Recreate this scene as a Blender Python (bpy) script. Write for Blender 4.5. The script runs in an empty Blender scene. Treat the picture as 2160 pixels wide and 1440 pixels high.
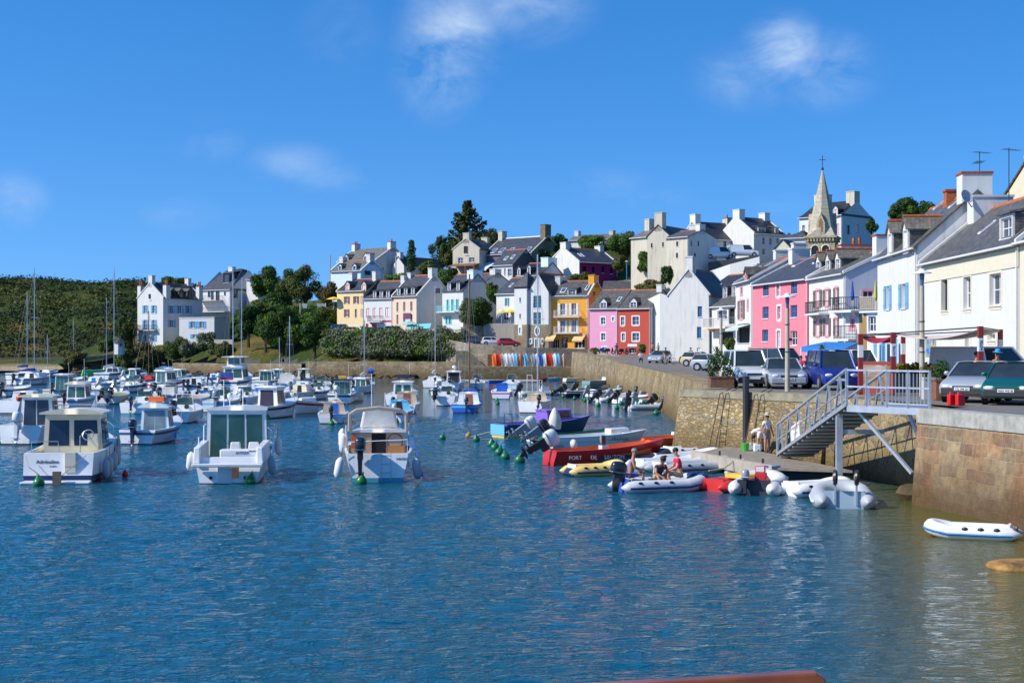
import bpy, bmesh, math, random
from mathutils import Vector, Matrix, noise
rnd = random.Random(11)
R_ = math.radians
SC = bpy.context.scene
COL = SC.collection
# ------------------------------------------------------------------ camera
FP, CX, HZ, CH = 3000.0, 1080.0, 738.0, 4.7      # focal length in photo pixels, centre, horizon, eye height
cam = bpy.data.objects.new('camera', bpy.data.cameras.new('camera'))
COL.objects.link(cam)
cam.location = (0, 0, CH); cam.rotation_euler = (R_(90), 0, 0)
cam.data.sensor_width = 36.0; cam.data.lens = 50.0
cam.data.shift_y = 18.0 / 2160.0
cam.data.clip_start = 0.2; cam.data.clip_end = 6000
SC.camera = cam
# ------------------------------------------------------------------ sky, sun, exposure
SUN_AZ, SUN_EL = 74.0, 39.0                       # degrees left of straight behind the camera
S = Vector((-math.sin(R_(SUN_AZ)) * math.cos(R_(SUN_EL)), -math.cos(R_(SUN_AZ)) * math.cos(R_(SUN_EL)), math.sin(R_(SUN_EL))))
w = bpy.data.worlds.new('World'); SC.world = w; w.use_nodes = True
nt = w.node_tree; nt.nodes.clear()
def N(t, **k):
    n = nt.nodes.new(t)
    for a, b in k.items(): setattr(n, a, b)
    return n
out = N('ShaderNodeOutputWorld'); bg = N('ShaderNodeBackground'); bg.inputs[1].default_value = 0.148
sky = N('ShaderNodeTexSky', sky_type='NISHITA', sun_disc=False)
sky.sun_elevation = R_(SUN_EL); sky.sun_rotation = math.atan2(S.x, S.y)
sky.air_density = 1.0; sky.dust_density = 0.25; sky.ozone_density = 5.0
hsv = N('ShaderNodeHueSaturation'); hsv.inputs['Saturation'].default_value = 1.3; hsv.inputs['Value'].default_value = 1.0
tint = N('ShaderNodeMix', data_type='RGBA', blend_type='MULTIPLY'); tint.inputs[0].default_value = 1; tint.inputs[7].default_value = (1.02, .97, 1.05, 1)
tc = N('ShaderNodeTexCoord'); up = N('ShaderNodeVectorMath', operation='ADD'); up.inputs[1].default_value = (0, 0, .13); nt.links.new(tc.outputs['Generated'], up.inputs[0])
nmz = N('ShaderNodeVectorMath', operation='NORMALIZE'); nt.links.new(up.outputs[0], nmz.inputs[0]); nt.links.new(nmz.outputs[0], sky.inputs[0])     # clear air: little whitening towards the horizon
nt.links.new(sky.outputs[0], hsv.inputs['Color']); nt.links.new(hsv.outputs[0], tint.inputs[6])
nz = N('ShaderNodeTexNoise'); nz.inputs['Scale'].default_value = 17; nz.inputs['Detail'].default_value = 9; nz.inputs['Roughness'].default_value = .62
nz.inputs['Distortion'].default_value = .5
mp = N('ShaderNodeMapping'); mp.inputs['Scale'].default_value = (1, 1, 1.7)
nt.links.new(tc.outputs['Generated'], mp.inputs[0]); nt.links.new(mp.outputs[0], nz.inputs[0])
# a few fair weather clouds: (direction from photo place), radius, strength
acc = None
for px, py, rad, zs, st in [(960, 60, .050, 1.0, .95), (925, 130, .042, .8, .8), (1090, 10, .07, 1.9, .62), (1650, 105, .036, 1.1, 1.05), (1740, 150, .05, 1.5, .6), (1580, 160, .05, 1.6, .45),
                            (620, 345, .045, 2.4, .38), (690, 375, .04, 2.6, .3), (30, 425, .03, 1.2, .55), (1270, 395, .05, 2.8, .22), (1380, 415, .04, 3.2, .16), (440, 300, .035, 1.6, .18), (380, 450, .04, 2.4, .2), (1640, 430, .03, 2.5, .14), (720, 70, .04, 1, .14)]:
    d = Vector(((px - CX) / FP, 1, (HZ - py) / FP)).normalized()
    sub = N('ShaderNodeVectorMath', operation='SUBTRACT'); sub.inputs[1].default_value = d
    nt.links.new(tc.outputs['Generated'], sub.inputs[0])
    sc_ = N('ShaderNodeVectorMath', operation='MULTIPLY'); sc_.inputs[1].default_value = (1, 1, zs); nt.links.new(sub.outputs[0], sc_.inputs[0])
    ln = N('ShaderNodeVectorMath', operation='LENGTH'); nt.links.new(sc_.outputs[0], ln.inputs[0])
    mr = N('ShaderNodeMapRange', interpolation_type='SMOOTHSTEP'); mr.inputs[1].default_value = 0; mr.inputs[2].default_value = rad; mr.inputs[3].default_value = st; mr.inputs[4].default_value = 0
    nt.links.new(ln.outputs['Value'], mr.inputs[0])
    if acc is None: acc = mr.outputs[0]
    else:
        ad = N('ShaderNodeMath', operation='MAXIMUM'); nt.links.new(acc, ad.inputs[0]); nt.links.new(mr.outputs[0], ad.inputs[1]); acc = ad.outputs[0]
nr = N('ShaderNodeMapRange'); nr.inputs[1].default_value = .36; nr.inputs[2].default_value = .70; nt.links.new(nz.outputs[0], nr.inputs[0])
mu = N('ShaderNodeMath', operation='MULTIPLY'); nt.links.new(acc, mu.inputs[0]); nt.links.new(nr.outputs[0], mu.inputs[1])
cm = N('ShaderNodeMix', data_type='RGBA'); cm.inputs[7].default_value = (4.0, 4.8, 5.8, 1)
cl = N('ShaderNodeMath', operation='MULTIPLY', use_clamp=True); cl.inputs[1].default_value = .72; nt.links.new(mu.outputs[0], cl.inputs[0])
nt.links.new(cl.outputs[0], cm.inputs[0]); nt.links.new(tint.outputs[2], cm.inputs[6])
nt.links.new(cm.outputs[2], bg.inputs[0]); nt.links.new(bg.outputs[0], out.inputs[0])
sun = bpy.data.objects.new('sun', bpy.data.lights.new('sun', 'SUN')); COL.objects.link(sun)
sun.data.energy = 4.5; sun.data.angle = R_(.53); sun.data.color = (1, .955, .87)
sun.rotation_euler = (-S).to_track_quat('-Z', 'Y').to_euler()
SC.view_settings.view_transform = 'Standard'; SC.view_settings.look = 'None'; SC.view_settings.exposure = 0.27; SC.view_settings.gamma = 1
SC.cycles.max_bounces = 6; SC.cycles.transparent_max_bounces = 6
# ------------------------------------------------------------------ helpers
def PT(px, py, d): return Vector(((px - CX) / FP * d, d, CH + (HZ - py) / FP * d))
def XY(px, d): return Vector(((px - CX) / FP * d, d))
def DW(py, z=0.0): return FP * (CH - z) / (py - HZ)          # distance of a ground point seen at row py
def tag(o, label=None, cat=None, group=None, kind=None):
    for k, v in (('label', label), ('category', cat), ('group', group), ('kind', kind)):
        if v: o[k] = v
    return o
def empty(name, loc, label, cat, group=None, rz=0.0):
    o = bpy.data.objects.new(name, None); COL.objects.link(o); o.location = loc; o.rotation_euler = (0, 0, rz); o.empty_display_size = .2
    return tag(o, label, cat, group)
class MB:
    def __init__(s, M=None): s.v = []; s.f = []; s.m = []; s.mats = []; s.M = M
    def mi(s, m):
        if m not in s.mats: s.mats.append(m)
        return s.mats.index(m)
    def add(s, vs, fs, m):
        b = len(s.v); k = s.mi(m)
        for v in vs:
            v = Vector(v); s.v.append(s.M @ v if s.M else v)
        for f in fs: s.f.append([b + i for i in f]); s.m.append(k)
    def poly(s, pts, m): s.add(pts, [list(range(len(pts)))], m)
    def box(s, x0, x1, y0, y1, z0, z1, m):
        s.add([(x, y, z) for x in (x0, x1) for y in (y0, y1) for z in (z0, z1)],
              [(0, 1, 3, 2), (4, 6, 7, 5), (0, 4, 5, 1), (2, 3, 7, 6), (0, 2, 6, 4), (1, 5, 7, 3)], m)
    def hexa(s, b, t, m):      # bottom quad, top quad
        s.add(list(b) + list(t), [(3, 2, 1, 0), (4, 5, 6, 7), (0, 1, 5, 4), (1, 2, 6, 5), (2, 3, 7, 6), (3, 0, 4, 7)], m)
    def prism(s, pts, off, m):  # polygon swept by a vector
        n = len(pts); o = Vector(off); a = [Vector(p) for p in pts]
        s.add(a + [p + o for p in a], [list(range(n))[::-1], list(range(n, 2 * n))] + [(i, (i + 1) % n, n + (i + 1) % n, n + i) for i in range(n)], m)
    def tube(s, pts, r, m, n=6, closed=False):
        pts = [Vector(p) for p in pts]; k = len(pts); vs = []; fs = []; prev = None
        for i, p in enumerate(pts):
            a = pts[(i - 1) % k] if (closed or i > 0) else p; b = pts[(i + 1) % k] if (closed or i < k - 1) else p
            t = (b - a).normalized() if (b - a).length > 1e-9 else Vector((0, 0, 1))
            if prev is None: q = t.cross(Vector((0, 0, 1)) if abs(t.z) < .9 else Vector((1, 0, 0))).normalized()
            else: q = (prev - t * prev.dot(t)).normalized()
            prev = q; u = t.cross(q); rr = r[i] if isinstance(r, (list, tuple)) else r
            for j in range(n):
                an = 2 * math.pi * (j + .5) / n; vs.append(p + q * (math.cos(an) * rr) + u * (math.sin(an) * rr))
        for i in range(k if closed else k - 1):
            for j in range(n):
                a = i * n; b = ((i + 1) % k) * n; fs.append((a + j, a + (j + 1) % n, b + (j + 1) % n, b + j))
        if not closed: fs += [list(range(n))[::-1], list(range((k - 1) * n, k * n))]
        s.add(vs, fs, m)
    def lathe(s, prof, m, n=12, c=(0, 0, 0), A=None):   # prof: (r, z)
        vs = []; fs = []; c = Vector(c)
        for r, z in prof:
            for j in range(n):
                an = 2 * math.pi * j / n; p = Vector((r * math.cos(an), r * math.sin(an), z)); vs.append((A @ p if A else p) + c)
        for i in range(len(prof) - 1):
            for j in range(n): fs.append((i * n + j, i * n + (j + 1) % n, (i + 1) * n + (j + 1) % n, (i + 1) * n + j))
        fs += [list(range(n))[::-1], list(range((len(prof) - 1) * n, len(prof) * n))]
        s.add(vs, fs, m)
    def blob(s, c, r, m, p=2.0, nu=12, nv=8, A=None):   # superellipsoid
        vs = []; fs = []; c = Vector(c); e = 2.0 / p
        sg = lambda a: math.copysign(abs(a) ** e, a)
        for i in range(nv + 1):
            ph = -math.pi / 2 + math.pi * i / nv
            for j in range(nu):
                th = 2 * math.pi * j / nu
                q = Vector((r[0] * sg(math.cos(ph)) * sg(math.cos(th)), r[1] * sg(math.cos(ph)) * sg(math.sin(th)), r[2] * sg(math.sin(ph))))
                vs.append((A @ q if A else q) + c)
        for i in range(nv):
            for j in range(nu): fs.append((i * nu + j, i * nu + (j + 1) % nu, (i + 1) * nu + (j + 1) % nu, (i + 1) * nu + j))
        s.add(vs, fs, m)
    def build(s, name, parent=None, smooth=False, label=None, bevel=0):
        me = bpy.data.meshes.new(name); me.from_pydata([tuple(v) for v in s.v], [], s.f)
        for m in s.mats: me.materials.append(m)
        me.polygons.foreach_set('material_index', s.m)
        bm = bmesh.new(); bm.from_mesh(me)
        if smooth: bmesh.ops.remove_doubles(bm, verts=bm.verts, dist=1e-5)
        bmesh.ops.recalc_face_normals(bm, faces=bm.faces)
        if bevel: bmesh.ops.bevel(bm, geom=[e for e in bm.edges if len(e.link_faces) == 2 and e.calc_face_angle(0) > .6], offset=bevel, segments=2, affect='EDGES', profile=.5)
        bm.to_mesh(me); bm.free()
        if smooth:
            me.polygons.foreach_set('use_smooth', [True] * len(me.polygons))
            if smooth != 2: me.set_sharp_from_angle(angle=R_(40))
        o = bpy.data.objects.new(name, me); COL.objects.link(o)
        if parent: o.parent = parent
        if label: o['label'] = label
        return o
def rotM(loc=(0, 0, 0), rx=0, ry=0, rz=0):
    return Matrix.Translation(loc) @ Matrix.Rotation(rz, 4, 'Z') @ Matrix.Rotation(ry, 4, 'Y') @ Matrix.Rotation(rx, 4, 'X')
# ------------------------------------------------------------------ materials
MATS = {}
def c3(c): return tuple(c) + (1,) if len(c) == 3 else tuple(c)
def hx(h):
    f = lambda v: (v / 12.92 if v <= .04045 else ((v + .055) / 1.055) ** 2.4)
    return tuple(f(int(h[i:i + 2], 16) / 255) for i in (0, 2, 4))
def newmat(name):
    m = bpy.data.materials.new(name); m.use_nodes = True; return m, m.node_tree, m.node_tree.nodes['Principled BSDF']
def nd(t, typ, ins=None, **k):
    n = t.nodes.new(typ)
    for a, b in k.items(): setattr(n, a, b)
    for a, b in (ins or {}).items():
        if hasattr(b, 'is_output'): t.links.new(b, n.inputs[a])
        else: n.inputs[a].default_value = b
    return n
def mixc(t, fac, a, b, bt='MIX'):
    n = t.nodes.new('ShaderNodeMix'); n.data_type = 'RGBA'; n.blend_type = bt
    for i, v in ((0, fac), (6, a), (7, b)):
        if hasattr(v, 'is_output'): t.links.new(v, n.inputs[i])
        else: n.inputs[i].default_value = c3(v) if i else v
    return n.outputs[2]
def mat(name, col, rough=.6, metal=0., var=.12, scale=4., bump=0., coat=0., streak=0., dirt=(.16, .14, .11), spec=.5):
    if name in MATS: return MATS[name]
    m, t, b = newmat(name)
    tcn = nd(t, 'ShaderNodeTexCoord'); co = tcn.outputs['Object']
    n1 = nd(t, 'ShaderNodeTexNoise', {'Vector': co, 'Scale': scale, 'Detail': 5., 'Roughness': .6})
    r = nd(t, 'ShaderNodeMapRange', {0: n1.outputs[0], 1: .3, 2: .7, 3: 1 - var, 4: 1 + var * .6})
    c = mixc(t, 1., c3(col), r.outputs[0], 'MULTIPLY')
    if streak:
        mpn = nd(t, 'ShaderNodeMapping', {'Vector': co, 'Scale': (2.2, 2.2, .22)})
        n2 = nd(t, 'ShaderNodeTexNoise', {'Vector': mpn.outputs[0], 'Scale': 1.0, 'Detail': 6., 'Roughness': .65})
        r2 = nd(t, 'ShaderNodeMapRange', {0: n2.outputs[0], 1: .5, 2: .75, 3: 0., 4: streak})
        c = mixc(t, r2.outputs[0], c, dirt)
    t.links.new(c, b.inputs['Base Color'])
    b.inputs['Roughness'].default_value = rough; b.inputs['Metallic'].default_value = metal; b.inputs['Coat Weight'].default_value = coat
    b.inputs['Specular IOR Level'].default_value = spec
    if bump:
        n3 = nd(t, 'ShaderNodeTexNoise', {'Vector': co, 'Scale': scale * 6, 'Detail': 4.})
        bp = nd(t, 'ShaderNodeBump', {'Strength': bump, 'Distance': .03, 'Height': n3.outputs[0]}); t.links.new(bp.outputs[0], b.inputs['Normal'])
    MATS[name] = m; return m
def plaster(name, col, streak=.10, var=.05): return mat(name, col, rough=.85, var=var, scale=.7, bump=.25, streak=streak, spec=.2)
def paint(name, col, rough=.35, var=.06, **k): return mat(name, col, rough=rough, var=var, scale=2.5, **k)
def glassm(name, col, rough=.06):
    if name in MATS: return MATS[name]
    m, t, b = newmat(name)
    co = nd(t, 'ShaderNodeTexCoord').outputs['Object']
    n1 = nd(t, 'ShaderNodeTexNoise', {'Vector': co, 'Scale': 1.3, 'Detail': 2.})
    c = mixc(t, n1.outputs[0], tuple(x * .35 for x in col), tuple(x * 1.5 for x in col))
    t.links.new(c, b.inputs['Base Color']); b.inputs['Roughness'].default_value = rough; b.inputs['Specular IOR Level'].default_value = .7
    bp = nd(t, 'ShaderNodeBump', {'Strength': .06, 'Distance': .05, 'Height': n1.outputs[0]}); t.links.new(bp.outputs[0], b.inputs['Normal'])
    MATS[name] = m; return m
def rubble(name, cols, scale=2.4, mortar=(.30, .27, .21), zscale=1.6, weed=0., big=.5, mw=.035):
    """irregular stones: Voronoi cells with mortar lines, weed stain towards the tide line"""
    if name in MATS: return MATS[name]
    m, t, b = newmat(name)
    g = nd(t, 'ShaderNodeNewGeometry'); co = nd(t, 'ShaderNodeTexCoord').outputs['Object']
    wn = nd(t, 'ShaderNodeTexNoise', {'Vector': co, 'Scale': 1.4, 'Detail': 3.})
    ad = mixc(t, .12, co, wn.outputs['Color'], 'ADD')
    mpn = nd(t, 'ShaderNodeMapping', {'Vector': ad, 'Scale': (1, 1, zscale)})
    v1 = nd(t, 'ShaderNodeTexVoronoi', {'Vector': mpn.outputs[0], 'Scale': scale}); v2 = nd(t, 'ShaderNodeTexVoronoi', {'Vector': mpn.outputs[0], 'Scale': scale}, feature='DISTANCE_TO_EDGE')
    sp = nd(t, 'ShaderNodeSeparateColor', {0: v1.outputs['Color']})
    cr = nd(t, 'ShaderNodeValToRGB', {0: sp.outputs[0]}); el = cr.color_ramp.elements
    while len(el) < len(cols): el.new(.5)
    for i, c in enumerate(cols): el[i].position = i / (len(cols) - 1); el[i].color = c3(c)
    n1 = nd(t, 'ShaderNodeTexNoise', {'Vector': co, 'Scale': 7., 'Detail': 6.}); r1 = nd(t, 'ShaderNodeMapRange', {0: n1.outputs[0], 1: .25, 2: .75, 3: .6, 4: 1.3})
    c = mixc(t, 1., cr.outputs[0], r1.outputs[0], 'MULTIPLY')
    e = nd(t, 'ShaderNodeMapRange', {0: v2.outputs['Distance'], 1: 0., 2: mw * scale * .6, 3: 1., 4: 0.})
    c = mixc(t, e.outputs[0], c, mortar)
    nb = nd(t, 'ShaderNodeTexNoise', {'Vector': co, 'Scale': .35, 'Detail': 4.}); rb = nd(t, 'ShaderNodeMapRange', {0: nb.outputs[0], 1: .3, 2: .7, 3: 1 - big * .6, 4: 1 + big * .5})
    c = mixc(t, 1., c, rb.outputs[0], 'MULTIPLY')
    if weed:
        sx = nd(t, 'ShaderNodeSeparateXYZ', {0: g.outputs['Position']})
        ah = nd(t, 'ShaderNodeMath', {0: sx.outputs[2], 1: nb.outputs[0]}, operation='SUBTRACT')
        rw = nd(t, 'ShaderNodeMapRange', {0: ah.outputs[0], 1: -.5, 2: weed, 3: .9, 4: 0.})
        c = mixc(t, rw.outputs[0], c, mixc(t, r1.outputs[0], (.035, .035, .012), (.12, .075, .02)))
    t.links.new(c, b.inputs['Base Color']); b.inputs['Roughness'].default_value = .9; b.inputs['Specular IOR Level'].default_value = .25
    hh = nd(t, 'ShaderNodeMath', {0: v2.outputs['Distance'], 1: .12}, operation='MINIMUM'); h2 = nd(t, 'ShaderNodeMath', {0: hh.outputs[0], 1: n1.outputs[0]}, operation='MULTIPLY')
    bp = nd(t, 'ShaderNodeBump', {'Strength': 1., 'Distance': .35, 'Height': h2.outputs[0]}); t.links.new(bp.outputs[0], b.inputs['Normal'])
    MATS[name] = m; return m
def ashlar(name, c1, c2, mortar, bw=.75, bh=.36, weed=1.1):
    if name in MATS: return MATS[name]
    m, t, b = newmat(name)
    g = nd(t, 'ShaderNodeNewGeometry'); co = nd(t, 'ShaderNodeTexCoord').outputs['Object']
    s = nd(t, 'ShaderNodeSeparateXYZ', {0: co}); cb = nd(t, 'ShaderNodeCombineXYZ', {0: s.outputs[0], 1: s.outputs[2]})
    wn = nd(t, 'ShaderNodeTexNoise', {'Vector': co, 'Scale': 1.1, 'Detail': 3.}); vec = mixc(t, .2, cb.outputs[0], wn.outputs['Color'], 'ADD')
    br = nd(t, 'ShaderNodeTexBrick', {'Vector': vec, 'Color1': c3(c1), 'Color2': c3(c2), 'Mortar': c3(mortar), 'Scale': 1., 'Mortar Size': .016, 'Mortar Smooth': .3, 'Bias': -.1, 'Brick Width': bw, 'Row Height': bh}, offset=.43, squash=.7, squash_frequency=3)
    n1 = nd(t, 'ShaderNodeTexNoise', {'Vector': co, 'Scale': 5., 'Detail': 8., 'Roughness': .7}); r1 = nd(t, 'ShaderNodeMapRange', {0: n1.outputs[0], 1: .25, 2: .75, 3: .55, 4: 1.35})
    c = mixc(t, 1., br.outputs[0], r1.outputs[0], 'MULTIPLY')
    n2 = nd(t, 'ShaderNodeTexNoise', {'Vector': co, 'Scale': .8, 'Detail': 4.}); r2 = nd(t, 'ShaderNodeMapRange', {0: n2.outputs[0], 1: .4, 2: .7, 3: 0., 4: .55 if weed else .12})
    c = mixc(t, r2.outputs[0], c, mixc(t, 1., c, (1.3, .62, .35), 'MULTIPLY'))
    sx = nd(t, 'ShaderNodeSeparateXYZ', {0: g.outputs['Position']}); ah = nd(t, 'ShaderNodeMath', {0: sx.outputs[2], 1: n2.outputs[0]}, operation='SUBTRACT')
    rw = nd(t, 'ShaderNodeMapRange', {0: ah.outputs[0], 1: -.2, 2: (weed or .5) - .4, 3: .9 if weed else 0., 4: 0.})
    c = mixc(t, rw.outputs[0], c, mixc(t, n1.outputs[0], (.015, .018, .005), (.15, .07, .018)))
    t.links.new(c, b.inputs['Base Color']); b.inputs['Roughness'].default_value = .85
    hm = nd(t, 'ShaderNodeMath', {0: br.outputs['Fac'], 1: -.6, 2: n1.outputs[0]}, operation='MULTIPLY_ADD')
    bp = nd(t, 'ShaderNodeBump', {'Strength': .8, 'Distance': .05, 'Height': hm.outputs[0]}); t.links.new(bp.outputs[0], b.inputs['Normal'])
    MATS[name] = m; return m
def slate(name, c1, c2, row=.22, lichen=0., rough=.5):
    if name in MATS: return MATS[name]
    m, t, b = newmat(name)
    co = nd(t, 'ShaderNodeTexCoord').outputs['Object']; s = nd(t, 'ShaderNodeSeparateXYZ', {0: co})
    xy = nd(t, 'ShaderNodeMath', {0: s.outputs[0], 1: s.outputs[1]}, operation='ADD')
    cb = nd(t, 'ShaderNodeCombineXYZ', {0: xy.outputs[0], 1: s.outputs[2]})
    br = nd(t, 'ShaderNodeTexBrick', {'Vector': cb.outputs[0], 'Color1': c3(c1), 'Color2': c3(c2), 'Mortar': c3([x * .45 for x in c1]), 'Scale': 1., 'Mortar Size': .012, 'Brick Width': .24, 'Row Height': row * .7})
    n1 = nd(t, 'ShaderNodeTexNoise', {'Vector': co, 'Scale': 1.2, 'Detail': 6., 'Roughness': .65}); r1 = nd(t, 'ShaderNodeMapRange', {0: n1.outputs[0], 1: .3, 2: .7, 3: .7, 4: 1.3})
    c = mixc(t, 1., br.outputs[0], r1.outputs[0], 'MULTIPLY')
    if lichen:
        n2 = nd(t, 'ShaderNodeTexNoise', {'Vector': co, 'Scale': 3., 'Detail': 7., 'Roughness': .7}); r2 = nd(t, 'ShaderNodeMapRange', {0: n2.outputs[0], 1: .5, 2: .7, 3: 0., 4: lichen})
        c = mixc(t, r2.outputs[0], c, (.32, .27, .15))
    t.links.new(c, b.inputs['Base Color']); b.inputs['Roughness'].default_value = rough
    bp = nd(t, 'ShaderNodeBump', {'Strength': .4, 'Distance': .02, 'Height': br.outputs['Fac']}); bp.invert = True; t.links.new(bp.outputs[0], b.inputs['Normal'])
    MATS[name] = m; return m
def leafm(name, c1, c2, c3_=None):
    if name in MATS: return MATS[name]
    m, t, b = newmat(name)
    g = nd(t, 'ShaderNodeNewGeometry'); co = nd(t, 'ShaderNodeTexCoord').outputs['Object']
    n1 = nd(t, 'ShaderNodeTexNoise', {'Vector': co, 'Scale': .6, 'Detail': 3.}); r1 = nd(t, 'ShaderNodeMapRange', {0: n1.outputs[0], 1: .35, 2: .65})
    c = mixc(t, g.outputs['Random Per Island'], c1, c2)
    c = mixc(t, r1.outputs[0], c, mixc(t, g.outputs['Random Per Island'], c2, c3_ or c1))
    t.links.new(c, b.inputs['Base Color']); b.inputs['Roughness'].default_value = .65; b.inputs['Specular IOR Level'].default_value = .25
    tr = nd(t, 'ShaderNodeBsdfTranslucent', {'Color': c}); ms = nd(t, 'ShaderNodeMixShader', {0: .22, 1: b.outputs[0], 2: tr.outputs[0]})
    t.links.new(ms.outputs[0], t.nodes['Material Output'].inputs[0])
    MATS[name] = m; return m
WHITE = plaster('white_render', (.66, .655, .63), .18); WHITE2 = plaster('old_white_render', (.68, .67, .62), .35); GREYR = plaster('pale_grey_render', (.62, .62, .60), .2)
CREAM = plaster('cream_render', (.80, .62, .33), .06); PEACH = plaster('peach_render', (.80, .58, .43), .06); BEIGE = plaster('weathered_beige_render', (.58, .53, .42), .5)
ORANGE = plaster('orange_render', (.83, .40, .055), .05); PINK = plaster('candy_pink_render', (.74, .33, .48), .10); RED = plaster('brick_red_render', (.50, .085, .055), .10)
HOTP = plaster('rose_pink_render', (.80, .21, .26), .10); PURPLE = plaster('purple_render', (.26, .02, .13), .05); PBLUE = plaster('pale_blue_render', (.66, .78, .88), .08)
TRIM = paint('cream_trim', (.69, .63, .47), .7); BROWNR = plaster('ochre_brown_render', (.32, .21, .09), .1)
SLATE = slate('slate', (.050, .054, .066), (.075, .078, .09)); SLATE2 = slate('old_slate', (.07, .068, .066), (.11, .105, .10), lichen=.5); SLATE3 = slate('dark_slate', (.026, .028, .034), (.04, .042, .05))
SLATEB = slate('lichen_grey_slate', (.13, .12, .10), (.2, .18, .15), lichen=.7)
TILE = mat('terracotta_ridge', (.42, .12, .04), .8, var=.4, scale=5); BRICKC = mat('red_brick_cap', (.36, .085, .03), .85, var=.3, scale=8)
WF = paint('white_window_frame', (.80, .80, .80)); GL = glassm('dark_window_glass', (.035, .05, .075)); GLG = glassm('green_tinted_glass', (.045, .13, .115)); GLB = glassm('blue_window_glass', (.05, .10, .20))
SHB = paint('sky_blue_shutter', (.13, .40, .68)); SHR = paint('red_shutter', (.50, .03, .05)); SHBR = paint('brown_red_shutter', (.30, .08, .045)); SHT = paint('turquoise_shutter', (.22, .66, .66)); SHTE = paint('teal_shutter', (.03, .28, .36)); SHW = paint('white_shutter', (.76, .74, .70)); SHG = paint('grey_brown_shutter', (.16, .12, .095))
BLUEF = paint('blue_window_frame', (.06, .22, .42)); PINKF = paint('pink_window_frame', (.78, .40, .42)); TEALG = paint('sage_green_door', (.30, .48, .42)); GREYW = paint('light_wood_grey', (.52, .52, .50))
IRON = paint('dark_iron', (.03, .03, .035), .5); GALV = mat('galvanised_steel', (.52, .55, .58), .45, metal=.55, var=.15, scale=3); ALU = mat('aluminium', (.6, .62, .65), .35, metal=.7, var=.1)
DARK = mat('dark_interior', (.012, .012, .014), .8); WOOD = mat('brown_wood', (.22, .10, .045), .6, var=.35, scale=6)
# ------------------------------------------------------------------ houses
CTRL = []                                  # ground heights collected from what stands on the land
def unit2(v): return v / v.length
def frame_cross(px, py, org, nrm):
    D = Vector(((px - CX) / FP, 1, (HZ - py) / FP)); C = Vector((0, 0, CH)); t = (org - C).dot(nrm) / D.dot(nrm); return C + D * t
def plane_wall(mb, M, a0, a1, z0, z1, holes, m, thick=.22):
    old = mb.M; mb.M = M
    A = sorted({a0, a1, *[x for h in holes for x in (h[0], h[2])]}); Z = sorted({z0, z1, *[x for h in holes for x in (h[1], h[3])]})
    A = [x for x in A if a0 - 1e-6 <= x <= a1 + 1e-6]; Z = [x for x in Z if z0 - 1e-6 <= x <= z1 + 1e-6]
    for i in range(len(A) - 1):
        for j in range(len(Z) - 1):
            ca = (A[i] + A[i + 1]) / 2; cz = (Z[j] + Z[j + 1]) / 2
            if any(h[0] < ca < h[2] and h[1] < cz < h[3] for h in holes): continue
            mb.poly([(A[i], 0, Z[j]), (A[i + 1], 0, Z[j]), (A[i + 1], 0, Z[j + 1]), (A[i], 0, Z[j + 1])], m)
    for h in holes:
        q = [(h[0], h[1]), (h[2], h[1]), (h[2], h[3]), (h[0], h[3])]
        for k in range(4):
            (xa, za), (xb, zb) = q[k], q[(k + 1) % 4]
            mb.poly([(xa, 0, za), (xb, 0, zb), (xb, -thick, zb), (xa, -thick, za)], m)
    mb.M = old
# window styles: frame material, pane, shutter, surround, bars across, bars up, recess
STY = {
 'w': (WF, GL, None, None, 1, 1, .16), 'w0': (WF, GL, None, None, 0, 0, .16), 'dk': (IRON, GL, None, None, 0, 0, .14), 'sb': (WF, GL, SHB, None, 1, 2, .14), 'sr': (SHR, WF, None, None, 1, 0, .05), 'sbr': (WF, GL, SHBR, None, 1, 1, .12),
 'st': (WF, GL, SHTE, None, 1, 2, .12), 'tq': (SHT, GL, SHT, None, 1, 1, .1), 'te': (SHTE, GL, None, None, 2, 3, .14), 'sw': (WF, GL, SHW, None, 1, 1, .14), 'bl': (BLUEF, GLB, None, None, 1, 1, .14),
 'tr': (WF, GL, None, WF, 1, 1, .16), 'cr': (WF, GL, None, TRIM, 1, 1, .24), 'cro': (IRON, DARK, None, TRIM, 0, 0, .24), 'pk': (PINKF, WF, SHG, PINKF, 1, 0, .08), 'pk0': (PINKF, GL, None, PINKF, 1, 0, .08), 'pkg': (PINKF, GL, SHG, PINKF, 1, 2, .1),
 'ba': (WF, GREYR, SHB, None, 0, 0, .35), 'wg': (WF, TEALG, None, WF, 0, 1, .14), 'rd': (SHR, SHR, None, None, 1, 0, .06), 'shop': (WF, DARK, None, None, 2, 0, .3), 'dark': (IRON, DARK, None, None, 0, 0, .3), 'td': (SHT, SHT, None, WF, 1, 0, .1), 'gw': (GREYW, GL, None, None, 1, 1, .14), 'wc': (WF, WF, None, None, 1, 0, .1)}
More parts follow.
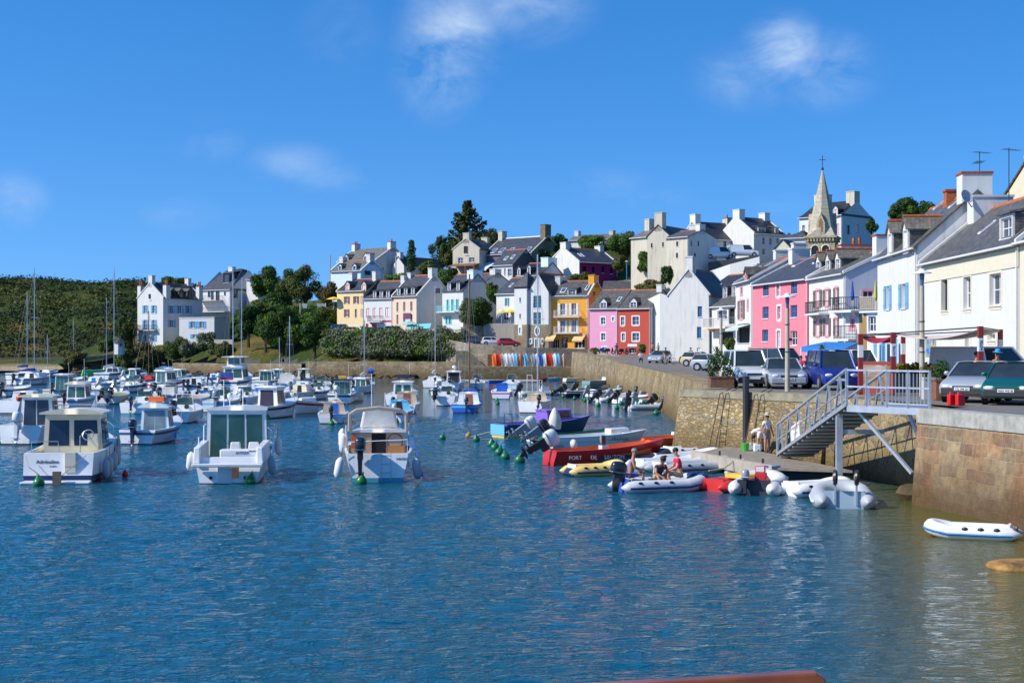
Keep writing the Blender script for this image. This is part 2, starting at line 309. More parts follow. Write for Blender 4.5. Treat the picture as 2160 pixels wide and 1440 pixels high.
def put_window(root, M, a0, z0, a1, z1, st, name='window'):
    fm, pm, sm, um, nx, nz, rec = STY[st]
    w = a1 - a0; h = z1 - z0; b = min(.075, w * .13)
    f = MB(M)
    f.box(a0, a1, -rec - .03, -rec + .03, z0, z0 + b, fm); f.box(a0, a1, -rec - .03, -rec + .03, z1 - b, z1, fm)
    f.box(a0, a0 + b, -rec - .03, -rec + .027, z0 + b, z1 - b, fm); f.box(a1 - b, a1, -rec - .03, -rec + .027, z0 + b, z1 - b, fm)
    for i in range(nx):
        x = a0 + w * (i + 1) / (nx + 1); f.box(x - b * .45, x + b * .45, -rec - .028, -rec + .024, z0 + b, z1 - b, fm)
    for i in range(nz):
        z = z0 + h * (i + 1) / (nz + 1); f.box(a0 + b, a1 - b, -rec - .027, -rec + .018, z - b * .3, z + b * .3, fm)
    f.box(a0 - .05, a1 + .05, -.01, .07, z0 - .07, z0 - .002, um or WF)
    fo = f.build(name, root)
    p = MB(M); p.box(a0 + b * .8, a1 - b * .8, -rec - .06, -rec - .02, z0 + b * .8, z1 - b * .8, pm); p.build('pane', fo)
    if um:
        s = MB(M); t = .17
        s.box(a0 - t, a0 - .003, -.01, .025, z0 - t * .8, z1 + t, um); s.box(a1 + .003, a1 + t, -.01, .025, z0 - t * .8, z1 + t, um); s.box(a0 - .003, a1 + .003, -.01, .024, z1 + .003, z1 + t * 1.1, um); s.box(a0 - .003, a1 + .003, -.01, .023, z0 - t * 1.3, z0 - .08, um)
        s.build('window_surround', root)
    if sm:
        for sg in (-1, 1):
            q = MB(M); sw = w * .5; x0 = a0 - sw - .03 if sg < 0 else a1 + .03
            q.box(x0, x0 + sw, .02, .06, z0 - .03, z1 + .02, sm)
            for zz in (z0 + h * .15, z0 + h * .82): q.box(x0 + .004, x0 + sw - .004, .06, .085, zz, zz + .1, sm)
            q.build('shutter', root)
class House: pass
def house(name, label, L, R, yb, ye, yr, depth, wm, rm=None, kind='E', wins=(), side=(), dorm=(), rl=(), chim=(), ridge=True, cope=None, base=None, cat='house', found=4.0, zbase=None, gut=True, hip=0., capm=None, pots=0, sidem=None):
    """L,R: (photo column, distance) of the two ends of the facade seen by the camera; yb,ye,yr: photo rows of base, eave, ridge"""
    rm = rm or SLATE
    Lw, Rw = XY(*L), XY(*R); W = (Rw - Lw).length; u = unit2(Rw - Lw); v = Vector((-u.y, u.x))
    zb = zbase if zbase is not None else CH + (HZ - yb) / FP * L[1]
    ze = CH + (HZ - ye) / FP * L[1] - zb
    mid = (Lw + Rw) / 2 + v * (depth / 2 if kind == 'E' else 0)
    zr = CH + (HZ - yr) / FP * mid.y - zb
    H = House(); H.W, H.ze, H.zr, H.depth, H.u, H.v, H.zb, H.L = W, ze, zr, depth, u, v, zb, Lw
    root = empty(name, (Lw.x, Lw.y, zb), label, cat, None, math.atan2(u.y, u.x)); H.root = root
    for a, b in ((0, 0), (W, 0), (0, depth), (W, depth)):
        p = Lw + u * a + v * b; CTRL.append((p.x, p.y, zb))
    u3, v3 = Vector((u.x, u.y, 0)), Vector((v.x, v.y, 0)); L3, R3 = Vector((Lw.x, Lw.y, zb)), Vector((Rw.x, Rw.y, zb))
    MF = Matrix(((1, 0, 0, 0), (0, -1, 0, 0), (0, 0, 1, 0), (0, 0, 0, 1))); MR = Matrix(((0, 1, 0, W), (1, 0, 0, 0), (0, 0, 1, 0), (0, 0, 0, 1))); ML = Matrix(((0, -1, 0, 0), (1, 0, 0, 0), (0, 0, 1, 0), (0, 0, 0, 1)))
    H.MF, H.MR = MF, MR
    def fpix(x, y): p = frame_cross(x, y, L3, v3) - L3; return p.dot(u3), p.z
    def rpix(x, y): p = frame_cross(x, y, R3, u3) - R3; return p.dot(v3), p.z
    H.fpix, H.rpix = fpix, rpix
    def conv(ws, f):
        o = []
        for x0, y0, x1, y1, st in ws:
            xm, ym = (x0 + x1) / 2, (y0 + y1) / 2
            a0, _ = f(x0, ym); a1, _ = f(x1, ym); _, z0 = f(xm, y1); _, z1 = f(xm, y0)
            o.append((min(a0, a1), z0, max(a0, a1), z1, st))
        return o
    fw, sw = conv(wins, fpix), conv(side, rpix)
    inside = lambda q, A: [h for h in q if h[3] < ze - .02 and h[0] > .02 and h[2] < A - .02 and STY[h[4]][6] > .04]
    sm = sidem or wm
    mb = MB()
    plane_wall(mb, MF, 0, W, -found, ze, inside(fw, W), wm); plane_wall(mb, MR, 0, depth, -found, ze, inside(sw, depth), sm)
    plane_wall(mb, ML, 0, depth, -found, ze, [], wm); mb.poly([(0, depth, -found), (W, depth, -found), (W, depth, ze), (0, depth, ze)], wm)
    if kind == 'E':
        for x, m_ in ((0, wm), (W, sm)): mb.poly([(x, 0, ze), (x, depth, ze), (x, depth / 2, zr)], m_)
        H.slope = (zr - ze) / (depth / 2)
    elif kind == 'G':
        for y in (0, depth): mb.poly([(0, y, ze), (W, y, ze), (W / 2, y, zr)], wm)
        H.slope = (zr - ze) / (W / 2)
    mb.build('wall', root)
    if base:
        q = MB(MF); q.box(-.02, W + .02, -.01, .03, -found + .5, base[0], base[1]); q.build('wall_base', root)
    th = .14; r = MB(); ov = .25; g = .12 if cope is None else -.02
    if kind == 'E':
        s = H.slope
        for sg in (0, 1):
            y0 = -ov if not sg else depth + ov; z0 = ze - ov * s
            a = [(-g, y0, z0 + .02), (W + g, y0, z0 + .02), (W + g - hip, depth / 2, zr + .02), (-g + hip, depth / 2, zr + .02)]
            r.prism(a, (0, 0, th), rm)
        if hip:
            for x, xr in ((-g, -g + hip), (W + g, W + g - hip)): r.prism([(x, -ov, ze - ov * s + .02), (x, depth + ov, ze - ov * s + .02), (xr, depth / 2, zr + .02)], (0, 0, th), rm)
        ro = r.build('roof', root)
        if ridge:
            q = MB(); n = max(2, int(W / .45))
            for i in range(n):
                x0, x1 = W * i / n, W * (i + 1) / n; k = .17 if i % 2 else .155
                q.prism([(x0 + (hip if hip else 0), depth / 2 - k, zr + th - k * s + .03), (x0 + (hip if hip else 0), depth / 2, zr + th + .1), (x0 + (hip if hip else 0), depth / 2 + k, zr + th - k * s + .03)], ((x1 - x0) * (1 - 2 * hip / W if hip else 1) - .01, 0, 0), TILE if ridge is True else ridge)
            q.build('ridge_tiles', ro)
        if gut:
            q = MB(); q.tube([(-g, -ov - .06, ze - ov * s + .07), (W + g, -ov - .06, ze - ov * s + .07)], .075, GREYR, 6); q.tube([(W - .12, -.09, -found + 1), (W - .12, -.09, ze - .1), (W - .12, -ov, ze - ov * s + .1)], .045, GREYR, 5); q.build('gutter', root)
        if cope:
            for x0, x1 in ((-.12, .12), (W - .12, W + .12)):
                q = MB(); a_, b_ = ze - ov * .8 * s + .05, zr + .05; q.prism([(x0, -ov * .8, a_), (x0, depth / 2, b_), (x0, depth + ov * .8, a_), (x0, depth + ov * .8, a_ + .26), (x0, depth / 2, b_ + .26), (x0, -ov * .8, a_ + .26)], (x1 - x0, 0, 0), cope); q.build('gable_coping', root)
    elif kind == 'G':
        s = H.slope
        for sg in (0, 1):
            x0 = -ov if not sg else W + ov; z0 = ze - ov * s
            r.prism([(x0, -g, z0 + .02), (x0, depth + g, z0 + .02), (W / 2, depth + g, zr + .02), (W / 2, -g, zr + .02)], (0, 0, th), rm)
        ro = r.build('roof', root)
        if ridge:
            q = MB(); q.prism([(W / 2 - .17, .05, zr + th - .17 * s + .03), (W / 2, .05, zr + th + .1), (W / 2 + .17, .05, zr + th - .17 * s + .03)], (0, depth - .1, 0), TILE); q.build('ridge_tiles', ro)
        if cope:
            for y0, y1 in ((-.1, .14), (depth - .14, depth + .1)):
                q = MB(); a_, b_ = ze - ov * .8 * s + .05, zr + .05; q.prism([(-ov * .8, y0, a_), (W / 2, y0, b_), (W + ov * .8, y0, a_), (W + ov * .8, y0, a_ + .26), (W / 2, y0, b_ + .26), (-ov * .8, y0, a_ + .26)], (0, y1 - y0, 0), cope); q.build('gable_coping', root)
    elif kind == 'F':
        r.box(-.08, W + .08, -.08, depth + .08, ze - .02, ze + .18, rm); ro = r.build('roof', root)
    H.roof = ro
    for t, cw, cd, ch, *cm in chim:               # t along the ridge
        m_ = cm[0] if cm else wm
        if kind == 'E': x = max(cw / 2, min(W - cw / 2, t * W)); y = depth / 2
        else: y = max(cw / 2, min(depth - cw / 2, t * depth)); x = W / 2
        dx, dy = (cw / 2, cd / 2) if kind == 'E' else (cd / 2, cw / 2)
        q = MB(); q.box(x - dx, x + dx, y - dy, y + dy, zr - cd * .5 * H.slope - .4, zr + ch, m_)
        q.box(x - dx - .06, x + dx + .06, y - dy - .06, y + dy + .06, zr + ch - .003, zr + ch + .13, cm[1] if len(cm) > 1 else (capm or m_))
        co = q.build('chimney', root)
        k = cm[2] if len(cm) > 2 else pots
        if k:
            q = MB()
            for i in range(k):
                o_ = (i - (k - 1) / 2) * .5; q.lathe([(.13, 0), (.15, .3), (.11, .55), (.13, .6)], TILE, 8, (x + (o_ if kind != 'E' else 0), y + (o_ if kind == 'E' else 0), zr + ch + .13))
            q.build('chimney_pot', co)
    for h in fw: put_window(root, MF @ Matrix.Translation((0, 0 if h in inside(fw, W) else STY[h[4]][6] + .035, 0)), *h, name='door' if h[4] in ('rd', 'td') else 'window')
    for h in sw: put_window(root, MR @ Matrix.Translation((0, 0 if h in inside(sw, depth) else STY[h[4]][6] + .035, 0)), *h)
    # things on the front slope
    if kind == 'E':
        s = H.slope; n3 = (v3 * (-s) + Vector((0, 0, 1))).normalized(); E3 = L3 + Vector((0, 0, ze))
        def spix(x, y): p = frame_cross(x, y, E3, n3) - L3; return p.dot(u3), p.dot(v3), p.z
        for x0, y0, x1, y1, *o in dorm:          # pixel box of the dormer's front
            cm = o[0] if o else WHITE; dr = o[1] if len(o) > 1 else rm; st = o[2] if len(o) > 2 else 'w'; shed = o[3] if len(o) > 3 else 0; rt = o[4] if len(o) > 4 else 0
            a0, b0, z0 = spix(x0, y1); a1, _, _ = spix(x1, y1); hgt = (y1 - y0) / FP * (L3.y + b0)
            am = (a0 + a1) / 2; hw = min(max(.35, (a1 - a0) / 2), .95 if shed else .64); z1 = z0 + hgt; ln = hgt / s
            d = MB(); fr = Matrix(((1, 0, 0, am), (0, 1, 0, b0), (0, 0, 1, z0), (0, 0, 0, 1))); d.M = fr
            wl = .13; yb_ = ln
            d.box(-hw, -hw + wl, 0, .12, -.1, hgt, cm); d.box(hw - wl, hw, 0, .12, -.1, hgt, cm); d.box(-hw + wl, hw - wl, 0, .12, -.1, .15, cm); d.box(-hw + wl, hw - wl, 0, .12, hgt - .15, hgt, cm)
            for sg in (-1, 1): d.prism([(sg * hw, .12, 0), (sg * hw, .12, hgt), (sg * hw, ln, hgt)], (-sg * .06, 0, 0), rm if cm is not PINKF else rm)
            gh = hw * 1.0
            if not shed: d.poly([(-hw, 0, hgt), (hw, 0, hgt), (0, 0, hgt + gh)], cm)
            do = d.build('dormer', root)
            q = MB(fr)
            if shed:
                q.prism([(-hw - .1, -.15, hgt), (hw + .1, -.15, hgt), (hw + .1, (hgt + .25 * ln) / s + .3, hgt + .25 * ln), (-hw - .1, (hgt + .25 * ln) / s + .3, hgt + .25 * ln)], (0, 0, .1), dr)
            else:
                for sg in (-1, 1): q.prism([(sg * (hw + .14), -.14, hgt - .14), (0, -.14, hgt + gh), (0, ln + gh / s, hgt + gh), (sg * (hw + .14), ln - .1, hgt - .14)], (0, 0, .08), dr)
                if rt: q.tube([(0, -.14, hgt + gh + .1), (0, ln + gh / s - .1, hgt + gh + .1)], .1, TILE, 6)
            q.build('dormer_roof', do)
            put_window(do, fr @ MF, -hw + wl, .15, hw - wl, hgt - .15, st)
        for x0, y0, x1, y1 in rl:
            a0, b0, z0 = spix((x0 + x1) / 2, y1); _, b1, z1 = spix((x0 + x1) / 2, y0); hw = (x1 - x0) / FP * L[1] / 2 * .8
            q = MB(); q.prism([(a0 - hw, b0, z0 + .16), (a0 + hw, b0, z0 + .16), (a0 + hw, b1, z1 + .16), (a0 - hw, b1, z1 + .16)], (0, 0, .07), WF); so = q.build('skylight', root)
            k = .1; q = MB(); q.prism([(a0 - hw + k, b0 + k, z0 + .16 + k * s), (a0 + hw - k, b0 + k, z0 + .16 + k * s), (a0 + hw - k, b1 - k, z1 + .16 - k * s), (a0 - hw + k, b1 - k, z1 + .16 - k * s)], (0, 0, .085), GLB); q.build('pane', so)
    return H
def balcony(H, x0, x1, y, hgt=1.0, dep=.9, railm=None, slabm=None, bars=.16, right=False, solid=None):
    f, M = (H.rpix, H.MR) if right else (H.fpix, H.MF)
    a0, z = f(x0, y); a1, _ = f(x1, y)
    q = MB(M); q.box(a0, a1, 0, dep, z - .16, z, slabm or GREYR)
    for x in (a0 + .25, a1 - .35): q.prism([(x, 0, z - .16), (x, dep * .7, z - .16), (x, 0, z - .6)], (.1, 0, 0), slabm or GREYR)
    b = q.build('balcony', H.root); r = MB(M); m = railm or IRON
    pts = [(a0 + .04, 0.02, z + hgt), (a0 + .04, dep - .04, z + hgt), (a1 - .04, dep - .04, z + hgt), (a1 - .04, .02, z + hgt)]
    r.tube(pts, .03, m, 5); r.tube([(p[0], p[1], z + .12) for p in pts], .022, m, 5)
    n = int((a1 - a0) / bars)
    for i in range(n + 1): x = a0 + .04 + (a1 - a0 - .08) * i / n; r.box(x - .011, x + .011, dep - .051, dep - .029, z, z + hgt, m)
    k = int(dep / bars)
    for x in (a0 + .04, a1 - .04):
        for i in range(k): yy = dep * i / max(1, k); r.box(x - .011, x + .011, yy, yy + .022, z, z + hgt, m)
    if solid: r.box(a0 + .06, a1 - .06, dep - .075, dep - .055, z + .08, z + hgt - .05, solid)
    r.build('railing', b)
def awning(H, x0, x1, ytop, drop, dep, m, right=False, name='awning'):
    f, M = (H.rpix, H.MR) if right else (H.fpix, H.MF)
    a0, z = f(x0, ytop); a1, _ = f(x1, ytop)
    q = MB(M); q.prism([(a0, .02, z), (a1, .02, z), (a1, dep, z - drop), (a0, dep, z - drop)], (0, 0, .05), m); q.prism([(a0, dep, z - drop + .05), (a1, dep, z - drop + .05), (a1, dep, z - drop - .22), (a0, dep, z - drop - .22)], (0, .02, 0), m)
    q.build(name, H.root)
def sc6(x0, y0, st, *ws): return [(x0 + a / 6, y0 + b / 6, x0 + c / 6, y0 + d / 6, st) for a, b, c, d in ws]
def dz(x0, y0, *ws, o=()): return [(x0 + a / 6, y0 + b / 6, x0 + c / 6, y0 + d / 6, *o) for a, b, c, d in ws]
CW = WHITE
# --- far left villa with blue shutters
A = (270, 540)
h = house('villa', 'tall white villa with sky blue shutters and four chimneys on the shore', (290, 300), (344, 295.6), 724, 629, 597, 11.0, WHITE, SLATE3, 'G', cope=WHITE,
  wins=sc6(*A, 'sb', (202, 625, 237, 725), (312, 625, 347, 725), (202, 808, 237, 938), (312, 808, 347, 938)) + sc6(*A, 'dark', (205, 1000, 233, 1085), (262, 480, 288, 540)) + sc6(*A, 'sb', (312, 1000, 347, 1078)),
  side=sc6(*A, 'sb', (530, 625, 575, 725), (635, 625, 680, 725), (742, 625, 787, 725), (530, 805, 578, 900)), chim=[(.02, .9, 1.1, 1.5), (.98, .9, 1.1, 1.3)])
balcony(h, 294, 332, 696, 1.0, .9)
q = MB()
for u_ in (0, h.W):
    for v_ in (.6, h.depth - 1.2): q = MB(); q.box(u_ - .5, u_ + .5, v_ - .2, v_ + .9, h.ze - .3, h.ze + 2.6, WHITE); q.box(u_ - .55, u_ + .55, v_ - .25, v_ + .95, h.ze + 2.597, h.ze + 2.7, BRICKC); co = q.build('chimney', h.root); q = MB(); [q.lathe([(.14, 0), (.16, .4), (.12, 1.0)], TILE, 8, (u_ + k, v_ + .35, h.ze + 2.7)) for k in (-.22, .22)]; q.build('chimney_pot', co)
for k in range(3):
    y = 2.2 + k * 2.3; q = MB(); q.box(h.W - .5, h.W - .05, y, y + 1.2, h.ze - .1, h.ze + 1.5, SLATE); do = q.build('dormer', h.root); q = MB(); q.prism([(h.W + .05, y - .15, h.ze + 1.5), (h.W + .05, y + .6, h.ze + 2.2), (h.W + .05, y + 1.35, h.ze + 1.5)], (-2.5, 0, 0), SLATE2); q.build('dormer_roof', do); put_window(do, h.MR @ Matrix.Translation((0, .11, 0)), y + .15, h.ze, y + 1.05, h.ze + 1.4, 'dk')
# its flat annex
h2 = house('annex', 'flat roofed white annex with blue shutters beside the tall shore villa', (378, 294), (452, 291), 724, 671, 671, 6, WHITE, GREYR, 'F', wins=sc6(*A, 'sb', (795, 828, 845, 912), (908, 828, 960, 912), (820, 990, 880, 1040)), cat='annex')
# modern house with wide slate roof
h = house('house', 'white house with a wide slate roof, loggia and tall white chimney above a terrace', (424, 325), (486, 320), 672, 612, 571, 12, WHITE, SLATE, 'E', ridge=False, hip=2.2,
  wins=sc6(*A, 'dk', (1010, 440, 1045, 520), (1050, 440, 1085, 560), (1110, 440, 1160, 560), (1215, 455, 1240, 500), (900, 610, 945, 710)), side=sc6(*A, 'dk', (1320, 430, 1390, 530)),
  dorm=[(463, 577, 490, 598, SLATE3, SLATE, 'dk', 1)], chim=[(.42, 1.2, 1.2, .8)])
balcony(h, 426, 470, 634, 1.0, 2.2); balcony(h, 420, 488, 658, 1.0, 2.2)
h = house('house', 'small white barn house half hidden by the garden tree', (520, 322), (545, 320), 655, 590, 580, 8, WHITE, SLATE3, 'E', ridge=False, side=[(556, 615, 562, 625, 'dk')])
# --- the terrace above the left hedge
A = (600, 480)
h = house('terraced_house', 'cream yellow terraced house with brown shutters, leftmost of its row', (711, 262), (767.5, 258.3), 700, 614.7, 590, 8, CREAM, SLATE, cope=CREAM,
  wins=sc6(*A, 'sbr', (772, 872, 806, 962), (890, 870, 924, 960), (772, 1035, 804, 1130)) + sc6(*A, 'gw', (890, 1030, 918, 1140)) + sc6(*A, 'sr', (965, 868, 1000, 960), (965, 1030, 1000, 1128)),
  dorm=dz(*A, (770, 715, 822, 800), (975, 715, 1030, 798), o=(PEACH, SLATE, 'sr')), chim=[(.05, .8, 1.5, 1.2, WHITE), (.98, .8, 1.5, 1.3, WHITE)], base=(1.2, WHITE))
h = house('terraced_house', 'white terraced house with crimson shutters and red shopfront', (767.5, 258.3), (827.5, 254.4), 702, 630, 594, 8, WHITE, SLATE, cope=None,
  wins=sc6(*A, 'sr', (1037, 1020, 1078, 1138), (1117, 1018, 1158, 1135), (1197, 1016, 1238, 1132), (1278, 1010, 1322, 1128)) + sc6(*A, 'rd', (1028, 1215, 1064, 1310), (1105, 1215, 1168, 1310)) + sc6(*A, 'shop', (1262, 1240, 1345, 1310)),
  dorm=dz(*A, (1122, 805, 1160, 893), (1205, 802, 1245, 890), (1288, 798, 1328, 888), o=(WHITE, SLATE, 'w', 1)), chim=[(.99, .8, 1.5, .9, WHITE)])
balcony(h, 781, 808, 678, 1.0, .9)
a0, zt = h.fpix(807, 679); a1, zl = h.fpix(826, 700); q = MB(h.MF); q.box(a0, a1, 0, .05, zl + 2.1, zt, SHR); q.build('shopfront', h.root)
h = house('terraced_house', 'pale peach terraced house with three dormers and a plain grey gable', (827.5, 254.4), (880, 250.9), 703, 625, 582, 9.6, PEACH, SLATE, cope=WHITE2, sidem=GREYR,
  wins=sc6(*A, 'gw', (1418, 945, 1442, 1065), (1503, 940, 1530, 1060), (1592, 935, 1620, 1055), (1418, 1100, 1442, 1222), (1503, 1100, 1530, 1222), (1592, 1095, 1620, 1215)) + sc6(*A, 'w', (1403, 1250, 1460, 1340)),
  dorm=dz(*A, (1425, 768, 1465, 862), (1513, 765, 1553, 858), (1603, 760, 1643, 853), o=(WHITE, SLATE, 'w', 1)), side=sc6(*A, 'dk', (1912, 770, 1935, 830), (1942, 770, 1965, 830)), chim=[(.04, .8, 1.5, .5, WHITE), (.97, .9, 1.6, 1.2, WHITE)])
q = MB(h.MF); a0, z0 = h.fpix(851, 672); a1, z1 = h.fpix(867, 660); q.box(a0, a1, .05, .1, z0, z1, paint('purple_sign', (.16, .05, .12))); q.build('hanging_sign', h.root)
A = (900, 580)
h = house('terraced_house', 'white house with turquoise shutters and a glazed balcony beside the grey gable', (933, 250), (977, 247), 712, 614, 580, 8, WHITE, SLATE, cope=None,
  wins=sc6(*A, 'tq', (258, 312, 274, 455), (316, 308, 333, 455), (378, 305, 395, 440), (245, 515, 262, 620), (285, 515, 305, 620)), dorm=dz(*A, (270, 100, 298, 205), (382, 98, 412, 205), o=(WHITE, SLATE2, 'w', 1)), chim=[(.97, 1.4, 2.6, .6, PBLUE)], gut=False)
balcony(h, 929, 968, 658, 1.0, 1.2, SHT, WHITE)
h = house('garage', 'low white annex with a yellow parapet and garage door under the turquoise house', (912, 244), (972, 241), 712, 696, 690, 4, WHITE, TRIM, 'F', wins=[(960, 702, 969, 713, 'w0')], cat='annex')
# --- teal house, turret house, gable house
h = house('house', 'white house with teal shutters and yellow parasols on its terrace', (1047, 243), (1087, 240), 700, 620, 587, 8, WHITE, SLATE, wins=sc6(*A, 'st', (1005, 292, 1030, 390)) + sc6(*A, 'w', (968, 475, 1035, 575)), rl=[(1071, 600, 1079, 607)])
A2 = (900, 580)
h = house('turret', 'narrow white turret with pyramid slate roof and stone foot', (1085, 238), (1111, 236.5), 733, 608, 606, 4.2, WHITE, SLATE, 'F', wins=sc6(*A, 'w0', (1172, 285, 1192, 345), (1172, 490, 1192, 550)) + sc6(*A, 'tr', (1168, 665, 1190, 735)), base=None, cat='house')
q = MB(); zt = h.ze + .18; W_ = h.W; apex = (W_ / 2, 2.1, zt + 2.6)
for a, b in (((-.3, -.3), (W_ + .3, -.3)), ((W_ + .3, -.3), (W_ + .3, 4.5)), ((W_ + .3, 4.5), (-.3, 4.5)), ((-.3, 4.5), (-.3, -.3))): q.poly([(a[0], a[1], zt), (b[0], b[1], zt), apex], SLATE)
q.build('pyramid_roof', h.root)
STONEB = rubble('house_stone', [(.20, .15, .08), (.30, .23, .13), (.25, .2, .14)], 3.0)
z_ = h.fpix(1100, 684.5)[1]; q = MB(h.MF)
a0, s0 = h.fpix(1095, 704); a1, s1 = h.fpix(1099, 690.5)
q.box(-.03, h.W + .03, -.01, .05, -4, s0 - .25, STONEB); q.box(-.03, a0 - .25, -.01, .05, s0 - .25, z_, STONEB); q.box(a1 + .25, h.W + .03, -.01, .05, s0 - .25, z_, STONEB); q.build('stone_plinth', h.root)
h = house('house', 'white gable fronted house with tall teal windows, oval window and stone ground floor', (1113.5, 237), (1157, 235), 735, 616, 577, 9, WHITE, SLATE3, 'G', ridge=True,
  wins=sc6(*A, 'te', (1350, 262, 1448, 415), (1350, 472, 1446, 625)), chim=[(.98, .9, 1.3, -.2, WHITE)])
z_ = h.fpix(1135, 684.5)[1]; q = MB(h.MF); q.box(-.02, h.W + .02, -.01, .05, -4, z_, STONEB); so = q.build('stone_plinth', h.root)
a, z = h.fpix(900 + 1400 / 6, 580 + 708 / 6); q = MB(h.MF); ring = lambda rx, rz, o: [(a + rx * math.cos(t * math.pi / 10), o, z + rz * math.sin(t * math.pi / 10)) for t in range(20)]
q.prism(ring(.52, .85, .03), (0, .06, 0), WF); w_ = q.build('window', h.root); q = MB(h.MF); q.prism(ring(.34, .62, .05), (0, .06, 0), GL); q.build('pane', w_)
for x0, y0, x1, y1 in [(1312, 815, 1335, 862), (1460, 812, 1482, 862)]:
    a0, z0 = h.fpix(900 + x0 / 6, 580 + y1 / 6); a1, z1 = h.fpix(900 + x1 / 6, 580 + y0 / 6); put_window(h.root, h.MF @ Matrix.Translation((0, .2, 0)), a0, z0, a1, z1, 'tr')
a0, z0 = h.fpix(900 + 1378 / 6, 580 + 918 / 6); a1, z1 = h.fpix(900 + 1422 / 6, 580 + 810 / 6); put_window(h.root, h.MF @ Matrix.Translation((0, .16, 0)), a0, z0, a1, z1, 'td', 'door')
# --- orange house
A = (1140, 560)
h = house('terraced_house', 'bright orange house with white shutters and two balconies', (1158, 236), (1241, 233.4), 737, 624, 594, 8.2, ORANGE, SLATE2, cope=WHITE,
  wins=sc6(*A, 'sw', (252, 482, 312, 628), (395, 478, 452, 625), (252, 692, 310, 850), (395, 690, 452, 845)) + sc6(*A, 'shop', (262, 905, 345, 1045), (150, 935, 235, 1045), (430, 935, 560, 1045)),
  dorm=dz(*A, (343, 298, 452, 380), o=(WHITE, SLATE2, 'w', 1)), rl=dz(*A, (232, 300, 315, 355), (550, 265, 598, 322)), side=sc6(*A, 'dk', (665, 330, 690, 385)), chim=[(.02, .9, 2.4, .8, WHITE), (.98, 1.0, 2.4, .9, ORANGE)])
balcony(h, 1172, 1225, 668, 1.0, 1.1, GREYR); balcony(h, 1172, 1226, 702, 1.0, 1.1, GREYR)
q = MB(h.MF); zz = h.ze; q.box(-.05, .22, -.01, .05, -4, zz, WHITE); q.box(h.W - .22, h.W + .05, -.01, .05, -4, zz, WHITE); q.box(.22, h.W - .22, -.01, .05, zz - .45, zz - .15, WHITE); q.build('corner_trim', h.root)
SAND = paint('sand_canvas', (.72, .50, .22), .8)
awning(h, 1157, 1176, 704, 1.0, 1.8, SAND); awning(h, 1214, 1236, 705, 1.0, 1.8, SAND)
# --- pink and red houses under one roof
h = house('terraced_house', 'candy pink terraced house with white window surrounds', (1243.5, 231), (1303, 228.2), 744, 651, 613, 9, PINK, SLATE2,
  wins=sc6(*A, 'tr', (765, 655, 820, 745), (768, 855, 822, 945), (905, 650, 935, 700)) + sc6(*A, 'tr', (782, 1030, 835, 1105)), dorm=dz(*A, (738, 462, 850, 545), o=(WHITE, SLATE2, 'w')), ridge=True, rl=dz(*A, (950, 415, 1010, 465)))
h = house('terraced_house', 'brick red terraced house with wide white window surrounds', (1303.3, 228.2), (1372, 225), 744, 651, 613, 9, RED, SLATE2, sidem=GREYR,
  wins=sc6(*A, 'tr', (1018, 648, 1062, 755), (1165, 645, 1245, 750), (1030, 855, 1068, 950), (1165, 852, 1248, 950)) + sc6(*A, 'shop', (1120, 1040, 1205, 1110)), dorm=dz(*A, (1115, 455, 1232, 540), o=(WHITE, SLATE2, 'w')), chim=[(.98, .9, 1.4, .8, WHITE)])
q = MB(h.MF); a0, z0 = h.fpix(1140 + 1105 / 6, 560 + 1025 / 6); a1, z1 = h.fpix(1140 + 1225 / 6, 560 + 992 / 6); q.box(a0, a1, 0, .06, z0, z1, WF); q.build('shop_sign', h.root)
h = house('annex', 'low grey annex with a white balcony and shop between red house and white gable', (1371, 229), (1416, 228), 746, 689, 689, 5, GREYR, GREYR, 'F', wins=sc6(*A, 'w', (1500, 815, 1615, 940)) + sc6(*A, 'shop', (1410, 985, 1610, 1110)), cat='annex')
balcony(h, 1372, 1413, 689, 1.15, .5, WF, WHITE, .28); awning(h, 1372, 1412, 721, .3, 1.4, paint('navy_canvas', (.02, .06, .2), .8))
h = house('house', 'grey slate roofed house showing only its roof behind the pink and red houses', (1270, 250), (1350, 249), 690, 613, 594, 10, GREYR, SLATE2, ridge=False)
h = house('house', 'small grey gabled house squeezed behind the tall white gable', (1398, 232), (1418, 231), 700, 628, 598, 8, WHITE2, SLATE3, 'G', chim=[(.05, .8, 1.4, .4, WHITE2)])
# --- tall white gable
A = (1400, 540)
h = house('house', 'tall white gable house with stained render and three small windows on one side', (1411, 172), (1495, 169.8), 768, 622, 569, 9, WHITE2, SLATE3, 'G', wins=sc6(*A, 'bl', (428, 635, 485, 770), (420, 895, 475, 1040)) + sc6(*A, 'wc', (420, 1160, 465, 1235)), chim=[(.03, 1.3, .95, 1.5, WHITE2)], cope=WHITE2)
h = house('house', 'low slate roofed house with white dormers and a leafy balcony behind the white gable', (1501, 170), (1555, 164), 768, 647, 606, 7, GREYR, SLATE2, ridge=True, wins=sc6(*A, 'gw', (680, 690, 800, 800)) + sc6(*A, 'dark', (820, 660, 900, 860), (700, 960, 880, 1120)), dorm=dz(*A, (748, 395, 795, 540), (862, 380, 908, 525), o=(WHITE, SLATE2, 'w', 1)), rl=dz(*A, (590, 380, 690, 430)))
balcony(h, 1504, 1552, 691, 1.1, 1.4, GREYR, PEACH)
h = house('house', 'dark slate house behind the tall white gable with one chimney', (1480, 190), (1545, 184), 720, 622, 580, 9, GREYR, SLATE3, ridge=TILE, chim=[(.95, 1.1, 1.1, 1.2, GREYR)])
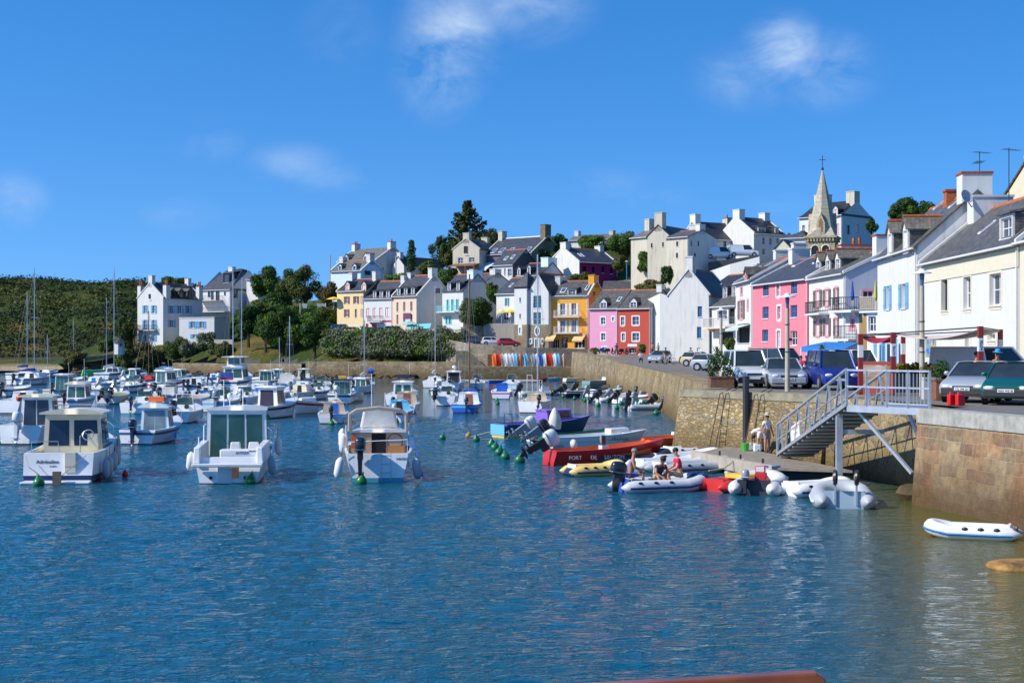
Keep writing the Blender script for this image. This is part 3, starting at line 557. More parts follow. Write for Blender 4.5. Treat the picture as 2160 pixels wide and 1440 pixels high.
# --- narrow white house with pink shutters + hot pink hotel + white house with balconies
h = house('terraced_house', 'narrow white house with brown shutters and a pink dormer left of the rose pink hotel', (1552, 146), (1587, 136.5), 776, 599, 549, 8, WHITE, SLATE2, ridge=True,
  wins=sc6(*A, 'pkg', (962, 565, 1005, 795)) + sc6(*A, 'pk0', (1055, 560, 1075, 680), (970, 395, 1000, 485)) + sc6(*A, 'dark', (930, 855, 1085, 1100)), dorm=dz(*A, (965, 250, 1040, 340), o=(PINKF, SLATE2, 'pk0')), cope=WHITE)
awning(h, 1555, 1583, 687, .35, 1.2, paint('pale_green_canvas', (.5, .6, .55), .8))
h = house('hotel', 'rose pink three storey hotel with blue windows and a slate roof', (1588, 135), (1704.5, 122.4), 776, 602, 543, 9, HOTP, SLATE, cope=WHITE2,
  wins=sc6(*A, 'bl', (1255, 355, 1330, 505), (1610, 330, 1690, 480), (1250, 640, 1328, 790), (1605, 620, 1690, 775), (1245, 930, 1322, 1080)) + sc6(*A, 'tr', (1428, 350, 1468, 510), (1440, 635, 1482, 800)) + sc6(*A, 'wg', (1432, 945, 1475, 1160)) + sc6(*A, 'w', (1605, 945, 1688, 1130)),
  rl=[(1632, 555, 1648, 570), (1662, 549, 1684, 566), (1708, 546, 1722, 560)], chim=[(.0, .9, 1.8, 1.1, WHITE2)], cat='hotel')
q = MB(h.MF); q.prism([(0, 0, -4), (1.0, 0, -4), (.6, 0, 1.6), (0, 0, 2.0)], (0, .5, 0), HOTP); q.build('buttress', h.root)
A = (1680, 480)
h = house('terraced_house', 'white terraced house with pink framed windows, grey brown shutters and iron balconies', (1706.5, 122.2), (1783, 112), 776, 590, 536, 8, WHITE, SLATE2, cope=WHITE2, sidem=plaster('shaded_white_render', (.52, .53, .58), .2),  # right gable: white render with its blue grey shade put into the colour
  wins=sc6(*A, 'pk', (245, 795, 298, 1005), (365, 785, 412, 985), (490, 762, 522, 970), (245, 1160, 298, 1368), (365, 1150, 412, 1365), (490, 1145, 522, 1362)), dorm=dz(*A, (235, 425, 282, 585), (355, 408, 405, 565), (478, 392, 528, 545), o=(WHITE, SLATEB, 'w', 0, 1)),
  side=[(1820, 613, 1842, 632, 'pk0')], chim=[(.01, 1.0, 3.0, 1.0, WHITE, BRICKC, 2), (.99, 1.0, 3.0, 1.1, WHITE, BRICKC)])
balcony(h, 1719, 1750, 662, .95, .9)
balcony(h, 1769, 1785, 655, 1.0, .6)
OCH = GREYW
h = house('annex', 'narrow ochre annex with a roof terrace beside the white house with blue shutters', (1783, 110.5), (1860, 107), 776, 658, 658, 8, WHITE, GREYR, 'F', wins=[(1794, 671, 1803, 694, 'pk0'), (1832, 667, 1848, 700, 'tr')], cat='annex')
q = MB(h.MF); a0, z0 = h.fpix(1813, 776); a1, z1 = h.fpix(1859, 660); q.box(a0, a0 + .8, 0, .04, z0, z1, BROWNR); q.build('ochre_panel', h.root)
balcony(h, 1768, 1816, 656, 1.0, 1.0, IRON, WHITE, .2); balcony(h, 1817, 1860, 656, 1.05, .3, GREYW, GREYR, .2, solid=mat('weathered_timber', (.30, .24, .17), .8, var=.3))
balcony(h, 1773, 1806, 715, 1.0, .8, IRON, WHITE, .15)
# --- white house with blue shutters, cream trimmed house
h = house('terraced_house', 'white house with sky blue shutters and two white dormers under orange ridge tiles', (1851, 96), (1935, 84.3), 800, 545, 427, 7.0, WHITE, SLATE2, cope=None, zbase=2.9,
  wins=sc6(*A, 'ba', (1135, 738, 1180, 1035), (1330, 710, 1388, 1020)), dorm=dz(*A, (1115, 92, 1198, 380), (1310, 60, 1398, 330), o=(WHITE, SLATEB, 'wc', 0, 1)), rl=[(1962, 432, 1976, 448), (1992, 428, 2010, 445)], chim=[(1.0, 1.3, 1.75, 1.1, WHITE, BRICKC), (.55, .8, 1.2, .6, TILE, BRICKC)], sidem=plaster('patchy_white_render', (.66, .66, .64), .4))
a0, z0 = h.fpix(1850, 768); q = MB(h.MF)
for x0, x1 in ((1862, 1874), (1880, 1897)):
    b0, z0 = h.fpix(x0, 766); b1, z1 = h.fpix(x1, 716); put_window(h.root, h.MF @ Matrix.Translation((0, .36, 0)), b0, 0.05, b1, 2.5, 'ba', 'door')
h = house('terraced_house', 'white house with cream window surrounds and a long slate roof at the right edge', (1945, 83.8), (2150, 67.2), 800, 556, 415, 7.6, WHITE, SLATE2, cope=WHITE2, zbase=2.9,
  wins=[(1986, 590, 1999, 655, 'cro'), (2033, 584, 2048, 651, 'cr'), (2088, 577, 2112, 644, 'cr')] + [(2084, 704, 2100, 717, 'cr'), (2036, 704, 2047, 740, 'cr')],
  dorm=[(2092, 469, 2136, 516, WHITE, SLATE2, 'w', 1)], rl=[(2055, 482, 2074, 500)], chim=[(.02, 1.2, 2.3, .75, WHITE, GREYR)])
q = MB(h.MF); zz = h.ze; q.box(0, h.W, -.01, .05, zz - 1.15, zz - .2, TRIM); q.box(0, .3, -.01, .06, -.5, zz - 1.15, TRIM); q.build('cornice_band', h.root)
MURAL = None
H_Q = h
h = house('terraced_house', 'cream corner house cut off by the right edge of the view', (2151, 67), (2300, 58), 800, 515, 440, 9, TRIM, SLATE2, zbase=2.9, cope=None)
h = house('house', 'sand coloured gable rising behind the cream trimmed house', (2085, 96), (2290, 84), 800, 470, 318, 8, plaster('sand_render', (.74, .60, .42), .08), SLATE2, 'G', chim=[(.05, 1.2, 2.2, -.3)], ridge=True, zbase=2.9)
# --- upper town
A = (600, 480)
h = house('house', 'pale blue house with dormers on the slope above the cream terrace', (697, 292), (762, 288), 588, 573, 551, 7.5, PBLUE, SLATEB, dorm=dz(*A, (680, 480, 720, 545), (862, 480, 905, 545), o=(PBLUE, SLATEB, 'bl', 0)), cope=PBLUE, side=sc6(*A, 'dk', (1015, 545, 1090, 600)), chim=[(.03, .9, 1.6, .9, WHITE), (.97, .9, 1.6, 1.2, WHITE)], zbase=15)
h = house('house', 'large old house with lichen grey roof on the left hilltop', (712, 310), (794, 302), 580, 553, 525, 10, PEACH, SLATEB, sidem=WHITE2, dorm=dz(*A, (750, 375, 808, 430), (995, 360, 1052, 425), o=(WHITE, SLATEB, 'w', 0)), cope=WHITE2, side=sc6(*A, 'dk', (1205, 505, 1225, 565), (1240, 505, 1255, 565)), chim=[(.03, 1.0, 1.7, 1.2, WHITE2, BRICKC, 2), (.97, 1.0, 1.7, 1.2, WHITE2, BRICKC, 1)], zbase=17, ridge=False)
h = house('cottage', 'small white cottage by the dark cypress', (828, 304), (852, 302), 575, 560, 542, 12, WHITE, SLATE3, 'G', chim=[(.05, 1, 1, .9, WHITE)], zbase=18)
A = (900, 420)
h = house('house', 'weathered white gable house with a timber veranda below the big pine', (955, 300), (1011, 297), 575, 527, 504, 9, BEIGE, SLATE3, 'G', wins=sc6(*A, 'dark', (470, 595, 520, 690)) + sc6(*A, 'w', (395, 740, 458, 815), (535, 738, 605, 800)), chim=[(.03, 1.1, 1.5, 1.2, BEIGE), (.97, 1.1, 1.5, .8, BEIGE)], cope=BEIGE)
q = MB(h.MF); a0, z0 = h.fpix(960, 572); a1, z1 = h.fpix(1014, 556); q.prism([(a0, 0, z1), (a1, 0, z1), (a1, 3, z1 - .6), (a0, 3, z1 - .6)], (0, 0, .15), WOOD)
for i in range(4): x = a0 + (a1 - a0) * i / 3; q.box(x - .09, x + .09, 2.8, 2.98, z0 - 1, z1 - .55, WOOD)
q.build('veranda', h.root)
h = house('house', 'wide house with a long slate roof, skylights and stone chimneys', (1021, 300), (1122, 292), 575, 538, 502, 11, mat('slate_hung_wall', (.10, .11, .13), .6), SLATE, ridge=WF, cope=BEIGE, sidem=STONEB, rl=dz(*A, (790, 640, 865, 690), (890, 635, 965, 685), (1010, 630, 1080, 680), (1235, 620, 1300, 665)), chim=[(.04, 1.1, 1.6, 1.6, BEIGE), (.97, 1.3, 2.0, 2.4, STONEB)], side=sc6(*A, 'dk', (1415, 620, 1435, 680)))
awning(h, 1015, 1045, 555, 1.6, 3.0, paint('white_canvas', (.7, .74, .85), .8))
h = house('house', 'white house with three windows and a steep narrow slate roof mid slope', (1040, 272), (1082, 269), 598, 560, 528, 8, WHITE, SLATE, wins=sc6(*A, 'w', (900, 885, 945, 980), (980, 875, 1002, 965), (1025, 880, 1075, 975)), rl=dz(*A, (960, 740, 1015, 780), (1045, 720, 1095, 765)), side=[], sidem=SLATE3, chim=[(.99, .8, 1.2, -.5, WHITE)])
h = house('house', 'house with two white dormers and a broad pale chimney behind the turret', (1091, 262), (1140, 259), 600, 582, 556, 8, WHITE, SLATE3, dorm=dz(*A, (1148, 880, 1182, 975), (1275, 855, 1310, 968), o=(WHITE, SLATE2, 'w', 0)), chim=[(.97, 1.6, 3.0, .9, PBLUE)], ridge=True, zbase=13)
h = house('house', 'grey roofed house half seen behind the white gable fronted house', (1085, 250), (1150, 246), 620, 606, 588, 7, WHITE, SLATE2, zbase=10)
h = house('house', 'low roofed house with orange ridge behind the turquoise balcony house', (958, 262), (1024, 258), 640, 596, 578, 8, WHITE, SLATE2, chim=[(.2, .8, 1.2, .8, WHITE), (.95, 1.2, 2.0, .7, WHITE)], zbase=9)
A = (1140, 420)
h = house('house', 'house with a bright white gable and a deep purple facade', (1221, 262), (1302, 268), 580, 552, 526, 9, PURPLE, SLATE, ridge=True, wins=sc6(*A, 'dark', (530, 850, 578, 950), (650, 855, 685, 940), (775, 850, 805, 935), (880, 870, 915, 945)), rl=dz(*A, (510, 700, 540, 740), (545, 700, 575, 740)), chim=[(.0, 1.0, 1.6, 1.0, WHITE), (.98, 1.0, 1.6, .7, WHITE)], cope=WHITE2)
q = MB(); dd = h.depth; q.prism([(-.05, -.3, -3), (-.05, -.3, h.ze), (-.05, dd / 2, h.zr), (-.05, dd + 2.5, h.ze - 2.2), (-.05, dd + 2.5, -3)], (-.12, 0, 0), WHITE2); q.build('white_gable', h.root)
h = house('house', 'hilltop house with only roof and white chimney showing over the hedge', (1200, 300), (1282, 296), 520, 508, 496, 7, WHITE2, SLATEB, chim=[(.02, .9, 1.4, .9, WHITE), (.97, .9, 1.4, .7, BEIGE)], ridge=False)
h = house('house', 'old beige wing with an orange ridge left of the tall weathered gable', (1331, 243), (1378, 239), 530, 503, 484, 8, BEIGE, SLATEB, ridge=TILE, chim=[(.05, 1.1, 1.4, 1.8, BEIGE)], found=8)
h = house('house', 'tall weathered beige gable house with a massive chimney on the hill', (1366, 236), (1411, 234), 560, 498, 475, 15, BEIGE, SLATE3, 'G', wins=sc6(*A, 'dk', (1397, 558, 1420, 618), (1540, 545, 1562, 605)), chim=[(.04, 1.6, 1.4, 2.0, BEIGE), (.97, 1.2, 1.3, 1.0, WHITE)], found=9, ridge=False)
h = house('house', 'beige house with four little windows and a red ridge stepping down the hill', (1405, 230), (1452, 226.5), 572, 503, 488, 7, BEIGE, SLATE2, sidem=WHITE2, ridge=TILE, wins=sc6(*A, 'dk', (1718, 535, 1745, 598), (1715, 680, 1742, 745)), side=sc6(*A, 'dk', (1903, 525, 1918, 595), (1990, 530, 2008, 598), (1945, 680, 1968, 742)), chim=[(.98, .9, 1.4, .9, WHITE)], found=6)
A = (1440, 340)
h = house('house', 'long low white house with a dark slate roof on the hilltop', (1490, 248), (1568, 252), 545, 504, 471, 8, WHITE, SLATE3, ridge=False, cope=WHITE2, wins=sc6(*A, 'dk', (515, 1015, 550, 1100), (610, 1020, 648, 1120)), chim=[(.02, 1.2, 1.6, 1.3, WHITE), (.98, 1.0, 1.4, 1.0, BEIGE, BRICKC, 1)], found=8)
h = house('house', 'white hilltop house with a flat dormer and grey blue windows below the church', (1590, 246), (1655, 250), 545, 492, 461, 9, WHITE, SLATE3, ridge=False, cope=WHITE2, wins=sc6(*A, 'gw', (1008, 965, 1040, 1055), (1098, 970, 1130, 1060), (1008, 1108, 1042, 1180), (1188, 975, 1215, 1040)), dorm=dz(*A, (955, 835, 1045, 895), (1170, 840, 1212, 918), o=(WHITE, SLATE2, 'w', 1)), chim=[(.0, 1.3, 1.7, 1.3, WHITE), (.98, 1.2, 1.6, 1.0, WHITE)], found=8)
q = MB(); q.prism([(-.06, -.2, -4), (-.06, -.2, h.ze), (-.06, h.depth / 2, h.zr + .3), (-.06, h.depth + .2, h.ze), (-.06, h.depth + .2, -4)], (-.1, 0, 0), WHITE); q.build('white_gable', h.root)
h = house('house', 'little cream gabled house with dark roof just left of the church tower', (1633, 196), (1669, 195), 560, 526, 506, 13, TRIM, SLATE3, 'G', ridge=False, zbase=10)
q = MB(); h = house('house', 'low white building with a hipped slate roof left of the steeple', (1648, 222), (1702, 220), 540, 504, 489, 8, WHITE, SLATE2, hip=2.5, ridge=False, zbase=13)
h = house('house', 'terrace roof with orange ridge and white chimneys left of the rose pink hotel roof', (1568, 158), (1612, 150), 700, 571, 543, 8, WHITE2, SLATE2, chim=[(.1, .9, 1.4, .9, WHITE), (.9, .9, 1.4, 1.2, WHITE2)], zbase=3, ridge=TILE)
# manor behind the steeple
h = house('manor', 'big white manor with red shutters and mansard roof behind the steeple', (1686, 238), (1776, 232), 540, 460, 428, 9, WHITE, SLATE3, ridge=False, hip=1.4, wins=[(1765, 472, 1770, 494, 'sr'), (1692, 475, 1698, 492, 'w')], side=sc6(*A, 'dk', (2075, 810, 2115, 930)) + [(1806, 474, 1812, 492, 'sr')], dorm=[(1757, 440, 1766, 456, WHITE, SLATE3, 'sr')], chim=[(.2, 2.6, 1.4, 1.4, WHITE), (.9, 1.6, 1.6, 1.5, BEIGE)], cat='manor', found=10)
# --- church
STC = rubble('church_stone', [(.44, .35, .19), (.55, .45, .26), (.36, .31, .22)], 1.6, (.5, .45, .35), big=.4); STC2 = ashlar('spire_stone', (.44, .41, .32), (.54, .48, .33), (.38, .35, .28), 1.0, .45, weed=0)
d = 172; c = PT(1735, 640, d); k = d / FP
root = empty('church_tower', (c.x, c.y, 6), 'stone church tower with a tall spire, gablets and iron cross', 'church', None, R_(-20)); CTRL.append((c.x, c.y, 6.0))
zt = CH + (HZ - 503) * k - 6; za = CH + (HZ - 358) * k - 6; hw = 38 * k / 1.3
q = MB(); q.box(-hw, hw, -hw, hw, -3, zt, STC); to = q.build('tower', root)
q = MB()
for i in range(9):
    for ax in (0, 1):
        for sg in (-1, 1):
            o_ = -hw + 2 * hw * (i + .5) / 9
            if ax: q.box(o_ - .1, o_ + .1, min(sg * hw, sg * (hw + .22)), max(sg * hw, sg * (hw + .22)), zt - .45, zt - .05, STC)
            else: q.box(min(sg * hw, sg * (hw + .22)), max(sg * hw, sg * (hw + .22)), o_ - .1, o_ + .1, zt - .45, zt - .05, STC)
q.box(-hw - .28, hw + .28, -hw - .28, hw + .28, zt - .05, zt + .2, STC); q.build('corbel_table', root)
for s_ in (0, 1, 3):
    A_ = Matrix.Rotation(s_ * math.pi / 2, 4, 'Z')
    for o_ in (-.62, .62):
        q = MB(A_); pts = [(o_ - .42, -hw - .01, zt - 3.2), (o_ + .42, -hw - .01, zt - 3.2), (o_ + .42, -hw - .01, zt - 1.4)] + [(o_ + .42 * math.cos(t), -hw - .01, zt - 1.4 + .42 * math.sin(t)) for t in [i * math.pi / 8 for i in range(1, 8)]] + [(o_ - .42, -hw - .01, zt - 1.4)]
        q.prism(pts, (0, .02, 0), DARK); wo = q.build('belfry_opening', root)
        q = MB(A_); q.tube([(o_ - .5, -hw - .02, zt - 3.2), (o_ - .5, -hw - .02, zt - 1.4)] + [(o_ + .5 * math.cos(math.pi - t), -hw - .02, zt - 1.4 + .5 * math.sin(t)) for t in [i * math.pi / 8 for i in range(1, 9)]] + [(o_ + .5, -hw - .02, zt - 3.2)], .09, TRIM, 5); q.build('arch_moulding', wo)
q = MB(); r0 = hw * 1.08; ring0 = [(-hw, -hw), (0, -hw), (hw, -hw), (hw, 0), (hw, hw), (0, hw), (-hw, hw), (-hw, 0)]
oc = lambda r, z: [(r * math.cos(R_(-135 + 45 * i)), r * math.sin(R_(-135 + 45 * i)), z) for i in range(8)]
lv = [[(x, y, zt + .2) for x, y in ring0], oc(hw * .98, zt + (za - zt) * .16), oc(.06, za)]
for a, b in zip(lv, lv[1:]):
    for i in range(8): q.poly([a[i], a[(i + 1) % 8], b[(i + 1) % 8], b[i]], STC2)
sp = q.build('spire', root)
for s_ in range(4):
    q = MB(Matrix.Rotation(s_ * math.pi / 2, 4, 'Z')); z0 = zt + .5; q.prism([(-.5, -hw * .97, z0), (.5, -hw * .97, z0), (.5, -hw * .97, z0 + 1.2), (0, -hw * .97, z0 + 2.5), (-.5, -hw * .97, z0 + 1.2)], (0, 1.2, 0), STC); go = q.build('gablet', sp)
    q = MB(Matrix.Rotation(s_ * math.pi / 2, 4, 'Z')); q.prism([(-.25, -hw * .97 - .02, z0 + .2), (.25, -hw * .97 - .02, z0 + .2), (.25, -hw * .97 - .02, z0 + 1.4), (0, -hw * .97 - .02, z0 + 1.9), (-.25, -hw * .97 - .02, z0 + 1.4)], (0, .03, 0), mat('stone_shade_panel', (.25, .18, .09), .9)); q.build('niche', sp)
q = MB(); q.blob((0, 0, za + .1), (.16, .16, .2), IRON); q.tube([(0, 0, za), (0, 0, za + 1.7)], .045, IRON, 5); q.tube([(-.4, 0, za + 1.2), (.4, 0, za + 1.2)], .04, IRON, 5); q.build('cross', root)
# ------------------------------------------------------------------ land, water, quay
import numpy as np
QZ = 2.9
def qz(y): return float(np.interp(y, [0, 110, 160, 222, 260], [2.9, 2.9, 3.25, 3.95, 4.3]))
SHORE = [(18.5, 15), (13.6, 37.9), (12.4, 43.5), (14.3, 44.9), (12.5, 56.5), (7.6, 64.3), (9.6, 67.0), (12.3, 115), (12.2, 163), (9.6, 222)]
def v2(px, d): return ((px - CX) / FP * d, d)
FARSH = [v2(1207, 222.5), v2(965, 224), v2(965, 236), v2(645, 247), v2(636, 262), v2(365, 284), v2(300, 289), v2(235, 287), v2(185, 282), v2(140, 280), v2(110, 291), v2(40, 296), v2(-80, 296), v2(-400, 285), v2(-900, 280)]
# extra height control points (photo column, distance, height)
for px, d, z in [(965, 237.5, 2.8), (900, 239.5, 2.8), (820, 242.5, 2.8), (740, 245.5, 2.8), (650, 249, 2.7), (636, 264, 2.1), (560, 269, 2.0), (460, 277, 2.0), (370, 285.5, 2.0),
                 (960, 243, 5.4), (880, 245, 5.6), (800, 249, 6.1), (720, 254, 6.6), (690, 256, 6.0), (640, 262, 4.5), (600, 275, 5), (540, 280, 5), (480, 285, 5.5), (430, 289, 5.0), (370, 291, 4.6), (330, 293, 4.5), (300, 292.5, 3.5), (260, 293, 3.2), (225, 291, 3.0), (185, 287, 2.4), (150, 284, 1.8),
                 (120, 294, .3), (60, 298, .3), (0, 299, .3), (-100, 299, .4), (120, 305, 1.2), (60, 310, 1.4), (0, 312, 1.5), (-150, 310, 1.5), (100, 322, 2.5), (0, 326, 2.5), (200, 310, 5), (260, 315, 8),
                 (0, 350, 7), (100, 345, 6), (200, 345, 8), (-200, 345, 8), (50, 385, 14), (160, 380, 14), (250, 370, 14), (330, 370, 14), (400, 390, 16), (-150, 390, 16), (-300, 380, 15),
                 (-300, 440, 25.5), (-100, 445, 26.5), (0, 440, 25.8), (80, 440, 25), (150, 445, 25.3), (220, 440, 24), (300, 440, 24.2), (380, 440, 23), (450, 440, 22), (560, 440, 21), (700, 440, 20), (-300, 560, 24), (100, 560, 24), (400, 560, 21), (800, 500, 20), (1100, 480, 22), (1500, 420, 22), (1900, 400, 22), (1000, 600, 20), (1800, 600, 20),
                 (560, 305, 11), (600, 300, 11), (650, 295, 9.5), (520, 310, 11), (660, 275, 7), (690, 300, 13), (860, 300, 18), (900, 300, 18), (930, 305, 19), (985, 320, 20), (880, 275, 11), (925, 272, 11), (1180, 290, 21), (1260, 290, 21), (1310, 270, 20), (1340, 250, 17), (1300, 250, 13), (1360, 240, 14), (1400, 222, 9.5),
                 (1517, 231, 19.2), (1567, 231, 19.6), (1540, 222, 17.5), (1490, 222, 16), (1540, 210, 15.5), (1440, 215, 9), (1500, 225, 14), (1560, 238, 17), (1600, 215, 13), (1700, 200, 12), (1900, 190, 12), (2100, 170, 12), (2400, 160, 10), (2000, 140, 6), (2000, 115, 4), (2300, 100, 3.2), (2500, 70, 2.9)]:
    x, y = v2(px, d); CTRL.append((x, y, z))
PV = [(1312, 205, 240, 3.8), (1240, 230, 246, 4.75), (1110, 229.5, 246, 5.05), (1040, 231, 246, 5.45), (990, 233, 248, 5.75), (940, 238, 250, 6.55), (880, 243, 254, 7.0), (800, 247, 258, 7.3), (700, 252, 264, 7.6)]
for px, d0, d1, z in PV:
    for d in (d0 + .5, (d0 + d1) / 2, d1): CTRL.append((*v2(px, d), z - .15))
for (p0, a0, b0, z0), (p1, a1, b1, z1) in zip(PV, PV[1:]):
    for t in (.33, .66): CTRL += [(*v2(p0 + (p1 - p0) * t, a0 + (a1 - a0) * t + k), z0 + (z1 - z0) * t - .15) for k in (.5, 6, 11)]
for t in range(12): px = 655 + t * 27; d = 246.5 - t * .95; CTRL += [(*v2(px, d + .8), 2.75), (*v2(px, d + 3.4), 3.6), (*v2(px, d + 5.5), 5.2)]
C_ = np.array(CTRL)
def th(X, Y):
    d2 = (X[..., None] - C_[:, 0]) ** 2 + (Y[..., None] - C_[:, 1]) ** 2 + 4.0
    w_ = d2 ** -1.6
    return (w_ * C_[:, 2]).sum(-1) / w_.sum(-1)
def th1(x, y): return float(th(np.array([x]), np.array([y]))[0])
def inpoly(X, Y, P):
    r = np.zeros(X.shape, bool); n = len(P)
    for i in range(n):
        (x0, y0), (x1, y1) = P[i], P[(i + 1) % n]
        r ^= ((y0 > Y) != (y1 > Y)) & (X < (x1 - x0) * (Y - y0) / (y1 - y0 + 1e-12) + x0)
    return r
LAND = SHORE + FARSH + [(-700, 300), (-700, 900), (700, 900), (700, 15)]
xs = np.concatenate([np.arange(-560, -150, 9.), np.arange(-150, 120, 2.), np.arange(120, 560, 10.)]); ys = np.concatenate([np.arange(20, 200, 5.), np.arange(200, 330, 2.), np.arange(330, 470, 4.), np.arange(470, 800, 20.)])
X, Y = np.meshgrid(xs, ys); Z = th(X, Y)
nz_ = np.array([[noise.fractal(Vector((x * .05, y * .05, 0)), 1., 2., 4) for x in xs] for y in ys])
hill = np.clip((Y - 325) / 40, 0, 1); Z = Z + nz_ * (.35 + 2.6 * hill)
q_ = (X < 34) & (Y < 226); Z = np.where(q_, np.minimum(Z, np.interp(Y, [0, 110, 160, 222], [2.9, 2.9, 3.25, 3.95]) - .5), Z)
ins = inpoly(X, Y, LAND)
def offwall(X, Y):   # keep the sheet behind the walls
    P = SHORE + FARSH[:6]; m = np.full(X.shape, 1e9)
    for (x0, y0), (x1, y1) in zip(P, P[1:]):
        dx, dy = x1 - x0, y1 - y0; t = np.clip(((X - x0) * dx + (Y - y0) * dy) / (dx * dx + dy * dy), 0, 1); m = np.minimum(m, np.hypot(X - x0 - t * dx, Y - y0 - t * dy))
    return m
ow = offwall(X, Y)
Z = np.where((X < -9) & (X > -69) & (ow < 14), np.minimum(Z, 2.0 + np.maximum(0, ow - .6) * .62), Z)
fw = np.interp(X, [-8.8, -6.9, 2.5, 12.4, 16], [237, 232.3, 230, 230, 206]); low = (X > -9.5) & (X < 34) & (Y < fw)
rdm = (X > -9.0) & (X < 34) & (Y >= fw) & (Y < 247); Z = np.where(rdm, np.minimum(Z, np.interp(X / Y * FP + CX, [p[0] for p in PV[::-1]], [p[3] for p in PV[::-1]]) - .35), Z)
Z = np.where(ins, np.maximum(Z, .15), -1.2)
keep = ins & ~low & (ow > .5) | ((~ins) & (ow > 40) & (Y > 270) & (X < -60))
vs = [(float(X[j, i]), float(Y[j, i]), float(Z[j, i])) for j in range(len(ys)) for i in range(len(xs))]
nx_ = len(xs); fs = [(j * nx_ + i, j * nx_ + i + 1, (j + 1) * nx_ + i + 1, (j + 1) * nx_ + i) for j in range(len(ys) - 1) for i in range(nx_ - 1) if keep[j, i] and keep[j + 1, i] and keep[j, i + 1] and keep[j + 1, i + 1]]
def groundm():
    m, t, b = newmat('hillside_grass'); g = nd(t, 'ShaderNodeNewGeometry'); p = g.outputs['Position']
    n1 = nd(t, 'ShaderNodeTexNoise', {'Vector': p, 'Scale': .07, 'Detail': 8., 'Roughness': .7}); n2 = nd(t, 'ShaderNodeTexNoise', {'Vector': p, 'Scale': .9, 'Detail': 6., 'Roughness': .7})
    cr = nd(t, 'ShaderNodeValToRGB', {0: n1.outputs[0]}); e = cr.color_ramp.elements; e.new(.5); e.new(.6)
    for i, (po, c) in enumerate([(.3, (.03, .055, .013)), (.5, (.05, .075, .018)), (.62, (.15, .11, .032)), (.78, (.22, .14, .045))]): e[i].position = po; e[i].color = c3(c)
    c = mixc(t, n2.outputs[0], mixc(t, 1., cr.outputs[0], (.4, .4, .4), 'MULTIPLY'), mixc(t, 1., cr.outputs[0], (1.5, 1.5, 1.5), 'MULTIPLY'))
    s = nd(t, 'ShaderNodeSeparateXYZ', {0: p}); zz = nd(t, 'ShaderNodeMath', {0: s.outputs[2], 1: n2.outputs[0]}, operation='SUBTRACT'); r = nd(t, 'ShaderNodeMapRange', {0: zz.outputs[0], 1: .6, 2: 1.3, 3: 1., 4: 0.}); c = mixc(t, r.outputs[0], c, mixc(t, n2.outputs[0], (.30, .23, .13), (.48, .38, .24)))
    t.links.new(c, b.inputs['Base Color']); b.inputs['Roughness'].default_value = .95; b.inputs['Specular IOR Level'].default_value = .1
    bp = nd(t, 'ShaderNodeBump', {'Strength': 1., 'Distance': .6, 'Height': n2.outputs[0]}); t.links.new(bp.outputs[0], b.inputs['Normal']); return m
GRASS = groundm()
me = bpy.data.meshes.new('hillside'); me.from_pydata(vs, [], fs); me.materials.append(GRASS); me.polygons.foreach_set('use_smooth', [True] * len(me.polygons)); o = bpy.data.objects.new('hillside', me); COL.objects.link(o); tag(o, kind='structure')
q = MB(); q.poly([(-2500, -600, -3), (2500, -600, -3), (2500, 4500, -3), (-2500, 4500, -3)], mat('seabed_mud', (.08, .08, .05), .9)); tag(q.build('seabed'), kind='structure')
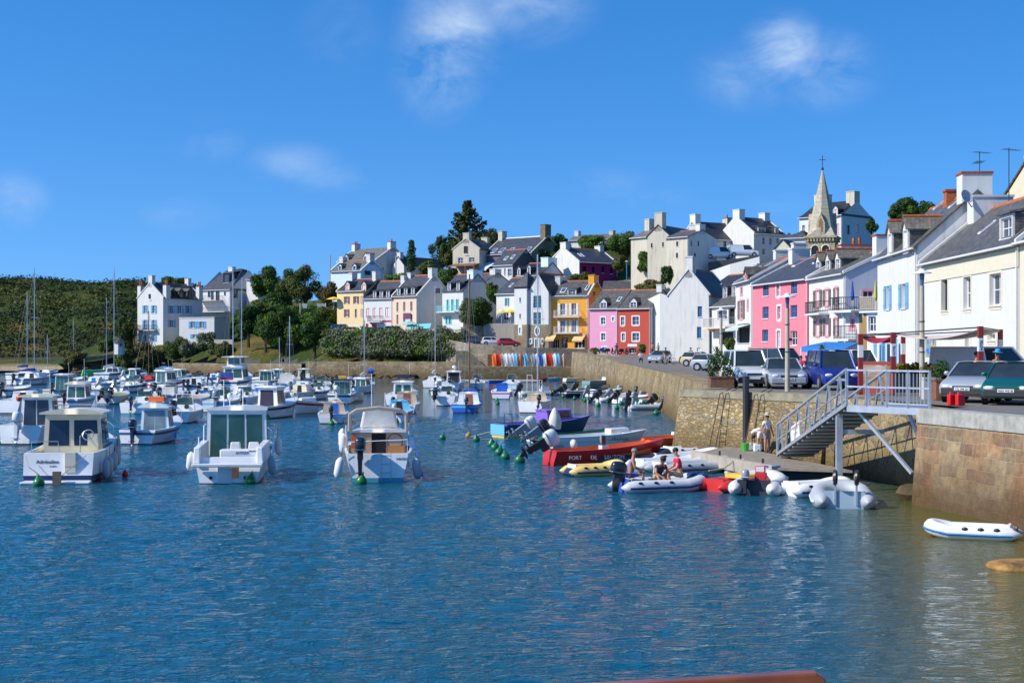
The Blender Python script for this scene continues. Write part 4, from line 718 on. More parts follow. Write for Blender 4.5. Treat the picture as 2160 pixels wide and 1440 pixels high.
def waterm():
    m, t, b = newmat('harbour_water'); g = nd(t, 'ShaderNodeNewGeometry'); p = g.outputs['Position']; s = nd(t, 'ShaderNodeSeparateXYZ', {0: p})
    sc = lambda a, bb: nd(t, 'ShaderNodeMapping', {'Vector': p, 'Scale': a, 'Rotation': (0, 0, bb)}).outputs[0]
    n1 = nd(t, 'ShaderNodeTexNoise', {'Vector': sc((1.3, 2.4, 1), .12), 'Scale': 1., 'Detail': 3., 'Roughness': .55, 'Distortion': .4}); n2 = nd(t, 'ShaderNodeTexNoise', {'Vector': sc((4.0, 6.5, 1), -.10), 'Scale': 1., 'Detail': 3., 'Roughness': .6, 'Distortion': .3}); n3 = nd(t, 'ShaderNodeTexNoise', {'Vector': p, 'Scale': .05, 'Detail': 3.})
    h = nd(t, 'ShaderNodeMath', {0: n2.outputs[0], 1: .8, 2: n1.outputs[0]}, operation='MULTIPLY_ADD')
    # the breeze dies beyond a line about a hundred metres out, and in the lee of the quay
    yy = nd(t, 'ShaderNodeMath', {0: n3.outputs[0], 1: 10., 2: s.outputs[1]}, operation='MULTIPLY_ADD')
    calm = nd(t, 'ShaderNodeMapRange', {0: yy.outputs[0], 1: 100., 2: 112., 3: 1., 4: .16}); lx = nd(t, 'ShaderNodeMapRange', {0: s.outputs[0], 1: -34., 2: -18., 3: 1., 4: 0.})
    cs = nd(t, 'ShaderNodeMath', {0: calm.outputs[0], 1: lx.outputs[0]}, operation='MAXIMUM')
    lee = nd(t, 'ShaderNodeMath', {0: s.outputs[1], 1: .42, 2: s.outputs[0]}, operation='MULTIPLY_ADD')
    lx2 = nd(t, 'ShaderNodeMath', {0: s.outputs[1], 1: -.2, 2: s.outputs[0]}, operation='MULTIPLY_ADD'); l2 = nd(t, 'ShaderNodeMapRange', {0: lx2.outputs[0], 1: -1., 2: 3., 3: 1., 4: .5}); l3 = nd(t, 'ShaderNodeMath', {0: cs.outputs[0], 1: l2.outputs[0]}, operation='MINIMUM')
    st = nd(t, 'ShaderNodeMath', {0: l3.outputs[0], 1: .80}, operation='MULTIPLY')
    bp = nd(t, 'ShaderNodeBump', {'Strength': st.outputs[0], 'Distance': .16, 'Height': h.outputs[0]}); t.links.new(bp.outputs[0], b.inputs['Normal'])
    sh = nd(t, 'ShaderNodeMapRange', {0: lx2.outputs[0], 1: .2, 2: 3.2, 3: 0., 4: 1.}); sy = nd(t, 'ShaderNodeMapRange', {0: s.outputs[1], 1: 40., 2: 62., 3: 1., 4: .2}); sm_ = nd(t, 'ShaderNodeMath', {0: sh.outputs[0], 1: sy.outputs[0]}, operation='MULTIPLY')
    c = mixc(t, n3.outputs[0], (.003, .066, .115), (.005, .084, .125)); c = mixc(t, sm_.outputs[0], c, (.085, .085, .012)); t.links.new(c, b.inputs['Base Color'])  # olive by the quay: weedy shallows, and wall reflection put into the colour
    b.inputs['Roughness'].default_value = .05; b.inputs['IOR'].default_value = 1.33; b.inputs['Specular IOR Level'].default_value = .5; return m
WX0, WX1, WY0, WY1, WS = -40., 17., 6., 106., .14
gx = np.arange(WX0, WX1 + .01, WS); gy = np.arange(WY0, WY1 + .01, WS); GX, GY = np.meshgrid(gx, gy); GZ = np.zeros_like(GX); rw = random.Random(21)
for k in range(46):      # small wind waves: many crossing trains, steeper ones running with the breeze
    lam = .38 * (1.15 / .38) ** rw.random(); an = R_(90) + rw.gauss(0, .95); kk = 2 * math.pi / lam; A_ = .023 * lam ** .15 / kk * rw.uniform(.6, 1.3)
    ph = kk * (GX * math.cos(an) + GY * math.sin(an)) + rw.uniform(0, 6.28) + .8 * np.sin(GX * rw.uniform(.1, .3) + GY * rw.uniform(.1, .3) + rw.uniform(0, 6)); GZ += A_ * np.sin(ph)
patch = .8 + .3 * np.sin(GX * .13 + .6 * np.sin(GY * .09)) * np.sin(GY * .11 + 1.3); GZ *= patch
ed = lambda v, a, b: np.clip((v - a) / (b - a), 0, 1); GZ *= ed(GX, WX0, WX0 + 3) * (1 - ed(GX, WX1 - 2, WX1)) * (1 - ed(GY, 90 + 3 * np.sin(GX * .3), 103)) * ed(GY, WY0, WY0 + 1) * (1 - .66 * ed(GX - .2 * GY, -1.2, 3.))
nyw, nxw = GX.shape; co = np.stack([GX, GY, GZ], -1).reshape(-1, 3); idx = np.arange(nyw * nxw).reshape(nyw, nxw); qd = np.stack([idx[:-1, :-1], idx[:-1, 1:], idx[1:, 1:], idx[1:, :-1]], -1).reshape(-1, 4)
xe, ye = float(gx[-1]), float(gy[-1]); n0 = len(co); big = [(-1500, -200, 0), (1500, -200, 0), (1500, 420, 0), (-1500, 420, 0), (WX0, WY0, 0), (xe, WY0, 0), (xe, ye, 0), (WX0, ye, 0)]
me = bpy.data.meshes.new('water'); me.vertices.add(n0 + 8); me.vertices.foreach_set('co', np.concatenate([co, np.array(big, float)]).ravel()); qd = np.concatenate([qd, np.array([(0, 1, 5, 4), (1, 2, 6, 5), (2, 3, 7, 6), (3, 0, 4, 7)]) + n0])
me.loops.add(qd.size); me.loops.foreach_set('vertex_index', qd.ravel().astype(np.int32)); me.polygons.add(len(qd)); me.polygons.foreach_set('loop_start', np.arange(0, qd.size, 4, dtype=np.int32)); me.polygons.foreach_set('use_smooth', [True] * len(qd)); me.update(calc_edges=True); me.materials.append(waterm()); o = bpy.data.objects.new('water', me); COL.objects.link(o); tag(o, kind='structure')
ASPH = mat('quay_asphalt', (.17, .155, .135), .9, var=.25, scale=1.2, bump=.3); CONC = mat('pale_concrete', (.40, .37, .32), .85, var=.3, scale=1.6, bump=.3, streak=.3); ROADM = mat('road_asphalt', (.12, .115, .11), .9, var=.2, scale=.8)
q = MB(); yy = sorted(set([15, 25, 110, 140, 160, 190] + [y for _, y in SHORE])); sxs = [float(np.interp(y, [p[1] for p in SHORE], [p[0] for p in SHORE])) for y in yy]
for a in range(len(yy) - 1):
    y0, y1 = yy[a], yy[a + 1]; q.poly([(sxs[a] + .1, y0, qz(y0) - .012), (40, y0, qz(y0) - .012), (40, y1, qz(y1) - .012), (sxs[a + 1] + .1, y1, qz(y1) - .012)], ASPH)
tag(q.build('quay'), kind='structure')
# low quay with the dinghy rack
LQ = [(9.4, 222.5), (-8.8, 224), (-8.8, 236), (9.4, 232)]
RUB1 = rubble('far_quay_stone', [(.17, .125, .07), (.29, .22, .13), (.22, .17, .10), (.38, .30, .19)], 2.2, (.33, .28, .2), weed=1.6); RUB2 = rubble('coursed_quay_stone', [(.36, .27, .13), (.26, .18, .08), (.45, .35, .19), (.30, .23, .13), (.22, .2, .15)], 3.6, (.13, .095, .05), zscale=2.0, weed=1.2, mw=.028)
RUB3 = rubble('recess_rubble', [(.24, .18, .09), (.38, .29, .15), (.30, .25, .16), (.2, .15, .1)], 1.7, (.42, .35, .22), zscale=1.4, weed=1.3); RUB4 = rubble('grey_retaining_stone', [(.26, .22, .16), (.34, .29, .21), (.22, .18, .12), (.38, .33, .26)], 1.7, (.36, .32, .25), weed=0)
q = MB(); q.prism([(x, y, -2) for x, y in LQ], (0, 0, 4.1), RUB1); tag(q.build('low_quay'), kind='structure')
q = MB()
for a, b_ in zip(PV, PV[1:]): q.poly([(*v2(a[0], a[1] + .3), a[3]), (*v2(a[0], a[2]), a[3]), (*v2(b_[0], b_[2]), b_[3]), (*v2(b_[0], b_[1] + .3), b_[3])], ROADM)
for a, b_ in zip(PV, PV[1:]): q.poly([(*v2(a[0], a[1] + .3), a[3]), (*v2(b_[0], b_[1] + .3), b_[3]), (*v2(b_[0], b_[1] + .3), b_[3] - 5), (*v2(a[0], a[1] + .3), a[3] - 5)], GRASS if a[0] < 945 else RUB4)
tag(q.build('road'), kind='structure')
def wall_run(name, label, pts, m, zbot=-2., thick=1.4, batter=.35, cope=None, ch=.35, cat='wall'):
    """pts: (x, y, top) walked with the land on the right hand side"""
    (x0, y0, _), (x1, y1, _) = pts[0], pts[1]; rz = math.atan2(y1 - y0, x1 - x0)
    root = empty(name, (x0, y0, 0), label, cat, None, rz); Mi = Matrix.Rotation(-rz, 4, 'Z') @ Matrix.Translation((-x0, -y0, 0))
    q = MB(Mi); c = MB(Mi)
    nrm = []
    for i in range(len(pts)):
        ds = [Vector((pts[j + 1][0] - pts[j][0], pts[j + 1][1] - pts[j][1])).normalized() for j in (i - 1, i) if 0 <= j < len(pts) - 1]
        d = sum(ds, Vector((0, 0))).normalized(); nrm.append(Vector((d.y, -d.x)))
    for i in range(len(pts) - 1):
        (xa, ya, za), (xb, yb, zb) = pts[i], pts[i + 1]; na, nb = nrm[i], nrm[i + 1]; cz = ch if cope else 0
        o = lambda x, y, n, k, z: (x + n.x * k, y + n.y * k, z)
        q.hexa([o(xa, ya, na, -batter, zbot), o(xb, yb, nb, -batter, zbot), o(xb, yb, nb, thick, zbot), o(xa, ya, na, thick, zbot)], [o(xa, ya, na, 0, za - cz), o(xb, yb, nb, 0, zb - cz), o(xb, yb, nb, thick, zb - cz), o(xa, ya, na, thick, za - cz)], m)
        if cope: c.hexa([o(xa, ya, na, -.04, za - cz), o(xb, yb, nb, -.04, zb - cz), o(xb, yb, nb, thick * .6, zb - cz), o(xa, ya, na, thick * .6, za - cz)], [o(xa, ya, na, -.04, za + .02), o(xb, yb, nb, -.04, zb + .02), o(xb, yb, nb, thick * .6, zb + .02), o(xa, ya, na, thick * .6, za + .02)], cope)
    q.build('masonry', root)
    if cope: c.build('coping', root)
    return root
COPE = mat('granite_coping', (.36, .35, .31), .85, var=.35, scale=2.5, bump=.4, streak=.4, dirt=(.62, .6, .55))
ASH = ashlar('near_quay_ashlar', (.33, .25, .14), (.17, .12, .075), (.36, .29, .18), .72, .36, weed=1.7)
wall_run('quay_wall', 'near quay wall of large brown ashlar blocks with pale granite coping at right', [(18.5, 15, QZ), (13.6, 37.9, QZ), (12.4, 43.5, QZ)], ASH, cope=COPE, ch=.42, thick=1.1)
wall_run('quay_wall', 'shadowed rubble wall under the footbridge', [(12.45, 43.6, QZ - .1), (14.3, 44.9, QZ - .1), (12.5, 56.5, QZ)], RUB3, batter=.25, thick=1.6)
wall_run('quay_wall', 'sunlit coursed stone quay wall behind the pontoon below the parked cars', [(12.52, 56.4, QZ), (7.6, 64.3, QZ), (9.6, 67, QZ)], RUB2, batter=.75, thick=1.4, cope=mat('weathered_coping', (.28, .25, .17), .9, var=.4, scale=2, bump=.5), ch=.3)
wall_run('quay_wall', 'long side quay wall running back behind the moored boats', [(9.6, 67.1, QZ), (12.3, 115, QZ), (12.2, 163, 3.25)], RUB2, batter=.7, thick=1.4)
wall_run('quay_wall', 'rough brown quay wall between the dinghy rack and the grey ledge', [(12.2, 163.1, 3.3), (11.2, 190, 3.9), (9.4, 222.4, 4.4)], RUB1, batter=.4, thick=1.5)
wall_run('quay_wall', 'high brown retaining wall behind the row of stored dinghies', [(12.0, 221, 4.2), (*v2(1240, 229.5), 4.85), (*v2(1110, 229), 5.1), (*v2(1040, 230), 5.5), (*v2(991, 231.5), 5.75), (*v2(988, 236), 5.9)], RUB4, zbot=0, batter=.15, thick=.7)
wall_run('quay_wall', 'far harbour wall below the long hedge', [(-8.9, 235.9, 2.75), (*v2(800, 241.5), 2.75), (*v2(645, 247), 2.7)], RUB1, batter=.3)
wall_run('quay_wall', 'set back far harbour wall below the grassy slope and the big trees', [(*v2(636, 262), 2.2), (*v2(500, 273), 2.1), (*v2(365, 284), 2.1)], RUB1, batter=.3)
wall_run('garden_wall', 'old stone retaining wall beside the white garage and the dark shrub', [(*v2(1050, 241.5), 8.9), (*v2(1020, 241.8), 8.9), (*v2(972, 242), 8.6)], RUB4, zbot=2, batter=.05)
wall_run('garden_wall', 'smooth grey terrace wall with stained render under the yellow parasols', [(*v2(1085, 239), 9.2), (*v2(1020, 241), 9.2)], plaster('stained_grey_render', (.34, .31, .26), .5), zbot=2, batter=.03, thick=.5)
wall_run('garden_wall', 'stone wall with ivy left of the lighthouse shaped hut on the far left shore', [(*v2(290, 296), 4.6), (*v2(215, 291), 3.6), (*v2(155, 288), 3.2)], RUB4, zbot=-1, batter=.1, thick=.6)
wall_run('sea_wall', 'dark sea wall behind the far left beach', [(*v2(135, 322), 3.2), (*v2(60, 324), 3.0), (*v2(-60, 325), 3.0)], mat('dark_sea_wall', (.10, .09, .07), .9, var=.4), zbot=-1, batter=.05, thick=.8)
for lab, pts, m_ in [('white garden wall stepping down beside the purple house', [(*v2(1350, 246), 14.6), (*v2(1303, 250), 14.8), (*v2(1276, 252), 13.4)], GREYR), ('long white curved wall climbing below the hilltop houses', [(*v2(1602, 212), 18.6), (*v2(1540, 214), 17.6), (*v2(1482, 218), 16.4)], WHITE), ('dark retaining wall under the vans on the hill', [(*v2(1600, 228), 19.9), (*v2(1550, 228), 19.3), (*v2(1495, 228), 18.8)], mat('dark_wall', (.09, .09, .10), .9)), ('white ramp wall right of the round bush', [(*v2(1448, 222), 12.0), (*v2(1392, 224), 13.6), (*v2(1348, 230), 12.2)], WHITE), ('pale green fence panels above the purple house', [(*v2(1345, 262), 17.6), (*v2(1295, 266), 17.6)], paint('pale_green_fence', (.40, .50, .42), .7)), ('beige terrace wall under the modern house', [(*v2(488, 317.5), 11.2), (*v2(416, 322), 11.6)], plaster('beige_terrace', (.56, .46, .32), .2)), ('low wall behind the cypress', [(*v2(960, 297), 20.6), (*v2(900, 299), 20.8), (*v2(862, 300), 19.6)], RUB4), ('white base wall and ledge in front of the villa annex', [(*v2(490, 284), 6.8), (*v2(452, 286), 6.8)], CONC)]:
    wall_run('garden_wall', lab, pts, m_, zbot=2, batter=.02, thick=.5)
# stone stairs on the wall face
root = empty('stone_stairs', (*v2(1022, 228.5), 2.1), 'stone stairs rising left along the high retaining wall to a railed landing', 'stairs')
q = MB(); W_ = 2.9
for i in range(13): q.box(-W_ * (i + 1) / 13, -W_ * i / 13, 0, 1.6, -.5, .19 * (i + 1), RUB4)
q.box(-W_ - 1.7, -W_, 0, 1.6, -2.5, .19 * 13, RUB4); q.build('steps', root)
q = MB()
for x in (-W_ - 1.6, -W_ - .8, -W_): q.tube([(x, .08, 2.4), (x, .08, 3.5)], .04, GALV, 5)
for z in (2.95, 3.5): q.tube([(-W_ - 1.6, .08, z), (-W_, .08, z)], .035, GALV, 5)
q.build('railing', root)
# rocks and weed under the walls
WEED = mat('seaweed_rock', (.10, .065, .022), .85, var=.6, scale=1.2, bump=1.0)
def rocks(name, pts, wid, h, seed):
    r = random.Random(seed); q = MB()
    for (x0, y0), (x1, y1) in zip(pts, pts[1:]):
        L_ = math.hypot(x1 - x0, y1 - y0)
        for i in range(int(L_ / .55)):
            t = r.random(); k = r.random(); s_ = r.uniform(.35, .9)
            A_ = Matrix.Rotation(r.uniform(0, 6), 3, 'Z') @ Matrix.Rotation(r.uniform(-.4, .4), 3, 'X')
            q.blob((x0 + (x1 - x0) * t + r.uniform(-.3, .3), y0 + (y1 - y0) * t - wid * k, h * (1 - k) * r.uniform(.4, 1) - .15), (s_, s_ * .8, s_ * .45), WEED, r.uniform(2, 3), 7, 4, A_)
    tag(q.build(name), kind='stuff')
rocks('shore_rocks', [v2(965, 235.5), v2(800, 241), v2(645, 246.5)], 3.4, .75, 3); rocks('shore_rocks', [v2(636, 261.5), v2(365, 283.5), v2(290, 290)], 4, .9, 4); rocks('shore_rocks', [(9.3, 222), (11.8, 170)], 2.0, .6, 5)
rocks('shore_rocks', [v2(290, 289), v2(235, 287), v2(185, 282), v2(120, 283)], 6, 1.4, 6); rocks('shore_rocks', [v2(285, 291), v2(235, 289), v2(160, 285)], 3, 2.2, 7); rocks('shore_rocks', [(12.2, 44.3), (13.4, 45.6)], 1.2, .7, 9)
# ------------------------------------------------------------------ vegetation
LG1 = leafm('leaf_deep_green', (.016, .043, .008), (.054, .116, .019), (.031, .070, .012)); LG2 = leafm('leaf_bright_green', (.031, .085, .009), (.116, .202, .025), (.062, .132, .019)); LG3 = leafm('leaf_olive', (.039, .056, .012), (.139, .155, .031), (.085, .096, .025)); LG4 = leafm('leaf_grey_green', (.078, .101, .046), (.186, .217, .124), (.109, .139, .070)); LG5 = leafm('leaf_pine', (.012, .025, .006), (.059, .071, .016), (.025, .040, .009)); LG6 = leafm('leaf_dry_scrub', (.07, .055, .02), (.17, .12, .04), (.06, .06, .018)); LGH = leafm('leaf_hill_scrub', (.012, .026, .006), (.040, .068, .014), (.028, .042, .010)); LG7 = leafm('leaf_yellow_flower', (.06, .08, .01), (.42, .32, .03), (.10, .12, .02))
BARK = mat('bark', (.08, .055, .035), .9, var=.4, scale=6, bump=.6)
def leaves(q, r, c, rad, n, leaf, m, up=.25, flat=0):
    c = Vector(c)
    for _ in range(n):
        d = Vector((r.gauss(0, 1), r.gauss(0, 1), r.gauss(0, 1))).normalized(); k = r.uniform(.62, 1.04)
        p = c + Vector((d.x * rad[0], d.y * rad[1], d.z * rad[2])) * k
        nn = (d + Vector((r.gauss(0, .5), r.gauss(0, .5), r.gauss(0, .5) + up))).normalized(); t = nn.cross(Vector((r.gauss(0, 1), r.gauss(0, 1), r.gauss(0, 1)))).normalized(); b = nn.cross(t)
        s = leaf * r.uniform(.55, 1.25); e = s * r.uniform(.45, .8)
        q.add([p - t * s * .5, p + b * e * .5, p + t * s * .5, p - b * e * .5], [(0, 1, 2, 3)], m)
def tree(name, label, px, yb, yt, wpx, d, m, leaf=None, shape='round', trunk=.18, seed=None, group=None, cat='tree', m2=None, dens=1.0, wy=None, zb=None):
    r = random.Random(seed if seed is not None else int(px * 7 + yt)); k = d / FP; x, y = v2(px, d); z0 = CH + (HZ - yb) * k if zb is None else zb; H_ = (yb - yt) * k; W_ = wpx * k; leaf = leaf or max(.10, 4.2 * k)
    root = empty(name, (x, y, z0), label, cat, group)
    q = MB(); hb = H_ * trunk
    if trunk > 0.02 or shape != 'round':
        tr = max(.05, W_ * .035)
        q.tube([(0, 0, -1.0), (r.uniform(-.1, .1) * W_ * .3, 0, hb + H_ * .15), (r.uniform(-.08, .08) * W_, 0, H_ * .75)], [tr * 1.5, tr, tr * .3], BARK, 6)
        for i in range(5):
            a = r.uniform(0, 6.28); q.tube([(0, 0, hb + H_ * .1 * i / 3), (math.cos(a) * W_ * .3, math.sin(a) * W_ * .3, hb + H_ * (.25 + .1 * i))], [tr * .6, tr * .15], BARK, 4)
        q.build('trunk', root)
    q = MB(); rx = W_ / 2; ry = (wy or W_) / 2 * (.9 if not wy else k)
    if shape == 'round':
        hz = (H_ - hb) / 2; cz = hb + hz; K = max(7, int(9 * dens + rx))
        for i in range(K):
            if i == 0: c = (0, 0, cz); rr = .72
            else:
                u = r.uniform(-1, 1); a = r.uniform(0, 6.28); s = math.sqrt(1 - u * u); f = r.uniform(.55, .72); c = (rx * f * s * math.cos(a), ry * f * s * math.sin(a), cz + hz * f * u); rr = r.uniform(.26, .42)
            R3_ = (rx * rr, ry * rr, hz * rr * r.uniform(.8, 1.1)); area = 4 * math.pi * ((R3_[0] * R3_[1] + R3_[0] * R3_[2] + R3_[1] * R3_[2]) / 3)
            leaves(q, r, c, R3_, int(min(900, 2.3 * dens * area / (leaf * leaf * .5))) + 20, leaf, (m2 if m2 and r.random() < .4 else m))
    elif shape == 'column':
        for i in range(9):
            t = (i + .5) / 9; rr = rx * (.55 + .6 * math.sin(math.pi * min(1, t * .85 + .12))) * r.uniform(.8, 1.0); leaves(q, r, (r.uniform(-.12, .12) * rx, r.uniform(-.12, .12) * rx, H_ * t), (rr, rr, H_ / 11), 170, leaf, m)
    elif shape == 'plume':          # layered conifer with feathered branches
        for i in range(15):
            t = i / 14; zz = hb + (H_ - hb) * t; rr = rx * (1.04 - t) ** .62
            for j in range(max(4, int(15 * (1 - t)))):
                a = r.uniform(0, 6.28); L_ = rr * r.uniform(.75, 1.12); off = (1.08 if math.cos(a) > 0 else .85) * L_
                for s_ in range(6):
                    f = (s_ + 1) / 6; leaves(q, r, (math.cos(a) * off * f, math.sin(a) * off * f, zz + H_ * .06 * f * f + H_ * .02 * math.sin(f * 9)), (rx * .16 * (1.3 - f), rx * .16 * (1.3 - f), rx * .08), 14, leaf, m if r.random() < .7 else (m2 or m), .5)
                q.tube([(0, 0, zz - H_ * .03), (math.cos(a) * off, math.sin(a) * off, zz + H_ * .06)], [rx * .02, .02], BARK, 4)
    elif shape == 'palm':
        for i in range(26):
            a = r.uniform(0, 6.28); el = r.uniform(-.5, 1.1); L_ = rx * r.uniform(.8, 1.1); prev = None
            for s_ in range(6):
                f = (s_ + 1) / 6; p = Vector((math.cos(a) * L_ * f * math.cos(el * .8), math.sin(a) * L_ * f * math.cos(el * .8), H_ * .62 + math.sin(el) * L_ * f - L_ * .55 * f * f)); prev = prev or Vector((0, 0, H_ * .62)); sd = Vector((-math.sin(a), math.cos(a), 0)) * L_ * .10 * (1 - f * .75); q.add([prev - sd, prev + sd, p + sd * .8, p - sd * .8], [(0, 1, 2, 3)], m); prev = p
    q.build('crown', root); return root
tree('pine', 'broad dark plumed conifer towering over the hilltop roofs', 985, 570, 436, 124, 330, LG5, shape='plume', trunk=.1, m2=LG3, leaf=.75)
tree('evergreen', 'dark rounded evergreen just left of the plumed conifer', 926, 585, 492, 54, 326, LG1, m2=LG5, trunk=.1); tree('evergreen', 'olive green evergreen between dark tree and weathered gable', 948, 575, 488, 48, 320, LG3, m2=LG1, trunk=.1)
tree('cypress', 'slim dark cypress standing alone on the skyline', 868, 570, 508, 21, 300, LG1, shape='column', trunk=.1)
for a in [('tree', 'wide green tree right of the modern slate roofed house', 563, 640, 558, 88, 300, LG1, LG2), ('tree', 'big bushy tree on the skyline left of the lichen roofed house', 645, 655, 553, 92, 285, LG1, LG3), ('tree', 'brownish olive tree beside the cream terraced house', 690, 660, 590, 56, 283, LG3, LG6), ('tree', 'dense dark clipped tree on the grassy slope', 524, 722, 642, 72, 277, LG1, LG1), ('tree', 'large ivy green tree on the slope above the set back wall', 594, 752, 640, 106, 270, LG1, LG2), ('tree', 'dark leafy tree at the left end of the long hedge', 664, 752, 655, 84, 262, LG1, LG2), ('tree', 'leafy garden tree below the washing line', 628, 700, 640, 80, 276, LG2, LG1), ('tree', 'bushy tree right of the washing line in the garden', 690, 700, 640, 60, 268, LG3, LG2), ('tree', 'dark tree filling the gap right of the clipped tree', 560, 735, 655, 66, 274, LG1, LG2), ('tree', 'spreading dark tree behind the large ivy green one', 628, 735, 645, 90, 274, LG1, LG2), ('tree', 'dense tree on the skyline behind the brownish olive tree', 612, 650, 566, 70, 292, LG1, LG3), ('tree', 'low dark tree joining the skyline trees', 585, 668, 612, 90, 290, LG1, LG2), ('bush', 'wide green bush under the skyline trees', 655, 690, 640, 110, 282, LG2, LG1), ('bush', 'green hedge in front of the washing line', 640, 700, 655, 100, 271, LG2, LG2), ('bush', 'bushy cover below the modern house terrace', 545, 668, 630, 70, 296, LG2, LG3), ('bush', 'dark shrubs at the foot of the clipped tree', 475, 760, 718, 50, 281, LG3, LG1), ('pine', 'lower dark conifer spreading right of the plumed one', 1030, 565, 478, 74, 322, LG5, LG3),
          ('shrub', 'dark spreading shrub hanging over the stone wall by the turquoise house', 1003, 702, 618, 88, 242, LG3, LG1), ('shrub', 'palm like shrub above the dark spreading shrub', 1040, 650, 592, 36, 246, LG3, LG2), ('bush', 'round clipped bush below the weathered gable', 1364, 580, 528, 46, 240, LG2, LG1), ('bush', 'dark upright bush right of the white ramp wall', 1408, 606, 551, 36, 220, LG1, LG1), ('tree', 'dark green hedge tree behind the stone chimney', 1178, 560, 494, 62, 300, LG1, LG2), ('tree', 'green thicket over the purple house roof', 1255, 545, 494, 96, 288, LG2, LG1), ('tree', 'tall straggly bush left of the old beige wing', 1312, 560, 478, 66, 262, LG3, LG2), ('bush', 'bushes below the old beige wing', 1305, 575, 535, 40, 255, LG3, LG7), ('bush', 'creeper on the bank between grey roof and ramp wall', 1370, 622, 588, 80, 233, LG3, LG6),
          ('tree', 'large round tree on the skyline right of the manor', 1907, 490, 410, 84, 205, LG1, LG2), ('tree', 'smaller tree close to the orange ridge tiles on the skyline', 1958, 480, 414, 40, 200, LG1, LG2), ('tree', 'dark tree peeking out right of the manor', 1838, 505, 460, 30, 225, LG1, LG1), ('bush', 'gorse bush on the slope below the weathered gable', 935, 605, 560, 70, 292, LG2, LG1), ('bush', 'low garden bush left of the cypress wall', 905, 592, 548, 60, 294, LG3, LG2), ('bush', 'hedge over the peach house roof', 860, 600, 570, 90, 285, LG2, LG3), ('bush', 'green bank behind the grey gable', 940, 612, 578, 50, 275, LG1, LG2), ('bush', 'creeper covered roof garden behind the orange house', 1225, 598, 572, 50, 252, LG3, LG2), ('bush', 'shrubs on the hill behind the big slate roof', 1150, 575, 520, 70, 296, LG2, LG3),
          ('bush', 'rust tinged bush in front of the tall shore villa', 312, 785, 716, 84, 287, LG3, LG6), ('bush', 'dark green bush right of the rust tinged one', 368, 775, 704, 56, 288, LG3, LG1), ('bush', 'grey green tamarisk below the annex', 398, 768, 710, 42, 286, LG4, LG3), ('bush', 'tall grey green tamarisk right of the annex', 434, 756, 697, 54, 287, LG4, LG3), ('bush', 'small grey green bush on the dry slope', 452, 760, 722, 36, 283, LG4, LG3), ('bush', 'dark bush on the rocks left of the villa', 264, 745, 655, 46, 298, LG1, LG3), ('bush', 'bright green bush on the far left bank', 265, 778, 735, 60, 288, LG2, LG3), ('bush', 'dry brown bush on the far left point', 160, 778, 732, 56, 284, LG6, LG3), ('bush', 'low bush behind the white hut', 225, 748, 700, 50, 300, LG1, LG3), ('bush', 'garden bush between villa and modern house', 500, 705, 660, 46, 300, LG2, LG1), ('tree', 'windblown tree behind the villa roof', 372, 620, 578, 70, 345, LG1, LG5), ('tree', 'tree behind the modern house ridge', 500, 590, 566, 60, 345, LG1, LG1)]:
    tree(a[0], a[1], *a[2:7], a[7], m2=a[8], dens=1.15, trunk=.14 if a[0] == 'tree' else .0, cat=a[0])
tree('palm', 'ragged palm on the bank left of the tall villa', 284, 722, 668, 34, 297, LG3, shape='palm')
r = random.Random(5); root = empty('hedge', (*v2(830, 243.5), 3.0), 'long grey green tamarisk hedge along the far harbour wall', 'hedge'); q = MB()
for i in range(46):
    t = i / 45; px = 692 + t * 283; d = float(np.interp(px, [692, 800, 880, 940, 975], [249, 244.3, 240.8, 238.2, 236.9])); x, y = v2(px, d); top = CH + (HZ - (703 + 9 * math.sin(i * 1.3) * math.sin(i * .37) + (8 if i > 40 else 0))) * d / FP; z0 = 3.2
    for j in range(3):
        cz = z0 + (top - z0) * (.34 + .3 * j); leaves(q, r, (x - root.location.x + r.uniform(-.5, .5), y - root.location.y + r.uniform(-.5, .5) + j * .5, cz - 3.0), (1.4 * r.uniform(.8, 1.2), 1.4, (top - z0) * r.uniform(.2, .32)), 170, .42, r.choice([LG4, LG4, LG2, LG3, LG4]), .2)
q.build('foliage', root)
# gorse and bracken cover of the far hill: one mass
r = random.Random(8); q = MB(); n = 0
for i in range(6200):
    d = r.uniform(326, 452); px = r.uniform(-120, 560); x, y = v2(px, d)
    if px > 300 and d < 350: continue
    z = th1(x, y) + noise.fractal(Vector((x * .05, y * .05, 0)), 1., 2., 4) * (.35 + 2.6 * max(0, min(1, (y - 325) / 40))); f = noise.noise(Vector((x * .035, y * .03, 3))); s = r.uniform(.7, 1.7) * (1.0 + .5 * (d > 430)); mm = (LG6 if f > .36 and d < 375 else LG3 if f > .30 or f < -.42 else LGH)
    leaves(q, r, (x, y, z + s * .1), (s * 1.6, s * 1.2, s * .6), 15, .8, mm, .9)
tag(q.build('hill_scrub'), kind='stuff')
r = random.Random(9); q = MB()
for i in range(1500):
    px = r.uniform(640, 1000) if i % 3 else r.uniform(1150, 1480); d = r.uniform(262, 330) if i % 3 else r.uniform(235, 300); x, y = v2(px, d)
    if any(abs(x - c[0]) < 5 and abs(y - c[1]) < 5 for c in CTRL[:400]): continue
    s = r.uniform(.4, 1.1); leaves(q, r, (x, y, th1(x, y) + .2), (s * 1.4, s, s * .7), 14, .5, r.choice([LG2, LG3, LG1]), .6)
tag(q.build('garden_scrub'), kind='stuff')
